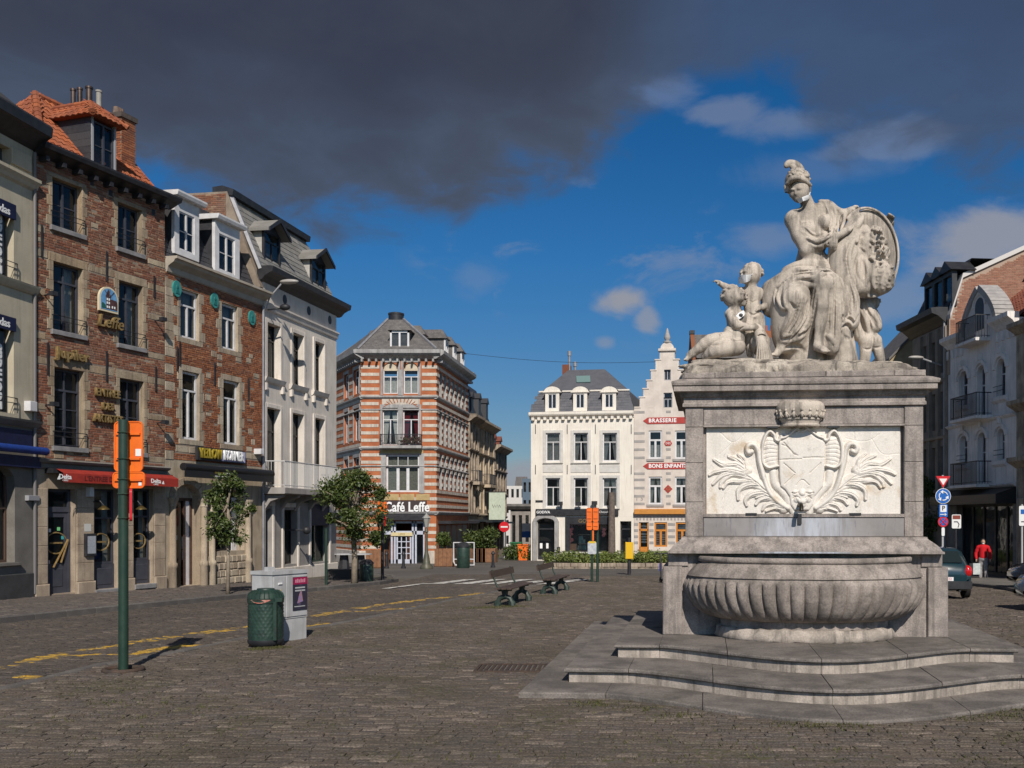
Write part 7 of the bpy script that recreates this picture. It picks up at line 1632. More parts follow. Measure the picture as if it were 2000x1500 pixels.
# ---------------------------------------------------------------- white corner house
WHI = mat('cream_white_render',(.80,.745,.66),(.74,.68,.60),.9,.75,streak=.4,streak_col=(.5,.45,.38),fine=.06);WSUR = mat('pale_grey_surround',(.60,.58,.55),(.52,.50,.47),3,.7)
G_ = Facade('white_corner_house','cream white three storey house with grey mansard roof and chocolate shop','house',((1037-CX)/F*76.5,76.5),.986,-.168)
W = G_.u(1238);zE = G_.z(1037,812)
gw = [G_.rect(a,b,t,bt) for (t,bt) in ((846,901),(934,990)) for a,b in ((1066,1094),(1120.5,1148.5),(1177,1205))]
zs = G_.z(1120,1009)
G_.wall(0,W,zs,zE,gw,WHI,dep=.25);G_.shell(.001,W-.001,-.6,zE,9,WHI)
for i,w in enumerate(gw):
    G_.window(w,FRAME_W,2,.3,1,y=.10,fw=.09,cur=('full','both','both','right','right','both')[i]);t = .22
    for r in ((w[0]-t,w[0]-.003,w[2]-.1,w[3]+t),(w[1]+.003,w[1]+t,w[2]-.1,w[3]+t),(w[0]-.002,w[1]+.002,w[3]+.003,w[3]+t)): MB().cbox(r[0],r[1],-.05,-.001,r[2],r[3],.012).build('window_surround',WSUR,G_.root)
    G_.moulding(w[0]-t,w[1]+t,[(.02,w[2]-.2),(.12,w[2]-.16),(.12,w[2]-.102)],WSUR,'sill')
    if i < 3: MB().cbox(w[0]-t,w[1]+t,-.04,-.001,w[2]-.85,w[2]-.28,.01).build('apron_panel',WSUR,G_.root)
for px in (1046,1108,1163,1233):
    for py in (838,917): wall_anchor(G_,G_.u(px),G_.z(px,py),.7)
G_.moulding(-.1,W+.02,[(.0,zE-.3),(.06,zE-.25),(.10,zE-.15),(.3,zE-.05),(.36,zE+.05),(.36,zE+.22),(.2,zE+.25)],WHI,'cornice')
for i in range(17): x = .2+i*(W-.4)/16;MB().box(x-.1,x+.1,-.26,-.001,zE-.38,zE-.16).build('dentil',WHI,G_.root)
GSL = mat('blue_grey_slate',(.1,.1,.1),(.13,.13,.145),2,.6,.2,30,island=[(.088,.09,.105),(.11,.11,.125),(.075,.078,.092),(.125,.122,.135)],fine=.15)
zr = zE+.24;zm = G_.zo(1130,765,.8);zt_ = G_.zo(1145,722,3.4)
k = MB();b0 = [(-.05,.0),(W+.05,.0),(W+.05,8),(-.05,8)];b1 = [(.55,.8),(W-.55,.8),(W-.55,7.4),(.55,7.4)];b2 = [(G_.uo(1110,3.4),3.4),(G_.uo(1181,3.4),3.4),(G_.uo(1181,3.4),5.5),(G_.uo(1110,3.4),5.5)]
k.poly([(*p,zr) for p in b0]+[(*p,zm) for p in b1]+[(*p,zt_) for p in b2],[(i,(i+1) % 4,4+(i+1) % 4,4+i) for i in range(4)]+[(4+i,4+(i+1) % 4,8+(i+1) % 4,8+i) for i in range(4)]+[(8,9,10,11)]);k.build('mansard_roof',GSL,G_.root)
Bv = Vector((0,.8,zm-zr));tile_field(G_.root,'roof_slates',Vector((-.05,-.01,zr)),Vector((1,0,0)),Bv.normalized(),int(W/.4),int(Bv.length/.24),.4,.24,GSL,.02,keep=lambda a,b: .6*b/Bv.length < a < W-.6*b/Bv.length)
G_.moulding(.45,W-.45,[(.05,zm-.05),(.12,zm),(.12,zm+.1),(0,zm+.12)],WHI,'curb_moulding',y=.8)
k = MB();e = G_.uo;y0_ = 1.6;sk = [(e(1126,1.7),.8+1.0,zm+(zt_-zm)*1.0/2.6-.0),(e(1153,1.7),.8+1.0,zm+(zt_-zm)*1.0/2.6),(e(1153,2.6),.8+1.75,zm+(zt_-zm)*1.75/2.6),(e(1126,2.6),.8+1.75,zm+(zt_-zm)*1.75/2.6)]
k.prism([Vector(p)+Vector((0,-.07,.07)) for p in sk],(0,.06,-.06));k.build('skylight',mat('skylight_glass',(.16,.25,.24),rough=.15,spec=.7),G_.root)
for cx_ in (1079,1133.5,1190):
    a,b = G_.uo(cx_-13.5,.1),G_.uo(cx_+13.5,.1);z0,z1 = zr-.02,G_.zo(cx_,766,.1);k = MB();wz0,wz1 = z0+.3,z1-.15
    for r in ((a,a+.22,z0,z1),(b-.22,b,z0,z1),(a+.22,b-.22,z0,wz0),(a+.22,b-.22,wz1,z1)): k.box(r[0],r[1],.0,.2,r[2],r[3])
    n = 10;k.prism([(a-.1+(b-a+.2)*(1-cos(pi*i/n))/2,-.06,z1+.42*sin(pi*i/n)) for i in range(n+1)],(0,.3,0));d = k.build('dormer',WHI,G_.root)
    G_.window((a+.22,b-.22,wz0,wz1),FRAME_W,2,0,1,y=.04,fw=.05,bar=.05,cur='full',name='dormer_window');MB().box(a+.03,b-.03,.201,1.6,z0,z1).build('dormer_cheek',GSL,d);MB().box(a-.08,b+.08,.1,1.8,z1-.02,z1+.2).build('dormer_roof',GSL,d)
    G_.moulding(a-.16,b+.16,[(.02,z1-.08),(.12,z1-.03),(.12,z1+.04)],WHI,'dormer_cornice')
k = MB();a = G_.uo(1098,4);k.box(a,a+.55,4,5,zm+.6,G_.zo(1100,712,4));k.build('chimney',CHB,G_.root)
for px,yt in ((1112,686),(1123,707)): x = G_.uo(px,4.2);k = MB();k.cyl(x,4.2,zt_-.5,G_.zo(px,yt,4.2),.10,n=8);k.cyl(x,4.2,G_.zo(px,yt+9,4.2),G_.zo(px,yt,4.2),.16,n=8);k.build('flue_pipe',ZINC,G_.root)
gg = [(G_.u(1049),G_.u(1083),.05,G_.z(1066,1013),.25),(G_.u(1104),G_.u(1196),G_.z(1150,1078),G_.z(1150,1010)),(G_.u(1211),G_.u(1233),.05,G_.z(1221,1018))]
G_.wall(0,W,-.6,zs-.002,gg,WHI,dep=.5)
fs = MB().cbox(G_.u(1047),G_.u(1208),-.18,-.02,G_.z(1125,1007),G_.z(1125,994),.02).build('shop_fascia',BLACKW,G_.root)
lettering('GODIVA',.28,LETTER_W,fs,(G_.u(1062),-.185,G_.z(1062,1000.5)),.004,bold=.006);lettering('Chocolatier',.22,LETTER_W,fs,(G_.u(1184),-.185,G_.z(1184,1000)),.004,shear=.2)
k = MB();sw = gg[1];k.box(sw[0],sw[1],-.05,.02,sw[3]-.55,sw[3]);k.box(sw[0],sw[0]+.35,-.05,.02,sw[2],sw[3]-.55);k.box(sw[1]-.3,sw[1],-.05,.02,sw[2],sw[3]-.55);k.box(sw[0]+.35,sw[1]-.3,-.05,.02,sw[2],sw[2]+.1);fr = k.build('shop_window_frame',BLACKW,G_.root,kind='stuff')
MB().quad((sw[0]+.3,.0,sw[2]+.1),(sw[1]-.3,.0,sw[2]+.1),(sw[1]-.3,.0,sw[3]-.5),(sw[0]+.3,.0,sw[3]-.5)).build('pane',GLASS_L,fr,fix=False)
lettering('GODIVA',.42,GOLD,fr,(G_.u(1150),-.055,sw[3]-.3),.004);MB().box(sw[0],sw[1],.95,1.0,sw[2],sw[3]).build('window_backdrop',mat('display_dark',(.02,.022,.025),rough=.8),fr)
PK = mat('pink_flowers',(.62,.14,.20),(.75,.36,.36),6,.7);PCH = mat('peach_card',(.70,.38,.24),rough=.7)
k = MB()
def fl_(px,py,r): k.sphere((G_.uo(px,.3),.35,G_.zo(px,py,.3)),r,7,5,(1,.5,1))
for i in range(14): fl_(1114+random.uniform(-2,3),1024+i*2.8,random.uniform(.08,.15))
for i in range(12): fl_(1114+i*2.6,1023+random.uniform(-2,2),random.uniform(.07,.13))
for i in range(8): fl_(1180+random.uniform(-3,6),1030+i*2.2,random.uniform(.08,.16))
k.build('flower_garland',PK,fr,kind='stuff')
for a,b,t,bt in ((1112,1126,1062,1075),(1172,1186,1021,1034)): MB().box(G_.uo(a,.4),G_.uo(b,.4),.42,.46,G_.zo(a,bt,.4),G_.zo(a,t,.4)).build('display_card',PCH,fr)
TL = mat('teal_display',(.08,.25,.28),(.3,.4,.4),3,.6);k = MB();a,b,z0,z1 = G_.uo(1130,.4),G_.uo(1170,.4),G_.zo(1150,1062,.4),G_.zo(1150,1044,.4)
k.tube([(a,.38,z0),(b,.38,z0),(b,.38,z1),(a,.38,z1)],.04,5,closed=True);k.build('display_frame',mat('silver',(.5,.5,.5),rough=.3,metal=.8),fr)
for i in range(7): x = a+(b-a)*random.random();MB().box(x-.15,x+.15,.5,.7,sw[2]+.15,sw[2]+.3+random.random()*1.2).build('gift_box',TL,fr)
MB().cbox(sw[0]-.05,sw[1]+.05,-.2,-.001,sw[2]-.12,sw[2]-.002,.02).build('sill',WSUR,G_.root);MB().cbox(G_.u(1086),W,-.1,-.001,-.6,G_.z(1150,1082),.02).build('plinth',mat('grey_plinth',(.20,.205,.215),(.16,.165,.17),4,.7),G_.root)
for w,nm in ((gg[0],'door'),(gg[2],'side_door')): k = MB();k.box(w[0],w[0]+.1,.3,.4,w[2],w[3]);k.box(w[1]-.1,w[1],.3,.4,w[2],w[3]);k.box(w[0],w[1],.3,.4,w[2]+2.3,w[2]+2.42);k.box(w[0]+.1,w[1]-.1,.3,.4,w[2],w[2]+.3);d = k.build(nm,BLACKW,G_.root,kind='stuff');MB().quad((w[0]+.1,.35,w[2]+.3),(w[1]-.1,.35,w[2]+.3),(w[1]-.1,.35,w[3]),(w[0]+.1,.35,w[3])).build('pane',GLASS_L,d,fix=False)
w = gg[0]
for a,b in ((w[0]-.35,w[0]-.01),(w[1]+.01,w[1]+.35)): MB().cbox(a,b,-.14,-.001,-.3,w[3]-.2,.03).build('door_pilaster',GST,G_.root)
n = 10;cx_ = (w[0]+w[1])/2;rw = (w[1]-w[0])/2
for i in range(n): t0,t1 = pi*i/n,pi*(i+1)/n;MB().prism([(cx_-cos(t)*(rw+o),-.14,w[3]-.25+sin(t)*(.28+o)) for t,o in ((t0,.02),(t1,.02),(t1,.32),(t0,.32))],(0,.13,0)).build('arch_stone',GST,G_.root)
for px,py,s_ in ((1057,1066,.2),(1069,1066,.18)): x,z = G_.uo(px,.34),G_.zo(px,py,.34);MB().box(x-s_/2,x+s_/2,.335,.34,z-.2,z+.2).build('door_notice',LETTER_W,G_.root)
x = G_.u(1197);k = MB();k.cyl(x,-.25,-.3,G_.z(1197,965),.28,.20,10)
tp_ = thing('wooden_pole','tall weathered wooden pole standing before the chocolate shop window','pole',G_.at(x,-.5)+Vector((0,0,G_.zb)));k = MB();k.cyl(0,0,-.3,G_.z(1197,962),.30,.22,12);k.build('shaft',mat('weathered_wood',(.16,.125,.105),(.10,.08,.07),5,.85,.3,30),tp_,smooth=40);k = MB();k.cyl(0,0,G_.z(1197,962),G_.z(1197,958),.1,.1,8);k.build('cap',BLACKW,tp_)
for px,py in ((1096,983),(1132,984),(1163,982)): x,z = G_.u(px),G_.z(px,py);k = MB();k.box(x-.2,x+.2,-.55,-.3,z-.16,z+.12);k.tube([(x,-.02,z),(x,-.4,z)],.04,5);k.build('floodlight',BLACKW,G_.root)
MB().box(G_.u(1046),G_.u(1060),-.04,-.001,G_.z(1050,981),G_.z(1050,977)).build('street_plate',BLACKW,G_.root);MB().cbox(G_.u(1088),G_.u(1094),-.15,-.002,G_.z(1090,1079),G_.z(1090,1068),.02).build('letter_box',BLACKW,G_.root)

# ---------------------------------------------------------------- brewery house with the stepped gable
P1 = G_.at(W+.02);H_ = Facade('stepped_gable_brasserie','pale stone brasserie with stepped gable, red name bands and orange woodwork','house',(P1.x,P1.y),.99,-.14)
PST = mat('pale_pink_stone',(.66,.585,.52),(.56,.49,.435),1.2,.8,streak=.15,streak_col=(.4,.35,.3));GRB = mat('grey_stone_band',(.36,.335,.32),(.29,.27,.26),2,.8)
uc = H_.u(1303);Wf = 2*uc;zg = H_.z(1260,797)
hw = [H_.rect(a,b,t,bt) for t,bt in ((841,896),(931,985)) for a,b in ((1267,1293),(1318,1344))]
h_at = [(*H_.rect(1265,1277,780,801),),(H_.u(1296),H_.u(1313),H_.z(1300,797),H_.z(1300,767),.35),(*H_.rect(1297,1310,722,743),),(*H_.rect(1331,1343,780,801),)]
OW = mat('orange_woodwork',(.56,.22,.035),(.48,.18,.03),5,.45);hg = [(H_.u(1248),H_.u(1267),.05,H_.z(1257,1020)),(*H_.rect(1278,1303,1020,1068),),(*H_.rect(1320,1345,1020,1068),)]
H_.wall(0,Wf,-.6,zg,hw+hg,PST,dep=.25);H_.shell(.001,Wf-.001,-.6,zg,10,PST)
steps = [(1240,797),(1249,777),(1256,760.5),(1263,744),(1271,724.5),(1280,704),(1288,687)]
for i in range(len(steps)):
    a = H_.u(steps[i][0]);z0 = zg if i == 0 else H_.z(steps[i-1][0],steps[i][1]+(steps[i-1][1]-steps[i][1]));z1 = H_.z(steps[i][0],steps[i][1]);z0 = zg if i == 0 else H_.z(steps[i-1][0],steps[i-1][1])
    b = Wf-a;hs = [o for o in h_at if o[2] < z1 and o[3] > z0 and o[0] > a and o[1] < b];ho = [(o[0],o[1],max(o[2],z0),min(o[3],z1)) for o in hs]
    fu = [o for o in ho if o[2] <= z0+.001 and o[3] >= z1-.001]
    if z1 > z0:
        for sa,sb,so in ([(a,fu[0][0],[]),(fu[0][1],b,[])] if fu else [(a,b,ho)]): H_.wall(sa,sb,z0,z1,so,PST,name='gable_step',dep=.25)
        k = MB();k.box(a,a+.02,.0,.5,z0,z1);k.box(b-.02,b,.0,.5,z0,z1);k.build('gable_flank',PST,H_.root);MB().cbox(a-.06,a+.45,-.05,.5,z1-.005,z1+.10,.02).build('coping',PST,H_.root);MB().cbox(b-.45,b+.06,-.05,.5,z1-.005,z1+.10,.02).build('coping',PST,H_.root)
for o in h_at: H_.window(o[:4],GREYP,2,.4 if len(o) > 4 else 0,1,y=.1)
zt_ = H_.z(1288,687);H_.moulding(H_.u(1286),Wf-H_.u(1286),[(.02,zt_),(.15,zt_+.05),(.15,zt_+.2),(.0,zt_+.25)],PST,'gable_cap');n = 10;a,b = H_.u(1290),Wf-H_.u(1290);MB().prism([((a+b)/2-(b-a)/2*cos(pi*i/n),.0,zt_+.25+.45*sin(pi*i/n)) for i in range(n+1)],(0,.4,0)).build('gable_pediment',PST,H_.root)
k = MB();k.lathe([(.3,zt_+.68),(.3,zt_+.78),(.15,zt_+.85),(.24,zt_+1.05),(.22,zt_+1.15),(.05,zt_+1.75),(.01,zt_+1.8)],uc,.2,12);k.build('finial',GRB,H_.root,smooth=50)
for i,w in enumerate(hw): H_.window(w,FRAME_W,2,.32,1,y=.08,fw=.12,bar=.11,cur='half' if i < 2 else 'both');MB().cbox(w[0]-.15,w[1]+.15,-.08,-.001,w[2]-.2,w[2]-.003,.02).build('sill',GRB,H_.root)
for zc in [H_.z(1255,y) for y in (805,846,862,878,894,925,937,953,969,984)]:
    for a,b in ((0,hw[0][0]-.3),(hw[0][1]+.3,hw[1][0]-.3),(hw[1][1]+.3,Wf)):
        if b-a > .2 and abs(zc-H_.z(1255,822)) > .3 and abs(zc-H_.z(1255,910)) > .3: MB().box(a+.003,b-.003,-.018,-.001,zc-.09,zc+.09).build('stone_band',GRB,H_.root)
RB = mat('red_name_band',(.42,.045,.035),(.36,.04,.03),4,.6)
for t,py in (('BRASSERIE',822),('BONS ENFANTS',910.5)):
    a = H_.u(1256);z = H_.z(1256,py);h = .24;bd = MB().prism([(a,-.04,z),(a+.35,-.04,z-h),(Wf-a-.35,-.04,z-h),(Wf-a,-.04,z),(Wf-a-.35,-.04,z+h),(a+.35,-.04,z+h)],(0,.036,0)).build('name_band',RB,H_.root);lettering(t,.40,LETTER_W,bd,(H_.u(1267),-.045,z),.004,align='LEFT',bold=.012,space=1.15 if t[1] == 'R' else 1.0)
x,z = H_.u(1305),H_.z(1305,866);pl = MB().prism([(x-.3,-.04,z),(x-.18,-.04,z-.18),(x+.18,-.04,z-.18),(x+.3,-.04,z),(x+.18,-.04,z+.18),(x-.18,-.04,z+.18)],(0,.036,0)).build('name_plate',RB,H_.root);lettering('DES',.22,LETTER_W,pl,(x,-.045,z),.003)
z = H_.z(1305,955);pl = MB().prism([(x,-.04,z-.32),(x+.32,-.04,z),(x,-.04,z+.32),(x-.32,-.04,z)],(0,.036,0)).build('diamond_plate',RB,H_.root);k = MB();k.tube([(x+.13*cos(t*pi/6),-.05,z+.13*sin(t*pi/6)) for t in range(12)],.02,5,closed=True);k.build('ring_emblem',GOLD,pl)
H_.text('1',.42,GRB,H_.u(1244),H_.z(1244,974),-.015,ext=.012);H_.text('5',.42,GRB,H_.u(1254),H_.z(1254,974),-.015,ext=.012)
MB().prism([(.05,-.001,H_.z(1240,994)),(.05,-.35,H_.z(1240,996)),(.05,-.35,H_.z(1240,1004)),(.05,-.001,H_.z(1240,1004))],(Wf-.1,0,0)).build('awning',mat('orange_awning_cloth',(.55,.24,.05),(.48,.20,.04),5,.7),H_.root)
for i in range(18): a = .15+i*(Wf-.3)/18;MB().cbox(a,a+(Wf-.3)/36,-.02,-.001,H_.z(1240,1016),H_.z(1240,1009),.004).build('check_stone',GRB,H_.root)
for j,py in enumerate((1024,1036,1048,1060)):
    for a,b in ((.0,hg[0][0]-.05),(hg[0][1]+.05,hg[1][0]-.05),(hg[1][1]+.05,hg[2][0]-.05)): MB().box(a+.003,b-.003,-.018,-.001,H_.z(1240,py)-.1,H_.z(1240,py)+.1).build('stone_band',GRB,H_.root)
BL_ = mat('slatted_blind',(.62,.66,.72),(.35,.40,.46),3,.5)
for w in hg[1:]:
    H_.window(w,OW,2,.30,1,y=.06,fw=.13,bar=.12)
    for i in range(9): z = w[2]+.15+i*(w[3]-w[2]-.3)/9;MB().box(w[0]+.14,w[1]-.14,.2,.23,z,z+.11).build('blind_slat',BL_,H_.root)
d0 = hg[0];k = MB();k.box(d0[0],d0[0]+.12,.08,.18,d0[2],d0[3]);k.box(d0[1]-.12,d0[1],.08,.18,d0[2],d0[3]);k.box(d0[0],d0[1],.08,.18,d0[2]+.0,d0[2]+1.0);k.box(d0[0],d0[1],.08,.18,H_.z(1257,1037),H_.z(1257,1033));d = k.build('door',OW,H_.root,kind='stuff');MB().quad((d0[0],.13,d0[2]+1),(d0[1],.13,d0[2]+1),(d0[1],.13,d0[3]),(d0[0],.13,d0[3])).build('pane',GLASS,d,fix=False)
for i in range(7): z = d0[2]+1.3+i*.2;MB().box(d0[0]+.13,d0[1]-.13,.2,.22,z,z+.12).build('blind_slat',BL_,H_.root)
MB().cbox(hg[0][1]+.05,Wf,-.08,-.001,-.6,hg[1][2]-.3,.02).build('plinth',mat('grey_plinth',(.2,.2,.2)),H_.root)
k = MB();k.prism([(.2,.5,zg),(uc,.5,zt_-.8),(Wf-.2,.5,zg)],(0,9.5,0));k.build('roof',GSL,H_.root)
# gable and roof seen between the figures
r_ = plain('rear_tiled_house','brown roofed house with brick gable edge behind the fountain cherubs',1362,1530,96,700,mat('rear_render',(.36,.30,.25),rough=.9),3,4,depth=7)
zE = CAMZ-(700-HZ)/F*96-r_.zb;zR = CAMZ-(648-HZ)/F*98-r_.zb;Wr = (1530-1362)/F*96
k = MB();k.poly([(-.1,-.3,zE),(Wr,-.3,zE),(Wr,3.5,zR),(-.1,3.5,zR),(-.1,7.2,zE),(Wr,7.2,zE)],[(0,1,2,3),(3,2,5,4),(1,5,2),(0,3,4)]);k.build('roof',CSL,r_.root)
k = MB();k.prism([(-.45,-.4,zE-.6),(-.45,3.5,zR+.35),(-.45,7.3,zE-.6)],(.4,0,0));k.build('gable_coping',BRICK2,r_.root)
MB().box(-.5,.0,3.0,3.8,zR,zR+.35).build('chimney',BLACKW,r_.root);a = (1502-CX)/F*97-r_.P0[0];MB().box(a-.7,a+.9,3,4,zR-1,zR+.3).build('chimney',CHB,r_.root)
for i in range(3): k = MB();k.cyl(a-.4+i*.5,3.5,zR+.3,zR+.9,.15,.12,8);k.build('chimney_pot',mat('red_clay',(.34,.10,.06),rough=.8),r_.root)
r2 = plain('hidden_terrace','row of plain houses closing the square behind the fountain',1372,1800,84,905,PST,3,8,roof=(4,CSL))
# ---------------------------------------------------------------- houses on the right, in their own shade
GWR = mat('grey_white_render',(.78,.735,.71),(.66,.62,.60),1.3,.8,.1,30,streak=.3,streak_col=(.2,.185,.18));BRN = mat('brown_concrete',(.29,.235,.19),(.22,.178,.142),1.4,.85,.15,30,streak=.3,streak_col=(.07,.055,.045))
pj = 16.4-.1*(48.3-45.7),48.3
J_ = Facade('arched_grey_house','pale grey house with pointed gable, arched windows and iron balconies on the right','house',pj,.1,-1)
W = J_.u(1985);zE = J_.z(1870,665)
aw_ = []
for (a,b,t,bt) in ((1873,1890,728,790),(1908,1924,716,815),(1946,1964,703,782)): aw_.append((J_.u(a),J_.u(b),J_.z(a,bt),J_.z(a,t),.42))
for (a,b,t,bt) in ((1874,1889,850,905),(1909,1925,847,945),(1947,1962,840,905)): aw_.append((J_.u(a),J_.u(b),J_.z(a,bt),J_.z(a,t),.3))
zg = J_.z(1930,952)
for i in (0,3): zt_ = sum(w[3] for w in aw_[i:i+3])/3;zb0 = (aw_[i][2]+aw_[i+2][2])/2;aw_[i:i+3] = [(w[0],w[1],zb0 if q != 1 else aw_[i+1][2],zt_,w[4]) for q,w in enumerate(aw_[i:i+3])]
J_.wall(0,W,zg,zE,aw_,GWR,dep=.35);J_.shell(.001,W-.001,-.6,zE,9,GWR)
for w in aw_:
    J_.window(w[:4],FRAME_W,2,.38,1,y=.22,fw=.08);n = 10;cx_ = (w[0]+w[1])/2;rw = (w[1]-w[0])/2
    for i in range(n): t0,t1 = pi*i/n,pi*(i+1)/n;MB().prism([(cx_-cos(t)*(rw+o),-.09,w[3]-w[4]+sin(t)*(w[4]+o)) for t,o in ((t0,.10),(t1,.10),(t1,.26),(t0,.26))],(0,.088,0)).build('arch_moulding',GWR,J_.root)
    MB().cbox(cx_-.1,cx_+.1,-.15,-.001,w[3]+.22,w[3]+.5,.03).build('keystone',GWR,J_.root)
for i in (0,2,3,5): w = aw_[i];J_.moulding(w[0]-.25,w[1]+.25,[(.03,w[2]-.26),(.14,w[2]-.16),(.14,w[2]-.01)],GWR,'sill');q = MB();[q.tube([(w[0]-.1,-.1,w[2]+z),(w[1]+.1,-.1,w[2]+z)],.015,5) for z in (.25,.45)];q.build('guard_rail',BLACKW,J_.root)
for z in (J_.z(1930,818),J_.z(1930,948)): J_.moulding(0,W,[(.03,z-.12),(.12,z-.06),(.16,z),(.05,z+.06)],GWR,'string_course')
balcony(J_,J_.u(1884),J_.u(1938),aw_[1][2]-.05,1.0,.75,BLACKW,GWR,n=22);balcony(J_,J_.u(1884),J_.u(1938),aw_[4][2]-.05,1.0,.75,BLACKW,GWR,n=22)
ga,gb = J_.u(1884),J_.u(1946)
for a,b in ((-.05,ga),(gb,W+.05)): J_.moulding(a,b,[(.0,zE-.35),(.08,zE-.28),(.2,zE-.12),(.35,zE-.02),(.42,zE+.04),(.42,zE+.22)],GWR,'cornice')
for i in range(14):
    x = .1+i*(W-.2)/13
    if not ga < x < gb: MB().cbox(x-.08,x+.08,-.1,-.001,zE-.8,zE-.38,.02).build('corbel',GWR,J_.root)
# pointed gable
zp = J_.z(1920,565);n = 10;m_ = (ga+gb)/2;hwid = (gb-ga)/2
side = [(1-(i/n)**1.9,i/n) for i in range(n+1)];P = [(m_-hwid*a,zE+(zp-zE)*b) for a,b in side];Pr = [(2*m_-x,z) for x,z in P]
gp_ = [(x,-.02,z) for x,z in Pr]+[(x,-.02,z) for x,z in reversed(P[:-1])]
MB().prism(gp_,(0,.5,0)).build('gable',GWR,J_.root)
for L in (P,Pr):
    for (x0,z0),(x1,z1) in zip(L[:-1],L[1:]): d = Vector((z1-z0,0,-(x1-x0))).normalized()*(-.28 if L is P else .28);MB().prism([(x0,-.15,z0),(x1,-.15,z1),(x1+d.x,-.15,z1+abs(d.z)),(x0+d.x,-.15,z0+abs(d.z))],(0,.9,0)).build('gable_coping',mat('coping_stone',(.36,.34,.33),(.28,.265,.26),3,.8),J_.root)
gx0,gx1,gz0,gz1 = m_-.42,m_+.42,zE+.05,zE+1.5;pts = [(gx0,gz0),(gx1,gz0)]+[(m_+.42*cos(pi*i/8),gz1-.4+.42*sin(pi*i/8)) for i in range(9)];MB().prism([(x,-.035,z) for x,z in pts],(0,.012,0)).build('gable_window',BLACK,J_.root)
for i in range(8): t0,t1 = pi*i/8,pi*(i+1)/8;MB().prism([(m_-cos(t)*r,-.08,gz1-.38+sin(t)*r) for t,r in ((t0,.52),(t1,.52),(t1,.66),(t0,.66))],(0,.06,0)).build('arch_moulding',GWR,J_.root)
balcony(J_,J_.u(1893),J_.u(1935),zE-.45,1.0,.7,BLACKW,GWR,n=18)
RT = mat('dull_red_tile',(.24,.075,.045),(.15,.05,.035),2,.8,.3,30,island=[(.25,.08,.05),(.19,.06,.04),(.29,.10,.06)],fine=.2)
k = MB();k.poly([(0,.3,zE+.1),(W,.3,zE+.1),(W,4.2,zE+3.0),(0,4.2,zE+3.0),(0,8.5,zE),(W,8.5,zE)],[(0,1,2,3),(3,2,5,4),(1,5,2),(0,3,4)]);k.build('roof',RT,J_.root)
tile_field(J_.root,'roof_tiles',Vector((0,.28,zE+.12)),Vector((1,0,0)),Vector((0,3.9,2.9)).normalized(),int(W/.26),15,.26,.32,RT,.04,curved=.025,stagger=False,singles=40)
gsh = [(J_.u(1868),J_.u(1978),.05,zg-.75)]
J_.wall(0,W,-.6,zg-.002,gsh,GSTD,dep=.5);k = MB();w = gsh[0]
for i in range(6): x = w[0]+(w[1]-w[0])*i/5;k.box(x-.05,x+.05,.3,.4,.05,w[3])
k.box(w[0],w[1],.3,.4,.05,.3);k.box(w[0],w[1],.3,.4,w[3]-.1,w[3]);fr = k.build('shop_front',BLACKW,J_.root,kind='stuff')
for i in range(5): x0,x1 = w[0]+(w[1]-w[0])*i/5+.05,w[0]+(w[1]-w[0])*(i+1)/5-.05;MB().quad((x0,.35,.3),(x1,.35,.3),(x1,.35,w[3]-.1),(x0,.35,w[3]-.1)).build('pane',GLASS_L,fr,fix=False)
MB().box(w[0]+1.5,w[0]+2.5,.7,.75,.4,2.5).build('window_poster',mat('shop_poster',(.50,.36,.28),(.25,.30,.36),1.3,.6),fr)
MB().box(w[0]+.2,w[1]-.2,.7,1.0,.3,.6).build('display_shelf',mat('warm_display',(.25,.10,.06),(.1,.06,.05),3,.7),fr)
MB().prism([(-.02,-.001,zg-.05),(-.02,-.9,zg-.35),(-.02,-.9,zg-.75),(-.02,-.001,zg-.75)],(W,0,0)).build('awning',BLACK,J_.root)
# brown neighbour beyond, with the tall brick party wall
pi_ = J_.P0[0]-.1*4.3,J_.P0[1]+4.3
I_ = Facade('brown_concrete_house','brown concrete house with dark mansard dormers and tall brick party wall','house',pi_,.1,-1)
Wi = sqrt(1.01)*4.3-.02;zE = I_.z(1840,617);iw = []
for (a,b) in ((1804,1813),(1821,1830),(1838,1848)):
    for t,bt in ((662,728),(765,838),(872,950)): iw.append((I_.u(a)-.1,I_.u(b)+.1,I_.z(1840,bt),I_.z(1840,t)))
I_.wall(0,Wi,-.6,zE,iw,BRN,dep=.4);I_.shell(.001,Wi-.001,-.6,zE,9,BRN)
for w in iw: I_.window(w,FRAME_B,2,0,1,y=.25)
for x in sorted({w[0] for w in iw}|{w[1] for w in iw}): MB().cbox(x-.12 if any(abs(x-w[0]) < .01 for w in iw) else x+.01,x-.01 if any(abs(x-w[0]) < .01 for w in iw) else x+.12,-.15,-.001,3.6,zE-.6,.02).build('fin',BRN,I_.root)
for y_ in (745,855,960): z = I_.z(1840,y_);I_.moulding(0,Wi,[(.02,z-.1),(.18,z-.05),(.18,z+.08),(.02,z+.1)],BRN,'string_course')
I_.moulding(-.2,Wi,[(.05,zE-.5),(.2,zE-.35),(.5,zE-.1),(.8,zE),(.85,zE+.25),(.5,zE+.3)],BLACKW,'cornice')
zr = zE+.3;zm = zr+2.4;k = MB();k.poly([(0,.0,zr),(Wi,.0,zr),(Wi,1.2,zm),(0,1.2,zm),(0,9,zm),(Wi,9,zm),(0,9,zr),(Wi,9,zr)],[(0,1,2,3),(3,2,5,4),(0,3,4,6)]);k.build('mansard_roof',SLATE_D,I_.root)
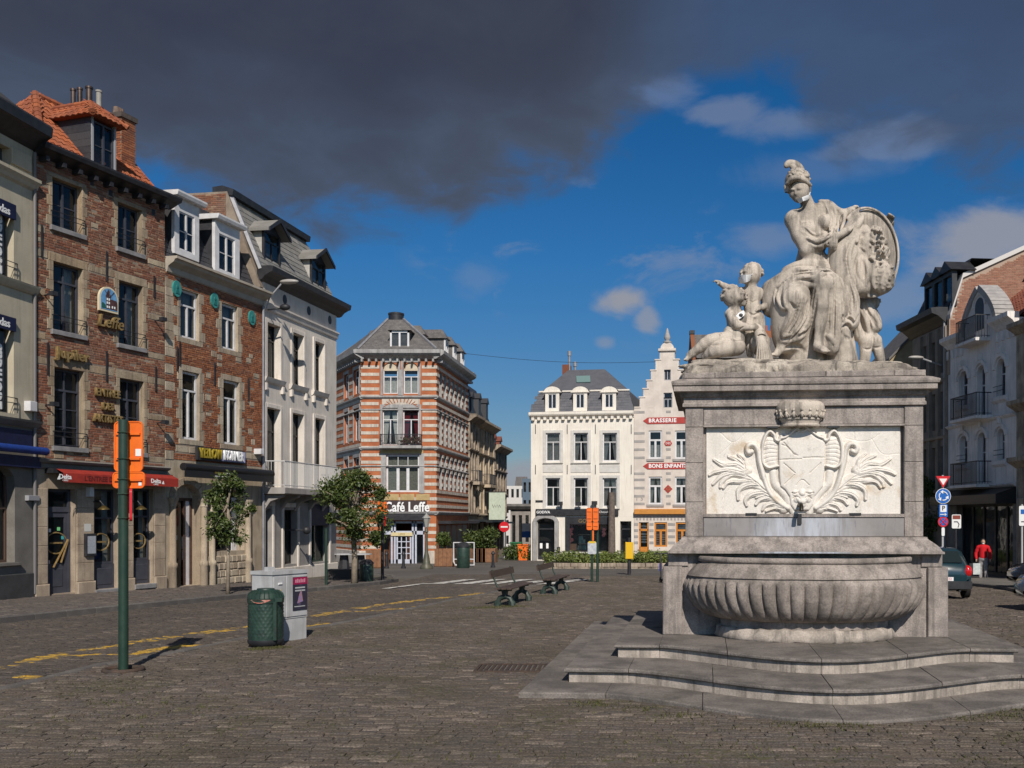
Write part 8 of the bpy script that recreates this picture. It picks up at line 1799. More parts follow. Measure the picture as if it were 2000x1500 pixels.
for px in (1812,1830,1848):
    x = I_.u(px);k = MB();k.box(x-.55,x-.43,.05,.3,zr,zr+1.7);k.box(x+.43,x+.55,.05,.3,zr,zr+1.7);k.box(x-.43,x+.43,.05,.3,zr+1.5,zr+1.7);k.prism([(x-.75,-.1,zr+1.7),(x+.75,-.1,zr+1.7),(x,-.1,zr+2.25)],(0,1.3,0));d = k.build('dormer',BLACKW,I_.root,kind='stuff');MB().quad((x-.43,.15,zr),(x+.43,.15,zr),(x+.43,.15,zr+1.5),(x-.43,.15,zr+1.5)).build('pane',GLASS,d,fix=False)
PWB = mat('red_party_brick',(.3,.15,.1),(.34,.19,.13),1.5,.85,.3,60,island=[(.30,.135,.085),(.25,.105,.068),(.35,.175,.115),(.22,.095,.065),(.29,.15,.10)],island_amt=.3,fine=.2)
def on_end(px,py): k = (px-CX)/F;x0,y0 = I_.P0[0]+I_.tx*Wi,I_.P0[1]+I_.ty*Wi;y = (k*y0-x0)/(-I_.ty-k*I_.tx);return (y,CAMZ-(py-HZ)/F*(y0+I_.tx*y)-I_.zb)
prof = [(-.05,zE-3.0),(-.05,on_end(1860,625)[1]),on_end(1874,546),on_end(1997,490),on_end(2090,560),(on_end(2090,560)[0],zE-3.0)]
k = MB();k.prism([(Wi+.02,y,z) for y,z in prof],(.25,0,0));pw = k.build('party_wall',mat('brick_mortar',(.36,.27,.21),rough=.9),I_.root)
V = [];Q = []
for j in range(int(8/.08)):
    z = zE-2.6+j*.08;x = -.11*(j % 2)
    while x < 10.4:
        a,b = max(x+.006,0),x+.22;x += .228
        yy = max(a,b);lim = np.interp(a,[p[0] for p in prof[1:5]],[p[1] for p in prof[1:5]])
        if z+.08 > lim-.15: continue
        t = Wi+.28+random.uniform(-.003,.004);o = len(V);V += [(tt,y_,zz) for tt in (Wi+.268,t) for y_,zz in ((a,z+.006),(b,z+.006),(b,z+.072),(a,z+.072))]
        Q += [tuple(o+i for i in f_) for f_ in ((4,5,6,7),(0,1,5,4),(1,2,6,5),(2,3,7,6),(3,0,4,7))]
np_mesh('brickwork',np.array(V),np.array(Q),PWB,pw,'stuff')
for (y0,z0),(y1,z1) in zip(prof[1:4],prof[2:5]): MB().prism([(Wi-.05,y0,z0),(Wi-.05,y1,z1),(Wi-.05,y1,z1+.22),(Wi-.05,y0,z0+.22)],(.45,0,0)).build('coping',mat('pale_coping',(.55,.52,.50),rough=.7),pw)
k = MB();k.tube([(Wi-.12,-.12,.2),(Wi-.12,-.12,zE-.3)],.06,8);k.build('drainpipe',GREYP,I_.root)
# sandy house at the right edge
pk = J_.at(W+.02);K_ = Facade('sandy_edge_house','sandy brown house cut off at the right edge of the square','house',(pk.x,pk.y),.1,-1)
zE = K_.z(1992,640);kw = [(1.0+i*2.1,2.1+i*2.1,K_.z(1990,b),K_.z(1990,t),.3) for i in range(3) for t,b in ((680,770),(800,890),(975,1085))]
K_.wall(0,7,-.6,zE,kw,TAN2,dep=.35);K_.shell(.001,6.999,-.6,zE,9,TAN2)
for w in kw: K_.window(w[:4],FRAME_B,2,.3,1,y=.2)
for y_ in (640,790,900): z = K_.z(1988,y_);K_.moulding(0,7,[(.05,z-.3),(.2,z-.2),(.45,z-.05),(.45,z+.12)],TAN2,'cornice')
for x in (.3,2.5,4.6): MB().cbox(x,x+.45,-.16,-.001,.0,3.4,.04).build('pilaster',TAN2,K_.root)
k = MB();k.poly([(0,-.2,zE+.1),(7,-.2,zE+.1),(7,4,zE+3.2),(0,4,zE+3.2),(0,8.5,zE),(7,8.5,zE)],[(0,1,2,3),(3,2,5,4),(1,5,2),(0,3,4)]);k.build('roof',RT,K_.root)
k = MB();k.box(.4,1.7,.3,2.5,zE+.2,zE+1.9);k.build('dormer',mat('dormer_render',(.42,.36,.24),rough=.8),K_.root);MB().prism([(.25,.1,zE+1.9),(1.85,.1,zE+1.9),(1.05,.1,zE+2.5)],(0,2.4,0)).build('dormer_roof',RT,K_.root)
# further house whose gable shows past the pedestal
r3 = thing('yellow_gable_house','yellowish gabled house glimpsed between the fountain and the brown concrete house','house',atg(1735,56))
zq = lambda py: at(0,py,56).z-r3.location.z
k = MB();xr = (1830-1735)/F*56;k.prism([(-3,0,-.5),(xr,0,-.5),(xr,0,zq(605)),(0,0,zq(705)),(-3,0,zq(740))],(0,7,0));k.build('gable_wall',mat('yellow_render',(.40,.32,.20),(.32,.25,.15),2,.85),r3)
for (a,pa),(c,pc) in (((0,705),(xr,605)),): MB().prism([(a,-.15,zq(pa)),(c,-.15,zq(pc)),(c,-.15,zq(pc)+.15),(a,-.15,zq(pa)+.15)],(0,7.2,0)).build('roof',CSL,r3)
# pavement on the right
pr = MB();e = [gp(1838,1146),gp(1900,1144),gp(1960,1150),gp(2010,1162),gp(2200,1230)]
base = [J_.at(W+7,.3),J_.at(0,.3),J_.at(-8,.3)]
top_ = [Vector((p.x,p.y,gz(p.y)+.10)) for p in e];b_ = [Vector((p.x,p.y,gz(p.y)+.10)) for p in base];e2 = Vector((e[0].x-2.0,e[0].y+14,gz(e[0].y+14)+.10))
pts = [e2]+top_+b_;n = len(pts);pr.prism([p-Vector((0,0,.3)) for p in pts],(0,0,.3));o = pr.build('right_pavement',mat('pavement_slab',(.17,.155,.14),(.12,.11,.10),1.5,.85,.2,20));o['kind'] = 'structure';o['label'] = 'pavement in front of the grey arched house'
kerb_row('kerb_stone',e,.25,.115,.1,1.0,o,KERB_M)
lpx = thing('wall_street_lamp','small cobra head street lamp projecting from the brown concrete house','street lamp',I_.at(Wi-.6)+Vector((0,0,I_.zb+I_.z(1845,700))),I_.root.rotation_euler.z)
k = MB();k.tube([(0,-.05,-.3),(0,-1.0,.0)],.04,6);k.build('arm',GREYP,lpx);k = MB();k.sphere((0,-1.35,.06),.17,10,7,(.9,2.4,.55));k.build('lamp_head',MATS['lamp_grey'],lpx,smooth=True)
# ---------------------------------------------------------------- trees
BARK = mat('pale_bark',(.30,.245,.18),(.20,.16,.12),6,.85,.3,40);LEAFC = [(a*1.25,b*1.15,c*1.0) for a,b,c in [(.035,.058,.012),(.050,.080,.016),(.024,.042,.010),(.075,.100,.024),(.040,.066,.020),(.030,.050,.012)]]
LEAF = mat('green_leaf',(.05,.08,.02),rough=.5,island=LEAFC,spec=.4)
def leaves(name,centres,radii,n,size,m,parent,seed,kind=None):
    r = np.random.default_rng(seed);C = np.array(centres);R = np.array(radii)
    i = r.integers(0,len(C),n);d = r.normal(0,1,(n,3));d /= np.linalg.norm(d,axis=1)[:,None];P = C[i]+d*(R[i]*(r.uniform(.2,1.0,n)**.6+.35*(r.random(n) < .06)))[:,None]
    a = r.normal(0,1,(n,3));a /= np.linalg.norm(a,axis=1)[:,None];b = np.cross(a,r.normal(0,1,(n,3)));b /= np.linalg.norm(b,axis=1)[:,None]
    s = size*r.uniform(.6,1.3,n)[:,None];bend = np.cross(a,b)*s*.25
    V = np.stack([P-a*s,P+b*s*.45-bend*0,P+a*s,P-b*s*.45+bend*.6],1).reshape(-1,3);return np_mesh(name,V,np.arange(4*n).reshape(-1,4),m,parent,kind)
def tree(name,label,base,rx,rz,zc,trunk_r,n,size,seed,lean=0.0,stem=None,group=None):
    t = thing(name,label,'tree',base,0,group);rr = random.Random(seed);k = MB();top = zc+rz*.3
    k.tube([(0,0,-.1),(.01,0,top*.3),(lean*.5,.02,top*.65),(lean,0,top)],[trunk_r*1.25,trunk_r,trunk_r*.85,trunk_r*.45],9)
    cs,rs = [],[]
    for i in range(44):
        a = rr.uniform(0,2*pi);zz = rr.uniform(-.95,.95);w = sqrt(1-zz*zz)*rr.uniform(.35,1.15);wid = rx*(1.0 if zz < .2 else 1-.35*(zz-.2))
        c = (lean+cos(a)*w*wid,sin(a)*w*wid,zc+zz*rz*.9);cs.append(c);rs.append(rr.uniform(.12,.46)*min(rx,rz)*.9)
        if i % 2 == 0: s = top*rr.uniform(.6,.95);k.tube([(lean*s/top,0,s),((lean+c[0])/2,c[1]/2,(s+c[2])/2+.05),c],[trunk_r*.4,trunk_r*.25,.012],5)
    k.build('trunk',stem or BARK,t,smooth=True);leaves('crown',cs,rs,n,size,LEAF,t,seed);return t
def up(px,py,base): return at(px,py,base.y).z-base.z
b = gp(445,1168)+Vector((0,0,.12));tree('street_tree','slim young tree with narrow leafy crown before the orange brick shop',b,.66,1.10,up(444,994,b),.05,4600,.058,3)
b = gp(692,1146)+Vector((0,0,.10));tree('street_tree','broad young tree on pale trunk before the white balcony house',b,1.28,1.28,up(683,990,b),.10,8000,.068,5,-.1)
b = gp(1812,1118);tree('street_tree','dark bushy tree behind the traffic signs right of the fountain',b,1.5,1.7,up(1815,1003,b),.12,9000,.09,8)
# ---------------------------------------------------------------- signs and street furniture
PLATE = mat('sign_back',(.42,.42,.43),rough=.5);WHT = mat('sign_white',(.72,.72,.72),rough=.4);REDS = mat('sign_red',(.55,.012,.02),rough=.4);BLUS = mat('sign_blue',(.012,.11,.42),rough=.4)
def rrect(x0,x1,z0,z1,y,r,n=4):
    P = []
    for cx_,cz_,a0 in ((x1-r,z1-r,0),(x0+r,z1-r,pi/2),(x0+r,z0+r,pi),(x1-r,z0+r,1.5*pi)): P += [(cx_+r*cos(a0+pi/2*i/n),y,cz_+r*sin(a0+pi/2*i/n)) for i in range(n+1)]
    return P
def board(parent,x0,x1,z0,z1,y,m,back=False):
    o = MB().prism(rrect(x0,x1,z0,z1,y,.05),(0,.012,0)).build('sign_board',m,parent)
    if back: k = MB();k.tube(rrect(x0+.006,x1-.006,z0+.006,z1-.006,y,.05),.012,5,closed=True);k.build('rim',m,o);[MB().box(x0+.03,x1-.03,y-.03,y-.001,z-.014,z+.014).build('bracket',m,o) for z in ((z0+(z1-z0)*.25,z0+(z1-z0)*.75) if z1-z0 > .4 else ((z0+z1)/2,))]
    return o
b = gp(241,1311);s = thing('orange_sign_post','dark green post with orange temporary sign boards seen from behind, nearest the camera','sign post',b)
k = MB();k.cyl(0,0,0,up(241,820,b),.062,n=16);k.build('post',GREENP,s,smooth=40);sc_ = F/b.y
bx = lambda px: (px-241)/sc_
o = board(s,bx(217),bx(273),up(0,920,b),up(0,822,b),.085,ORANGE,True);MB().box(bx(259),bx(270),.078,.083,up(0,890,b),up(0,876,b)).build('sticker',WHT,o)
o = board(s,bx(214),bx(277),up(0,953,b),up(0,921,b),.085,ORANGE,True);MB().box(bx(265),bx(271),.078,.083,up(0,948,b),up(0,941,b)).build('sticker',WHT,o)
o = MB().prism([(.075,y,z) for _,z,y in [(0,p[2],p[0]) for p in rrect(-.25,.25,up(0,1018,b),up(0,955,b),0,.05)]],(.03,0,0)).build('red_side_board',REDS,s,rz=.44)
for py in (845,896,936,965,1012): k = MB();k.tube([(.07*cos(t*pi/5),.07*sin(t*pi/5),up(0,py,b)) for t in range(10)],.010,5,closed=True);k.build('clamp',GREENP,s)
k = MB();k.tube([(.235*cos(t*pi/12),.235*sin(t*pi/12),.02) for t in range(24)],.035,6,closed=True);k.build('base_ring',RUST,s,smooth=True)
# litter bin with stamped lozenges
b = gp(519,1262);s = thing('litter_bin','dark green cast litter bin with lozenge pattern beside the grey utility cabinet','litter bin',b);BING = mat('bin_green',(.024,.052,.038),(.012,.03,.024),7,.45,spec=.5,speck=.5);V = [];nz,na = 46,96;R0 = .272
for j in range(nz):
    z = .11+.60*j/(nz-1)
    for i in range(na): d = max(0,sin(i/na*2*pi*24+(pi if False else 0)+ (j//4 % 2)*pi))*max(0,sin((j % 4+.5)/4*pi));r = R0+.010*d*(2 < j < nz-3);V.append((r*cos(2*pi*i/na),r*sin(2*pi*i/na),z))
Q = [(j*na+i,j*na+(i+1) % na,(j+1)*na+(i+1) % na,(j+1)*na+i) for j in range(nz-1) for i in range(na)];np_mesh('drum',V,Q,BING,s,smooth=True)
k = MB();k.lathe([(.20,0),(.25,.02),(.285,.08),(.285,.115),(.27,.12)],n=32);k.build('foot',BLACKW,s,smooth=40)
k = MB();k.lathe([(.27,.705),(.285,.715),(.29,.79),(.28,.80),(.262,.86),(.20,.915),(.14,.925),(.135,.945),(.01,.95)],n=32);k.build('lid',BING,s,smooth=40)
for i in range(24): a = 2*pi*i/24;MB().tube([(.287*cos(a),.287*sin(a),.795),(.262*cos(a),.262*sin(a),.865),(.205*cos(a),.205*sin(a),.912)],.010,4).build('lid_rib',BING,s)
k = MB();k.prism([(x*.16,-.300+.06*x*x,.765-.045*(1-x*x)) for x in (-1,-.6,-.2,.2,.6,1)]+[(x*.16,-.300+.06*x*x,.775) for x in (1,.6,.2,-.2,-.6,-1)],(0,.05,0));k.build('bag_edge',mat('red_bag',(.42,.10,.07),(.5,.3,.25),14,.5),s)
k = MB();k.box(.20,.25,-.23,-.17,.12,.74);k.box(.22,.33,-.2,-.12,.74,.80);k.build('hinge',BING,s)
# utility cabinet
X2 = Vector(((600-CX)/F*17.6,17.6));X1 = Vector(((532-CX)/F*16.85,16.85));dr = (X2-X1);L = dr.length;CAB = mat('cabinet_grey',(.46,.46,.47),(.38,.38,.385),3,.5,streak=.3,streak_col=(.2,.19,.17),speck=.15)
s = thing('utility_cabinet','light grey utility cabinet with concert poster behind the green litter bin','cabinet',(X1.x,X1.y,gz(X1.y)),atan2(dr.y,dr.x));Wd = .46;Hc = 1.22
MB().box(.01,L-.01,.01,Wd-.01,-.1,.36).build('base',CAB,s);MB().box(0,L,0,Wd,.37,Hc-.08).build('body',CAB,s);k = MB();k.prism([(-.02,-.02,Hc-.08),(L+.02,-.02,Hc-.08),(L+.02,Wd+.02,Hc-.08),(-.02,Wd+.02,Hc-.08)],(0,0,.06));k.build('lid',CAB,s)
for a,b_ in ((.02,L*.36),(L*.375,L-.02)): MB().cbox(a,b_,-.015,-.001,.40,Hc-.11,.005).build('door',CAB,s)
MB().cbox(L*.14,L*.24,-.035,-.016,.97,1.0,.006).build('handle',WHT,s);MB().prism([(L*.15,-.022,.78),(L*.25,-.022,.78),(L*.20,-.022,.89)],(0,.005,0)).build('warning_triangle',mat('warning_yellow',(.55,.38,.03),rough=.5),s)
p0,p1,z0,z1 = L*.55,L*.97,.50,1.08;po = MB().box(p0,p1,-.026,-.017,z0,z1).build('poster',mat('poster_dark',(.03,.028,.045),(.10,.07,.16),9,.4,contrast=(.55,.75)),s)
MB().box(p0+.006,p1-.006,-.030,-.027,z1-.13,z1-.006).build('poster_header',mat('poster_magenta',(.30,.012,.07),rough=.4),po)
for i in range(6): MB().box(p0+.05+i*.042,p0+.08+i*.042,-.032,-.030,z1-.10,z1-.045+.012*(i % 2)).build('poster_letter',mat('poster_pink',(.55,.22,.30),rough=.5),po)
for i in range(2): MB().box(p0+.05,p1-.06,-.029,-.027,z1-.20-i*.05,z1-.175-i*.05).build('poster_line',PLATE,po)
MB().prism([(p0+.10,-.029,z0+.12),(p0+.24,-.029,z0+.15),(p0+.20,-.029,z0+.36),(p0+.15,-.029,z0+.28)],(0,.002,0)).build('poster_figure',mat('poster_violet',(.22,.18,.42),(.35,.18,.15),16,.5),po);MB().box(p0+.03,p1-.06,-.029,-.027,z0+.06,z0+.075).build('poster_line',PLATE,po)
for i in range(2): MB().box(.02+i*.09,.09+i*.09,.12,.2,Hc-.02,Hc+.05).build('vent_cap',PLATE,s)
# benches
IRON = mat('green_iron',(.022,.038,.032),(.035,.05,.04),6,.5);PLANK = mat('bench_wood',(.085,.055,.042),(.055,.038,.03),7,.6,.2,30)
def bench(label,a,c):
    d = (c-a);L = Vector((d.x,d.y,0)).length;t = thing('park_bench',label,'bench',a,atan2(d.y,d.x),'benches on the square')
    for x in (.0,L):                                              # local -y is where the sitter's feet are
        k = MB();k.tube([(x,.02,.44),(x,.10,.60),(x,.17,.80),(x,.19,.93)],.028,6);k.tube([(x,-.34,.42),(x,.0,.40),(x,.05,.46)],.035,6);k.tube([(x,-.15,.41),(x,-.15,.22)],[.10,.06],8)
        for sg_ in (-1,1): k.tube([(x,-.15,.26),(x,-.15+sg_*.13,.20),(x,-.15+sg_*.19,.08),(x,-.15+sg_*.20,-.02)],[.06,.065,.07,.085],8);k.sphere((x,-.15+sg_*.19,.06),.10,8,6,(.6,1,1))
        k.build('leg',IRON,t,smooth=40)
    for i in range(3): MB().cbox(-.3,L+.3,-.40+i*.145,-.27+i*.145,.44,.475,.008).build('seat_plank',PLANK,t)
    M = Matrix.Translation((0,.165,.80)) @ Matrix.Rotation(-.2,4,'X');MB().box(-.3,L+.3,-.02,.02,-.07,.11,M).build('back_plank',PLANK,t)
bench('nearer iron and wood bench standing with moss at its feet',gp(975,1183),gp(1009,1173.5));bench('farther iron and wood bench beside the white zebra stripes',gp(1063,1160),gp(1087,1153))
# poles with boards
def pole(name,label,b,pys,m=GREENP,r=.055,cat='sign post'): t = thing(name,label,cat,b);k = MB();[k.cyl((px-pys[0][0])/F*b.y,0,0,up(0,py,b),r,n=10) for px,py in pys[:1]];k.build('post',m,t,smooth=40);return t
b = gp(1156,1137);s = pole('bus_stop_sign','twin green posts with two orange boards and a timetable on the square',b,[(1156,992)]);q = lambda px: (px-1156)/F*b.y
k = MB();k.cyl(q(1167),.1,0,up(0,992,b),.055,n=10);k.build('post',GREENP,s,smooth=40)
for a,c in ((1146,1156.5),(1158,1169)):
    for y0,y1 in ((992,1019),(1019.5,1035)): board(s,q(a),q(c),up(0,y1,b),up(0,y0,b),-.09,ORANGE,True)
o = board(s,q(1148),q(1165),up(0,1082,b),up(0,1058,b),-.12,mat('timetable',(.50,.52,.52),(.36,.38,.42),9,.4));MB().box(q(1150),q(1163),-.125,-.12,up(0,1061,b),up(0,1057,b)).build('yellow_strip',mat('strip_yellow',(.62,.42,.03),rough=.5),o);MB().box(q(1157),q(1160),-.08,-.06,up(0,1056,b),up(0,1036,b)).build('orange_strip',ORANGE,s)
b = gp(1229,1122);s = pole('yellow_marker_post','yellow and black marker post by the planted roundabout',b,[(1229,1050)],BLACKW,.09,'marker post');k = MB();k.cbox(-.19,.19,-.19,.19,up(0,1092,b),up(0,1059,b),.03);k.build('yellow_sleeve',mat('traffic_yellow',(.70,.42,.015),rough=.4),s)
b = gp(747,1139)+Vector((0,0,.1));s = pole('orange_sign_post','dark post with orange boards beside the broad young tree',b,[(747,968)],BLACKW,.06);q = lambda px: (px-747)/F*b.y
for a,c,y0,y1 in ((739,749,980,1001),(750,757,980,1004),(736,744,994,1008)): board(s,q(a),q(c),up(0,y1,b),up(0,y0,b),-.1,ORANGE)
board(s,q(751),q(755),up(0,1028,b),up(0,1006,b),-.1,REDS)
b = gp(637,1149)+Vector((0,0,.12));pole('parking_meter_post','thin green post on the pavement before the white balcony house',b,[(637,1032)],GREENP,.05,'post')
b = gp(1955,1128);pole('lamp_post','slim dark green post on the pavement right of the person in red',b,[(1955,990)],GREENP,.07,'post')
Ys = 40.0;b = atg(1841,Ys);s = pole('traffic_sign_post','traffic sign post stacked with yield, roundabout, parking and no stopping signs',b,[(1841,928)],PLATE,.04);q = lambda px: (px-1841)/F*Ys;z = lambda py: up(0,py,b)
def disc(x,zc,r,y,m,name,n=28,ring=None): o = MB().prism([(x+r*cos(2*pi*i/n),y,zc+r*sin(2*pi*i/n)) for i in range(n)],(0,.008,0)).build(name,m,s if ring is None else ring);return o
tri = lambda w0,yt,yb,y,m,nm,par: MB().prism([(-w0,y,z(yt)),(w0,y,z(yt)),(0,y,z(yb))],(0,.008,0)).build(nm,m,par)
o = tri(.29,930,953,-.07,REDS,'yield_sign',s);tri(.16,935,947.5,-.08,WHT,'white_field',o)
o = disc(0,z(969),.31,-.07,WHT,'roundabout_sign');disc(0,z(969),.29,-.08,BLUS,'blue_field',ring=o)
for k_ in range(3):
    a0 = k_*2*pi/3+.3;P = [(.17*cos(a0+t*.16),-.086,z(969)+.17*sin(a0+t*.16)) for t in range(9)];MB().tube(P,.026,5).build('arrow',WHT,o);e = P[-1];d = Vector((-sin(a0+1.28),0,cos(a0+1.28)));n_ = Vector((cos(a0+1.28),0,sin(a0+1.28)));MB().prism([Vector(e)+n_*.075,Vector(e)-n_*.075,Vector(e)+d*.12],(0,.008,0)).build('arrow_head',WHT,o)
o = board(s,q(1833),q(1850),z(1010),z(985),-.07,BLUS);MB().box(q(1835.5),q(1847.5),-.076,-.071,z(1000),z(986.5)).build('white_field',WHT,o);lettering('P',.26,BLACKW,o,(q(1841.5),-.08,z(993)),.002,bold=.006);MB().box(q(1835),q(1845),-.078,-.071,z(1005.5),z(1004)).build('arrow',WHT,o);MB().prism([(q(1844),-.078,z(1007.5)),(q(1848),-.078,z(1004.8)),(q(1844),-.078,z(1002))],(0,.006,0)).build('arrow_head',WHT,o)
o = disc(0,z(1019),.21,-.07,REDS,'no_stopping_sign');disc(0,z(1019),.15,-.08,BLUS,'blue_field',ring=o)
for a in (.785,2.356): MB().tube([(-.15*cos(a),-.086,z(1019)-.15*sin(a)),(.15*cos(a),-.086,z(1019)+.15*sin(a))],.022,5).build('red_bar',REDS,o)
board(s,q(1838),q(1844),z(1047),z(1030),-.07,WHT)
b = atg(1867,41);s = pole('detour_sign_post','post with small white detour sign with brown top',b,[(1867,1003)],BLACKW,.04);q = lambda px: (px-1867)/F*41
o = board(s,q(1858),q(1876),z(1032),z(1005),-.07,WHT);MB().box(q(1859.5),q(1874.5),-.076,-.071,z(1014),z(1006.5)).build('brown_field',mat('sign_brown',(.22,.045,.03),rough=.5),o);k = MB();k.tube([(q(1870),-.076,z(1030)),(q(1872),-.076,z(1024)),(q(1869),-.076,z(1019)),(q(1862),-.076,z(1019))],.02,5);k.build('arrow',BLACKW,o)
b = atg(1996,39);s = pole('parking_sign_post','post with white parking sign at the right edge of the square',b,[(1996,985)],PLATE,.04);q = lambda px: (px-1996)/F*39;z = lambda py: up(0,py,b)
o = board(s,q(1989),q(2006),z(1027),z(988),-.07,WHT);MB().box(q(1992),q(2004),-.076,-.071,z(1004),z(995)).build('blue_field',BLUS,o);MB().box(q(1993),q(2002),-.076,-.071,z(1020),z(1018)).build('arrow',BLACKW,o)
# bollards, lamp, planters, bins by the cafe
WOOD = mat('planter_wood',(.26,.125,.06),(.18,.085,.045),6,.7,.2,30)
for px,py,lb in ((755,1110,'dark bollard left of the cafe door'),(788,1110,'dark bollard in front of the cafe door'),(963,1108,'brown bollard at the mouth of the side street')): t = thing('bollard',lb,'bollard',gp(px,py),0,'bollards by the corner cafe');k = MB();k.lathe([(.14,0),(.14,.1),(.09,.14),(.08,.75),(.12,.78),(.12,.84),(.05,.95),(.01,.97)],n=12);k.build('post',BLACKW,t,smooth=40)
b = gp(833,1111);t = thing('lamp_post','old cast iron lamp post at the striped cafe corner','lamp post',b);h = up(0,1030,b);k = MB();k.lathe([(.36,0),(.36,.12),(.22,.3),(.16,.7),(.10,.9),(.08,1.4),(.07,h-.3),(.12,h-.25),(.05,h)],n=14);k.build('post',mat('bronze_green',(.06,.065,.045),(.1,.09,.06),4,.5),t,smooth=40);k = MB();k.lathe([(.10,h),(.22,h+.5),(.26,h+.52),(.05,h+.75),(.01,h+.85)],n=6);k.build('lantern',mat('lantern_glass',(.30,.30,.28),rough=.2),t)
def planter(lb,px,py,w,hgt,foliage,name='planter'):
    b = gp(px,py);t = thing(name,lb,'planter',b);k = w/2
    for i in range(5): MB().cbox(-k+w*i/5+.008,-k+w*(i+1)/5-.008,-k,-k+.04,.04,hgt,.006).build('plank',WOOD,t)
    MB().box(-k,k,-k+.041,k,.0,hgt-.02).build('box',WOOD,t)
    if foliage: rx,rz,n = foliage;leaves('foliage',[(random.gauss(0,rx*.4),random.gauss(0,rx*.4),hgt+rz*(.4+.5*random.random())) for _ in range(9)],[rx*.6]*9,n,.11,LEAF,t,px);MB().cyl(0,0,hgt-.1,hgt+rz*.6,.05,.03,6).build('stem',BARK,t)
planter('wooden planter with small round shrub left of the cafe door',737,1109,1.1,1.05,(.5,1.0,1200));planter('wooden planter with a clipped ball shrub at the cafe corner',872,1106,1.25,1.1,(.5,.8,1200));planter('wide wooden planter with dense shrub on the cafe terrace',930,1098,1.5,1.0,(1.0,1.0,1800));planter('square wooden planter with shrub beside the dark bollard',949,1098,1.5,1.0,(.9,1.2,1500))
b = gp(886,1107);t = thing('terrace_windbreak','white framed glass windbreak on the cafe terrace','windbreak',b);w = 40/F*b.y;k = MB();k.tube([(.1,0,.1),(w,0,.1),(w,0,1.45),(0,0,1.45),(0,0,.3)],.05,6,closed=True);k.tube([(0,0,.45),(w,0,.45)],.03,5);k.build('frame',FRAME_W,t);MB().quad((0,.01,.45),(w,.01,.45),(w,.01,1.45),(0,.01,1.45)).build('pane',GLASS_L,t,fix=False)
for px,py,lb,r,h in ((905,1109,'small dark green litter bin before the windbreak',.38,1.5),(716,1141,'dark green litter bin beside the broad young tree',.26,.95)): t = thing('litter_bin',lb,'litter bin',gp(px,py));k = MB();k.lathe([(r*.9,0),(r,.1),(r,h*.75),(r*.95,h*.8)],n=16);k.build('drum',BING,t,smooth=40);k = MB();k.lathe([(r*1.04,h*.8),(r*1.04,h*.86),(r*.6,h*.98),(.01,h)],n=16);k.build('lid',BLACKW,t,smooth=40)
b = gp(680,1136);t = thing('planter_trough','low dark planter trough against the corner cafe flank','planter',b);MB().cbox(-.8,.8,-.3,.3,0,.5,.02).build('box',mat('dark_trough',(.05,.045,.042),rough=.7),t)
for i,px in enumerate((672,704)): tb = thing('cafe_table',('left','right')[i]+' one of two small terrace tables behind the broad young tree','table',gp(px,1127),0,'terrace tables');MB().cyl(0,0,1.0,1.05,.5,n=16).build('table_top',PLATE,tb);MB().tube([(0,0,0),(0,0,1.0)],[.3,.18],8).build('pedestal',BLACKW,tb)
# side street clutter
for px,py,lb,m,sc in ((1008,1092,'bright green wheeled bin in the side street',mat('bin_bright',(.02,.16,.06),rough=.5),1.0),(1022,1094,'orange crate standing in the side street',ORANGE,.9)): t = thing('wheeled_bin' if px < 1010 else 'street_crate',lb,'bin' if px < 1010 else 'crate',gp(px,py));k = MB();k.prism([(-.35*sc,-.35,0),(.35*sc,-.35,0),(.45*sc,-.4,1.3*sc),(-.45*sc,-.4,1.3*sc)],(0,.75,0));k.build('body',m,t);MB().box(-.48*sc,.48*sc,-.45,.4,1.305*sc,1.38*sc).build('lid',m,t)
b = gp(985,1092);t = thing('stop_sign','round red no entry sign at the side street corner','sign',b);MB().cyl(0,0,0,up(0,1016,b),.05,n=8).build('post',PLATE,t);n = 20;zc = up(0,1029,b);MB().prism([(.42*cos(2*pi*i/n),-.08,zc+.42*sin(2*pi*i/n)) for i in range(n)],(0,.02,0)).build('disc',REDS,t);MB().box(-.28,.28,-.09,-.081,zc-.06,zc+.06).build('white_bar',WHT,t)
b = gp(1030,1090);t = thing('blue_white_flag','blue and white flag hanging by the low grey building','flag',b+Vector((0,0,up(0,1050,b))));h = up(0,1022,b)-up(0,1050,b);MB().box(-.45,.45,0,.04,0,h*.45).build('blue_field',BLUS,t);MB().box(-.45,.45,0,.04,h*.455,h).build('white_field',WHT,t);MB().tube([(0,.5,h+.1),(0,-.3,h+.1)],.04,5).build('pole',BLACKW,t)
leaves('terrace_greenery',[tuple(gp(px,1094)+Vector((0,0,.6))) for px in (922,960,997,1004,1027)],[.65]*5,1800,.14,LEAF,None,77,'stuff')
# planted roundabout
bd = thing('planting_bed','stone edged planting bed with low green hedge before the white corner house','planting bed',gp(1180,1110));o = bd.location;y0,y1 = 0,3.2;xa,xb = (1052-CX)/F*o.y-o.x,9.0
for j in range(2):
    x = xa+.3*j
    while x < xb: w = random.uniform(.5,.95);MB().cbox(x+.01,x+w-.01,-.05-random.random()*.06,.3,-.2+j*.26,.05+j*.24,.03).build('edge_stone',TAN2,bd);x += w
MB().box(xa+.2,xb,.31,y1,-.2,.28).build('soil',mat('bed_soil',(.05,.04,.03),rough=.9),bd)
HEDGE = mat('hedge_leaf',(.1,.15,.03),rough=.6,island=[(.12,.155,.028),(.085,.125,.022),(.16,.19,.04),(.065,.10,.022),(.19,.20,.06)]);cs = [(random.uniform(xa+.3,xb),random.uniform(.2,y1),random.uniform(.35,.70)) for _ in range(300)];leaves('hedge',cs,[.32]*300,14000,.085,HEDGE,bd,4,'stuff')
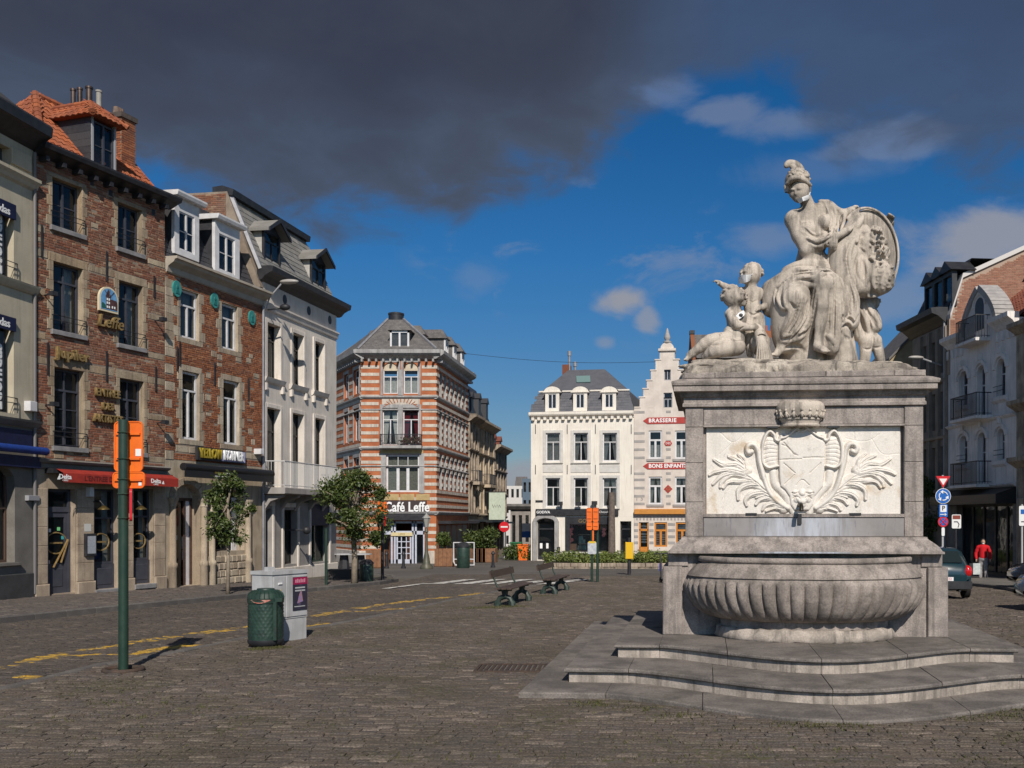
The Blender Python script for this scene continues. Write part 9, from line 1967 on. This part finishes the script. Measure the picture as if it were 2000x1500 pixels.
# electric scooters
def scooter(lb,b,rz):
    t = thing('electric_scooter',lb,'scooter',b,rz,'scooters beside the fountain');k = MB();k.tube([(0,0,.12),(.06,0,.9),(.09,0,1.14)],.03,7);k.build('stem',BLACKW,t);MB().tube([(.06,0,.45),(.075,0,.75)],.045,7).build('blue_sleeve',mat('scooter_blue',(.03,.06,.55),rough=.4),t);MB().tube([(.05,-.28,1.12),(.09,0,1.15),(.05,.28,1.12)],.02,6).build('handlebar',BLACKW,t);MB().cbox(-1.0,-.1,-.08,.08,.10,.15,.01).build('deck',BLACKW,t)
    for x in (.02,-1.02): k = MB();k.tube([(x+.1*cos(a*pi/8),0,.11+.1*sin(a*pi/8)) for a in range(16)],.03,6,closed=True);k.build('wheel',BLACKW,t)
scooter('electric scooter with blue sleeve left of the fountain plinth',gp(1291,1138),1.9);scooter('second electric scooter half hidden behind the fountain plinth',gp(1306,1136),1.9)
# ---------------------------------------------------------------- cars
TYRE = mat('tyre_rubber',(.012,.012,.012),rough=.8);RIM = mat('wheel_rim',(.35,.35,.36),rough=.3,metal=.8);CGL = mat('car_glass',(.015,.022,.022),rough=.05,spec=.8);TAIL = mat('tail_light',(.50,.01,.012),rough=.15,coat=1.0)
def car(name,lb,b,rz,paint):
    t = thing(name,lb,'car',b,rz,'cars right of the fountain')     # x forward, tail at x=0
    S = [(0,.60,.35,.62,.70,.55),(.03,.74,.28,.85,.98,.62),(.10,.80,.25,.93,1.02,.64),(.42,.83,.22,.96,1.40,.60),(.75,.84,.22,.96,1.45,.61),(1.7,.84,.20,.95,1.46,.62),(2.35,.84,.20,.94,1.38,.60),(3.0,.83,.22,.93,.98,.64),(3.6,.80,.25,.82,.86,.60),(3.82,.68,.32,.62,.66,.50)]
    V = [];n = 14
    for x,w,zb_,zw,zr_,rw in S: h = [(0,zb_),(w*.9,zb_),(w,zb_+.15),(w*1.01,zw-.25),(w*.97,zw),(rw+.02,zr_-.06),(rw*.85,zr_),(0,zr_+.02)];V += [(x,y,z) for y,z in h]+[(x,-y,z) for y,z in h[-2:0:-1]]
    k = MB();k.poly(V,[(j*n+i,j*n+(i+1) % n,(j+1)*n+(i+1) % n,(j+1)*n+i) for j in range(len(S)-1) for i in range(n)]+[tuple(range(n)),tuple((len(S)-1)*n+i for i in range(n))]);bo = k.build('body',paint,t,smooth=62)
    e = .04;MB().poly([(.105-e,-.55,1.05),(.105-e,.55,1.05),(.385-e,.50,1.37),(.385-e,-.50,1.37)],[(0,1,2,3)]).build('rear_window',CGL,t,fix=False);MB().poly([(2.40,-.54,1.36),(2.40,.54,1.36),(2.97,.58,1.01),(2.97,-.58,1.01)],[(0,1,2,3)]).build('windscreen',CGL,t)
    for s_ in (-1,1):
        for a,b2,c,d in ((.55,1.35,1.35,.70),(1.42,2.62,2.25,1.42)): MB().poly([(a,s_*.835,.99),(b2,s_*.835,.98),(c,s_*.66,1.36),(d,s_*.66,1.37)],[(0,1,2,3)]).build('side_window',CGL,t)
        k = MB();k.sphere((.10,s_*.70,.80),.13,12,8,(.95,1.05,1.35));k.build('tail_light',TAIL,t,smooth=True);k = MB();k.sphere((3.62,s_*.62,.66),.13,8,6,(.8,1,.7));k.build('headlight',WHT,t)
        k = MB();k.sphere((2.45,s_*.95,1.0),.09,8,6,(.8,1.2,.8));k.build('mirror',BLACKW,t)
        for x in (.62,3.02): k = MB();k.tube([(x,s_*.70,.29),(x,s_*.87,.29)],.29,20);w = k.build('wheel',TYRE,t,smooth=40);k = MB();k.tube([(x,s_*.872,.29),(x,s_*.882,.29)],.18,16);k.build('rim',RIM,w)
    MB().cbox(-.06,.2,-.80,.80,.30,.52,.03).build('bumper',BLACKW,t);pl = MB().box(-.075,-.061,-.26,.26,.53,.64).build('number_plate',WHT,t);lettering('1-VXI-422',.10,REDS,pl,(-.078,0,.585),.001,rot=(pi/2,0,-pi/2));MB().tube([(-.03,-.45,.24),(.3,-.45,.24)],.03,6).build('exhaust',BLACKW,t);return t
CARP = mat('dark_teal_paint',(.010,.032,.042),rough=.25,coat=1.0);Yc = 28.6
car('parked_car','dark teal hatchback seen from behind, right of the fountain',atg(1843,Yc),pi/2-.06,CARP);car('parked_car','grey car entering at the right edge of the picture',atg(2308,24.3),pi,mat('grey_car_paint',(.09,.095,.10),rough=.3,coat=1.0));car('parked_car','black car behind the grey one at the right edge',atg(2208,33),pi,mat('black_car_paint',(.012,.012,.014),rough=.25,coat=1.0))
# ---------------------------------------------------------------- person in red
b = gp(1920,1133)+Vector((0,0,.02));pe_ = thing('person','person in red jumper and light trousers carrying a shopping bag','person',b,-.25)
def fig(name,m,fn,lo,hi,vox=.022):
    C = Carve(lo,hi,vox);C.D[:] = 2.0;fn(C);V,Q = C.mesh();return np_mesh(name,V,Q,m,pe_,smooth=True)
def body(C):
    C.ell((.0,-.02,1.56),(.085,.10,.125),.02);C.cap((0,.0,1.46),(0,0,1.36),.055,.07,.03);C.cap((0,0,1.3),(0,0,.9),.13,.13,.05);C.ell((0,-.125,1.55),(.018,.03,.03),.01)
    for s_ in (-1,1): C.chain([(s_*.2,0,1.34),(s_*.27,.03,1.08),(s_*.27,-.06,.86)],[.055,.048,.036],.03,sub=2);C.cap((s_*.27,-.06,.86),(s_*.27,-.08,.76),.04,.03,.02);C.chain([(s_*.09,0,.88),(s_*.10,-.03*s_,.48),(s_*.11,.04*s_,.08)],[.085,.06,.042],.03,sub=2);C.cap((s_*.11,.04*s_,.05),(s_*.12,.04*s_-.15,.035),.05,.04,.02)
fig('body',mat('skin',(.42,.25,.17),rough=.6),body,(-.4,-.3,-.02),(.4,.25,1.75))
def jumper(C):
    C.cap((0,0,1.32),(0,.0,.95),.155,.16,.06);C.cap((-.155,0,1.36),(.155,0,1.36),.075,.075,.05)
    for s_ in (-1,1): C.chain([(s_*.2,0,1.34),(s_*.28,.03,1.08),(s_*.27,-.06,.88)],[.070,.062,.052],.03,sub=2)
fig('red_jumper',mat('red_wool',(.52,.008,.014),rough=.9),jumper,(-.42,-.28,.7),(.42,.28,1.5))
def trousers(C):
    C.ell((0,0,.86),(.18,.15,.13),.04)
    for s_ in (-1,1): C.chain([(s_*.09,0,.84),(s_*.10,-.03*s_,.48),(s_*.11,.04*s_,.12)],[.10,.08,.075],.03,sub=2)
fig('trousers',mat('light_trousers',(.30,.28,.28),(.2,.19,.19),30,.9),trousers,(-.3,-.25,.02),(.3,.25,1.02))
fig('hair',mat('dark_hair',(.015,.012,.01),rough=.6),lambda C: (C.ell((0,.015,1.60),(.098,.112,.115),.02),C.ell((0,.05,1.5),(.08,.07,.1),.03)),(-.14,-.12,1.36),(.14,.18,1.76));MB().sphere((0,-.10,1.505),.045,8,6,(1,.5,.75)).build('face_mask',MASK,pe_)
bg = thing('shopping_bag','pale paper shopping bag hanging from the hand of the person in red','bag',b+Vector((-.30,-.08,.22)));k = MB();k.prism([(-.16,-.06,0),(.14,-.06,0),(.14,-.06,.46),(-.16,-.06,.46)],(0,.12,0));o = k.build('bag',mat('paper_bag',(.55,.58,.58),(.40,.44,.44),9,.6),bg);k = MB();k.tube([(-.08,0,.46),(-.04,0,.56),(.02,0,.56),(.06,0,.46)],.008,5);k.build('handles',BLACKW,bg);MB().box(-.16,-.30,-.05,.04,0,.46).build('bag_side',BLACKW,bg)
# ---------------------------------------------------------------- overhead wires, moss and weeds
def wire(lb,pts): t = thing('overhead_wire',lb,'wire',pts[0]);P = [Vector(p)-pts[0] for p in pts];n = 14;k = MB();k.tube([P[0].lerp(P[1],i/n)-Vector((0,0,.35*sin(pi*i/n))) for i in range(n+1)],.014,4);k.build('cable',BLACKW,t)
wire('thin overhead wire from the corner cafe to the stepped gable',(at(905,690,74),at(1298,706,75)));wire('thin overhead wire strung across the facades on the right',(at(1795,702,52),at(2040,706,41)))
def tufts(pts,n,spread,seed):
    r = np.random.default_rng(seed);i = r.integers(0,len(pts),n);P = np.array(pts)[i]+r.normal(0,1,(n,3))*np.array([spread,spread*.6,0]);P[:,2] = gz(P[:,1])-.012;a = r.uniform(0,2*pi,n);w = r.uniform(.004,.009,n);h = r.uniform(.012,.04,n);dx,dy = np.cos(a)*w,np.sin(a)*w;lx,ly = r.normal(0,.015,n),r.normal(0,.015,n)
    V = np.stack([P+np.stack([-dx,-dy,0*w],1),P+np.stack([dx,dy,0*w],1),P+np.stack([lx+dx*.3,ly+dy*.3,h],1),P+np.stack([lx-dx*.3,ly-dy*.3,h],1)],1);return V.reshape(-1,3)
T1 = [gp(px,py) for px,py in ((1150,1372),(1170,1378),(1260,1384),(1330,1398),(1620,1416),(1660,1416),(1900,1404),(1960,1398),(2000,1388),(1560,1415))]
V = np.concatenate([tufts(T1,1500,.14,1),tufts([gp(525,1266),gp(540,1264),gp(505,1268)],1500,.10,2),tufts([gp(960,1186),gp(940,1188),gp(1000,1184),gp(1060,1164)],1800,.30,3),tufts([gp(random.uniform(0,2000),random.uniform(1380,1490)) for _ in range(200)],1600,.10,4),tufts([gp(random.uniform(100,500),random.uniform(1300,1420)) for _ in range(60)],800,.10,5)])
np_mesh('weeds',V,np.arange(len(V)).reshape(-1,4),mat('moss_green',(.1,.1,.02),rough=.8,island=[(.075,.080,.020),(.06,.062,.018),(.10,.092,.034),(.05,.046,.02)]),None,'stuff')
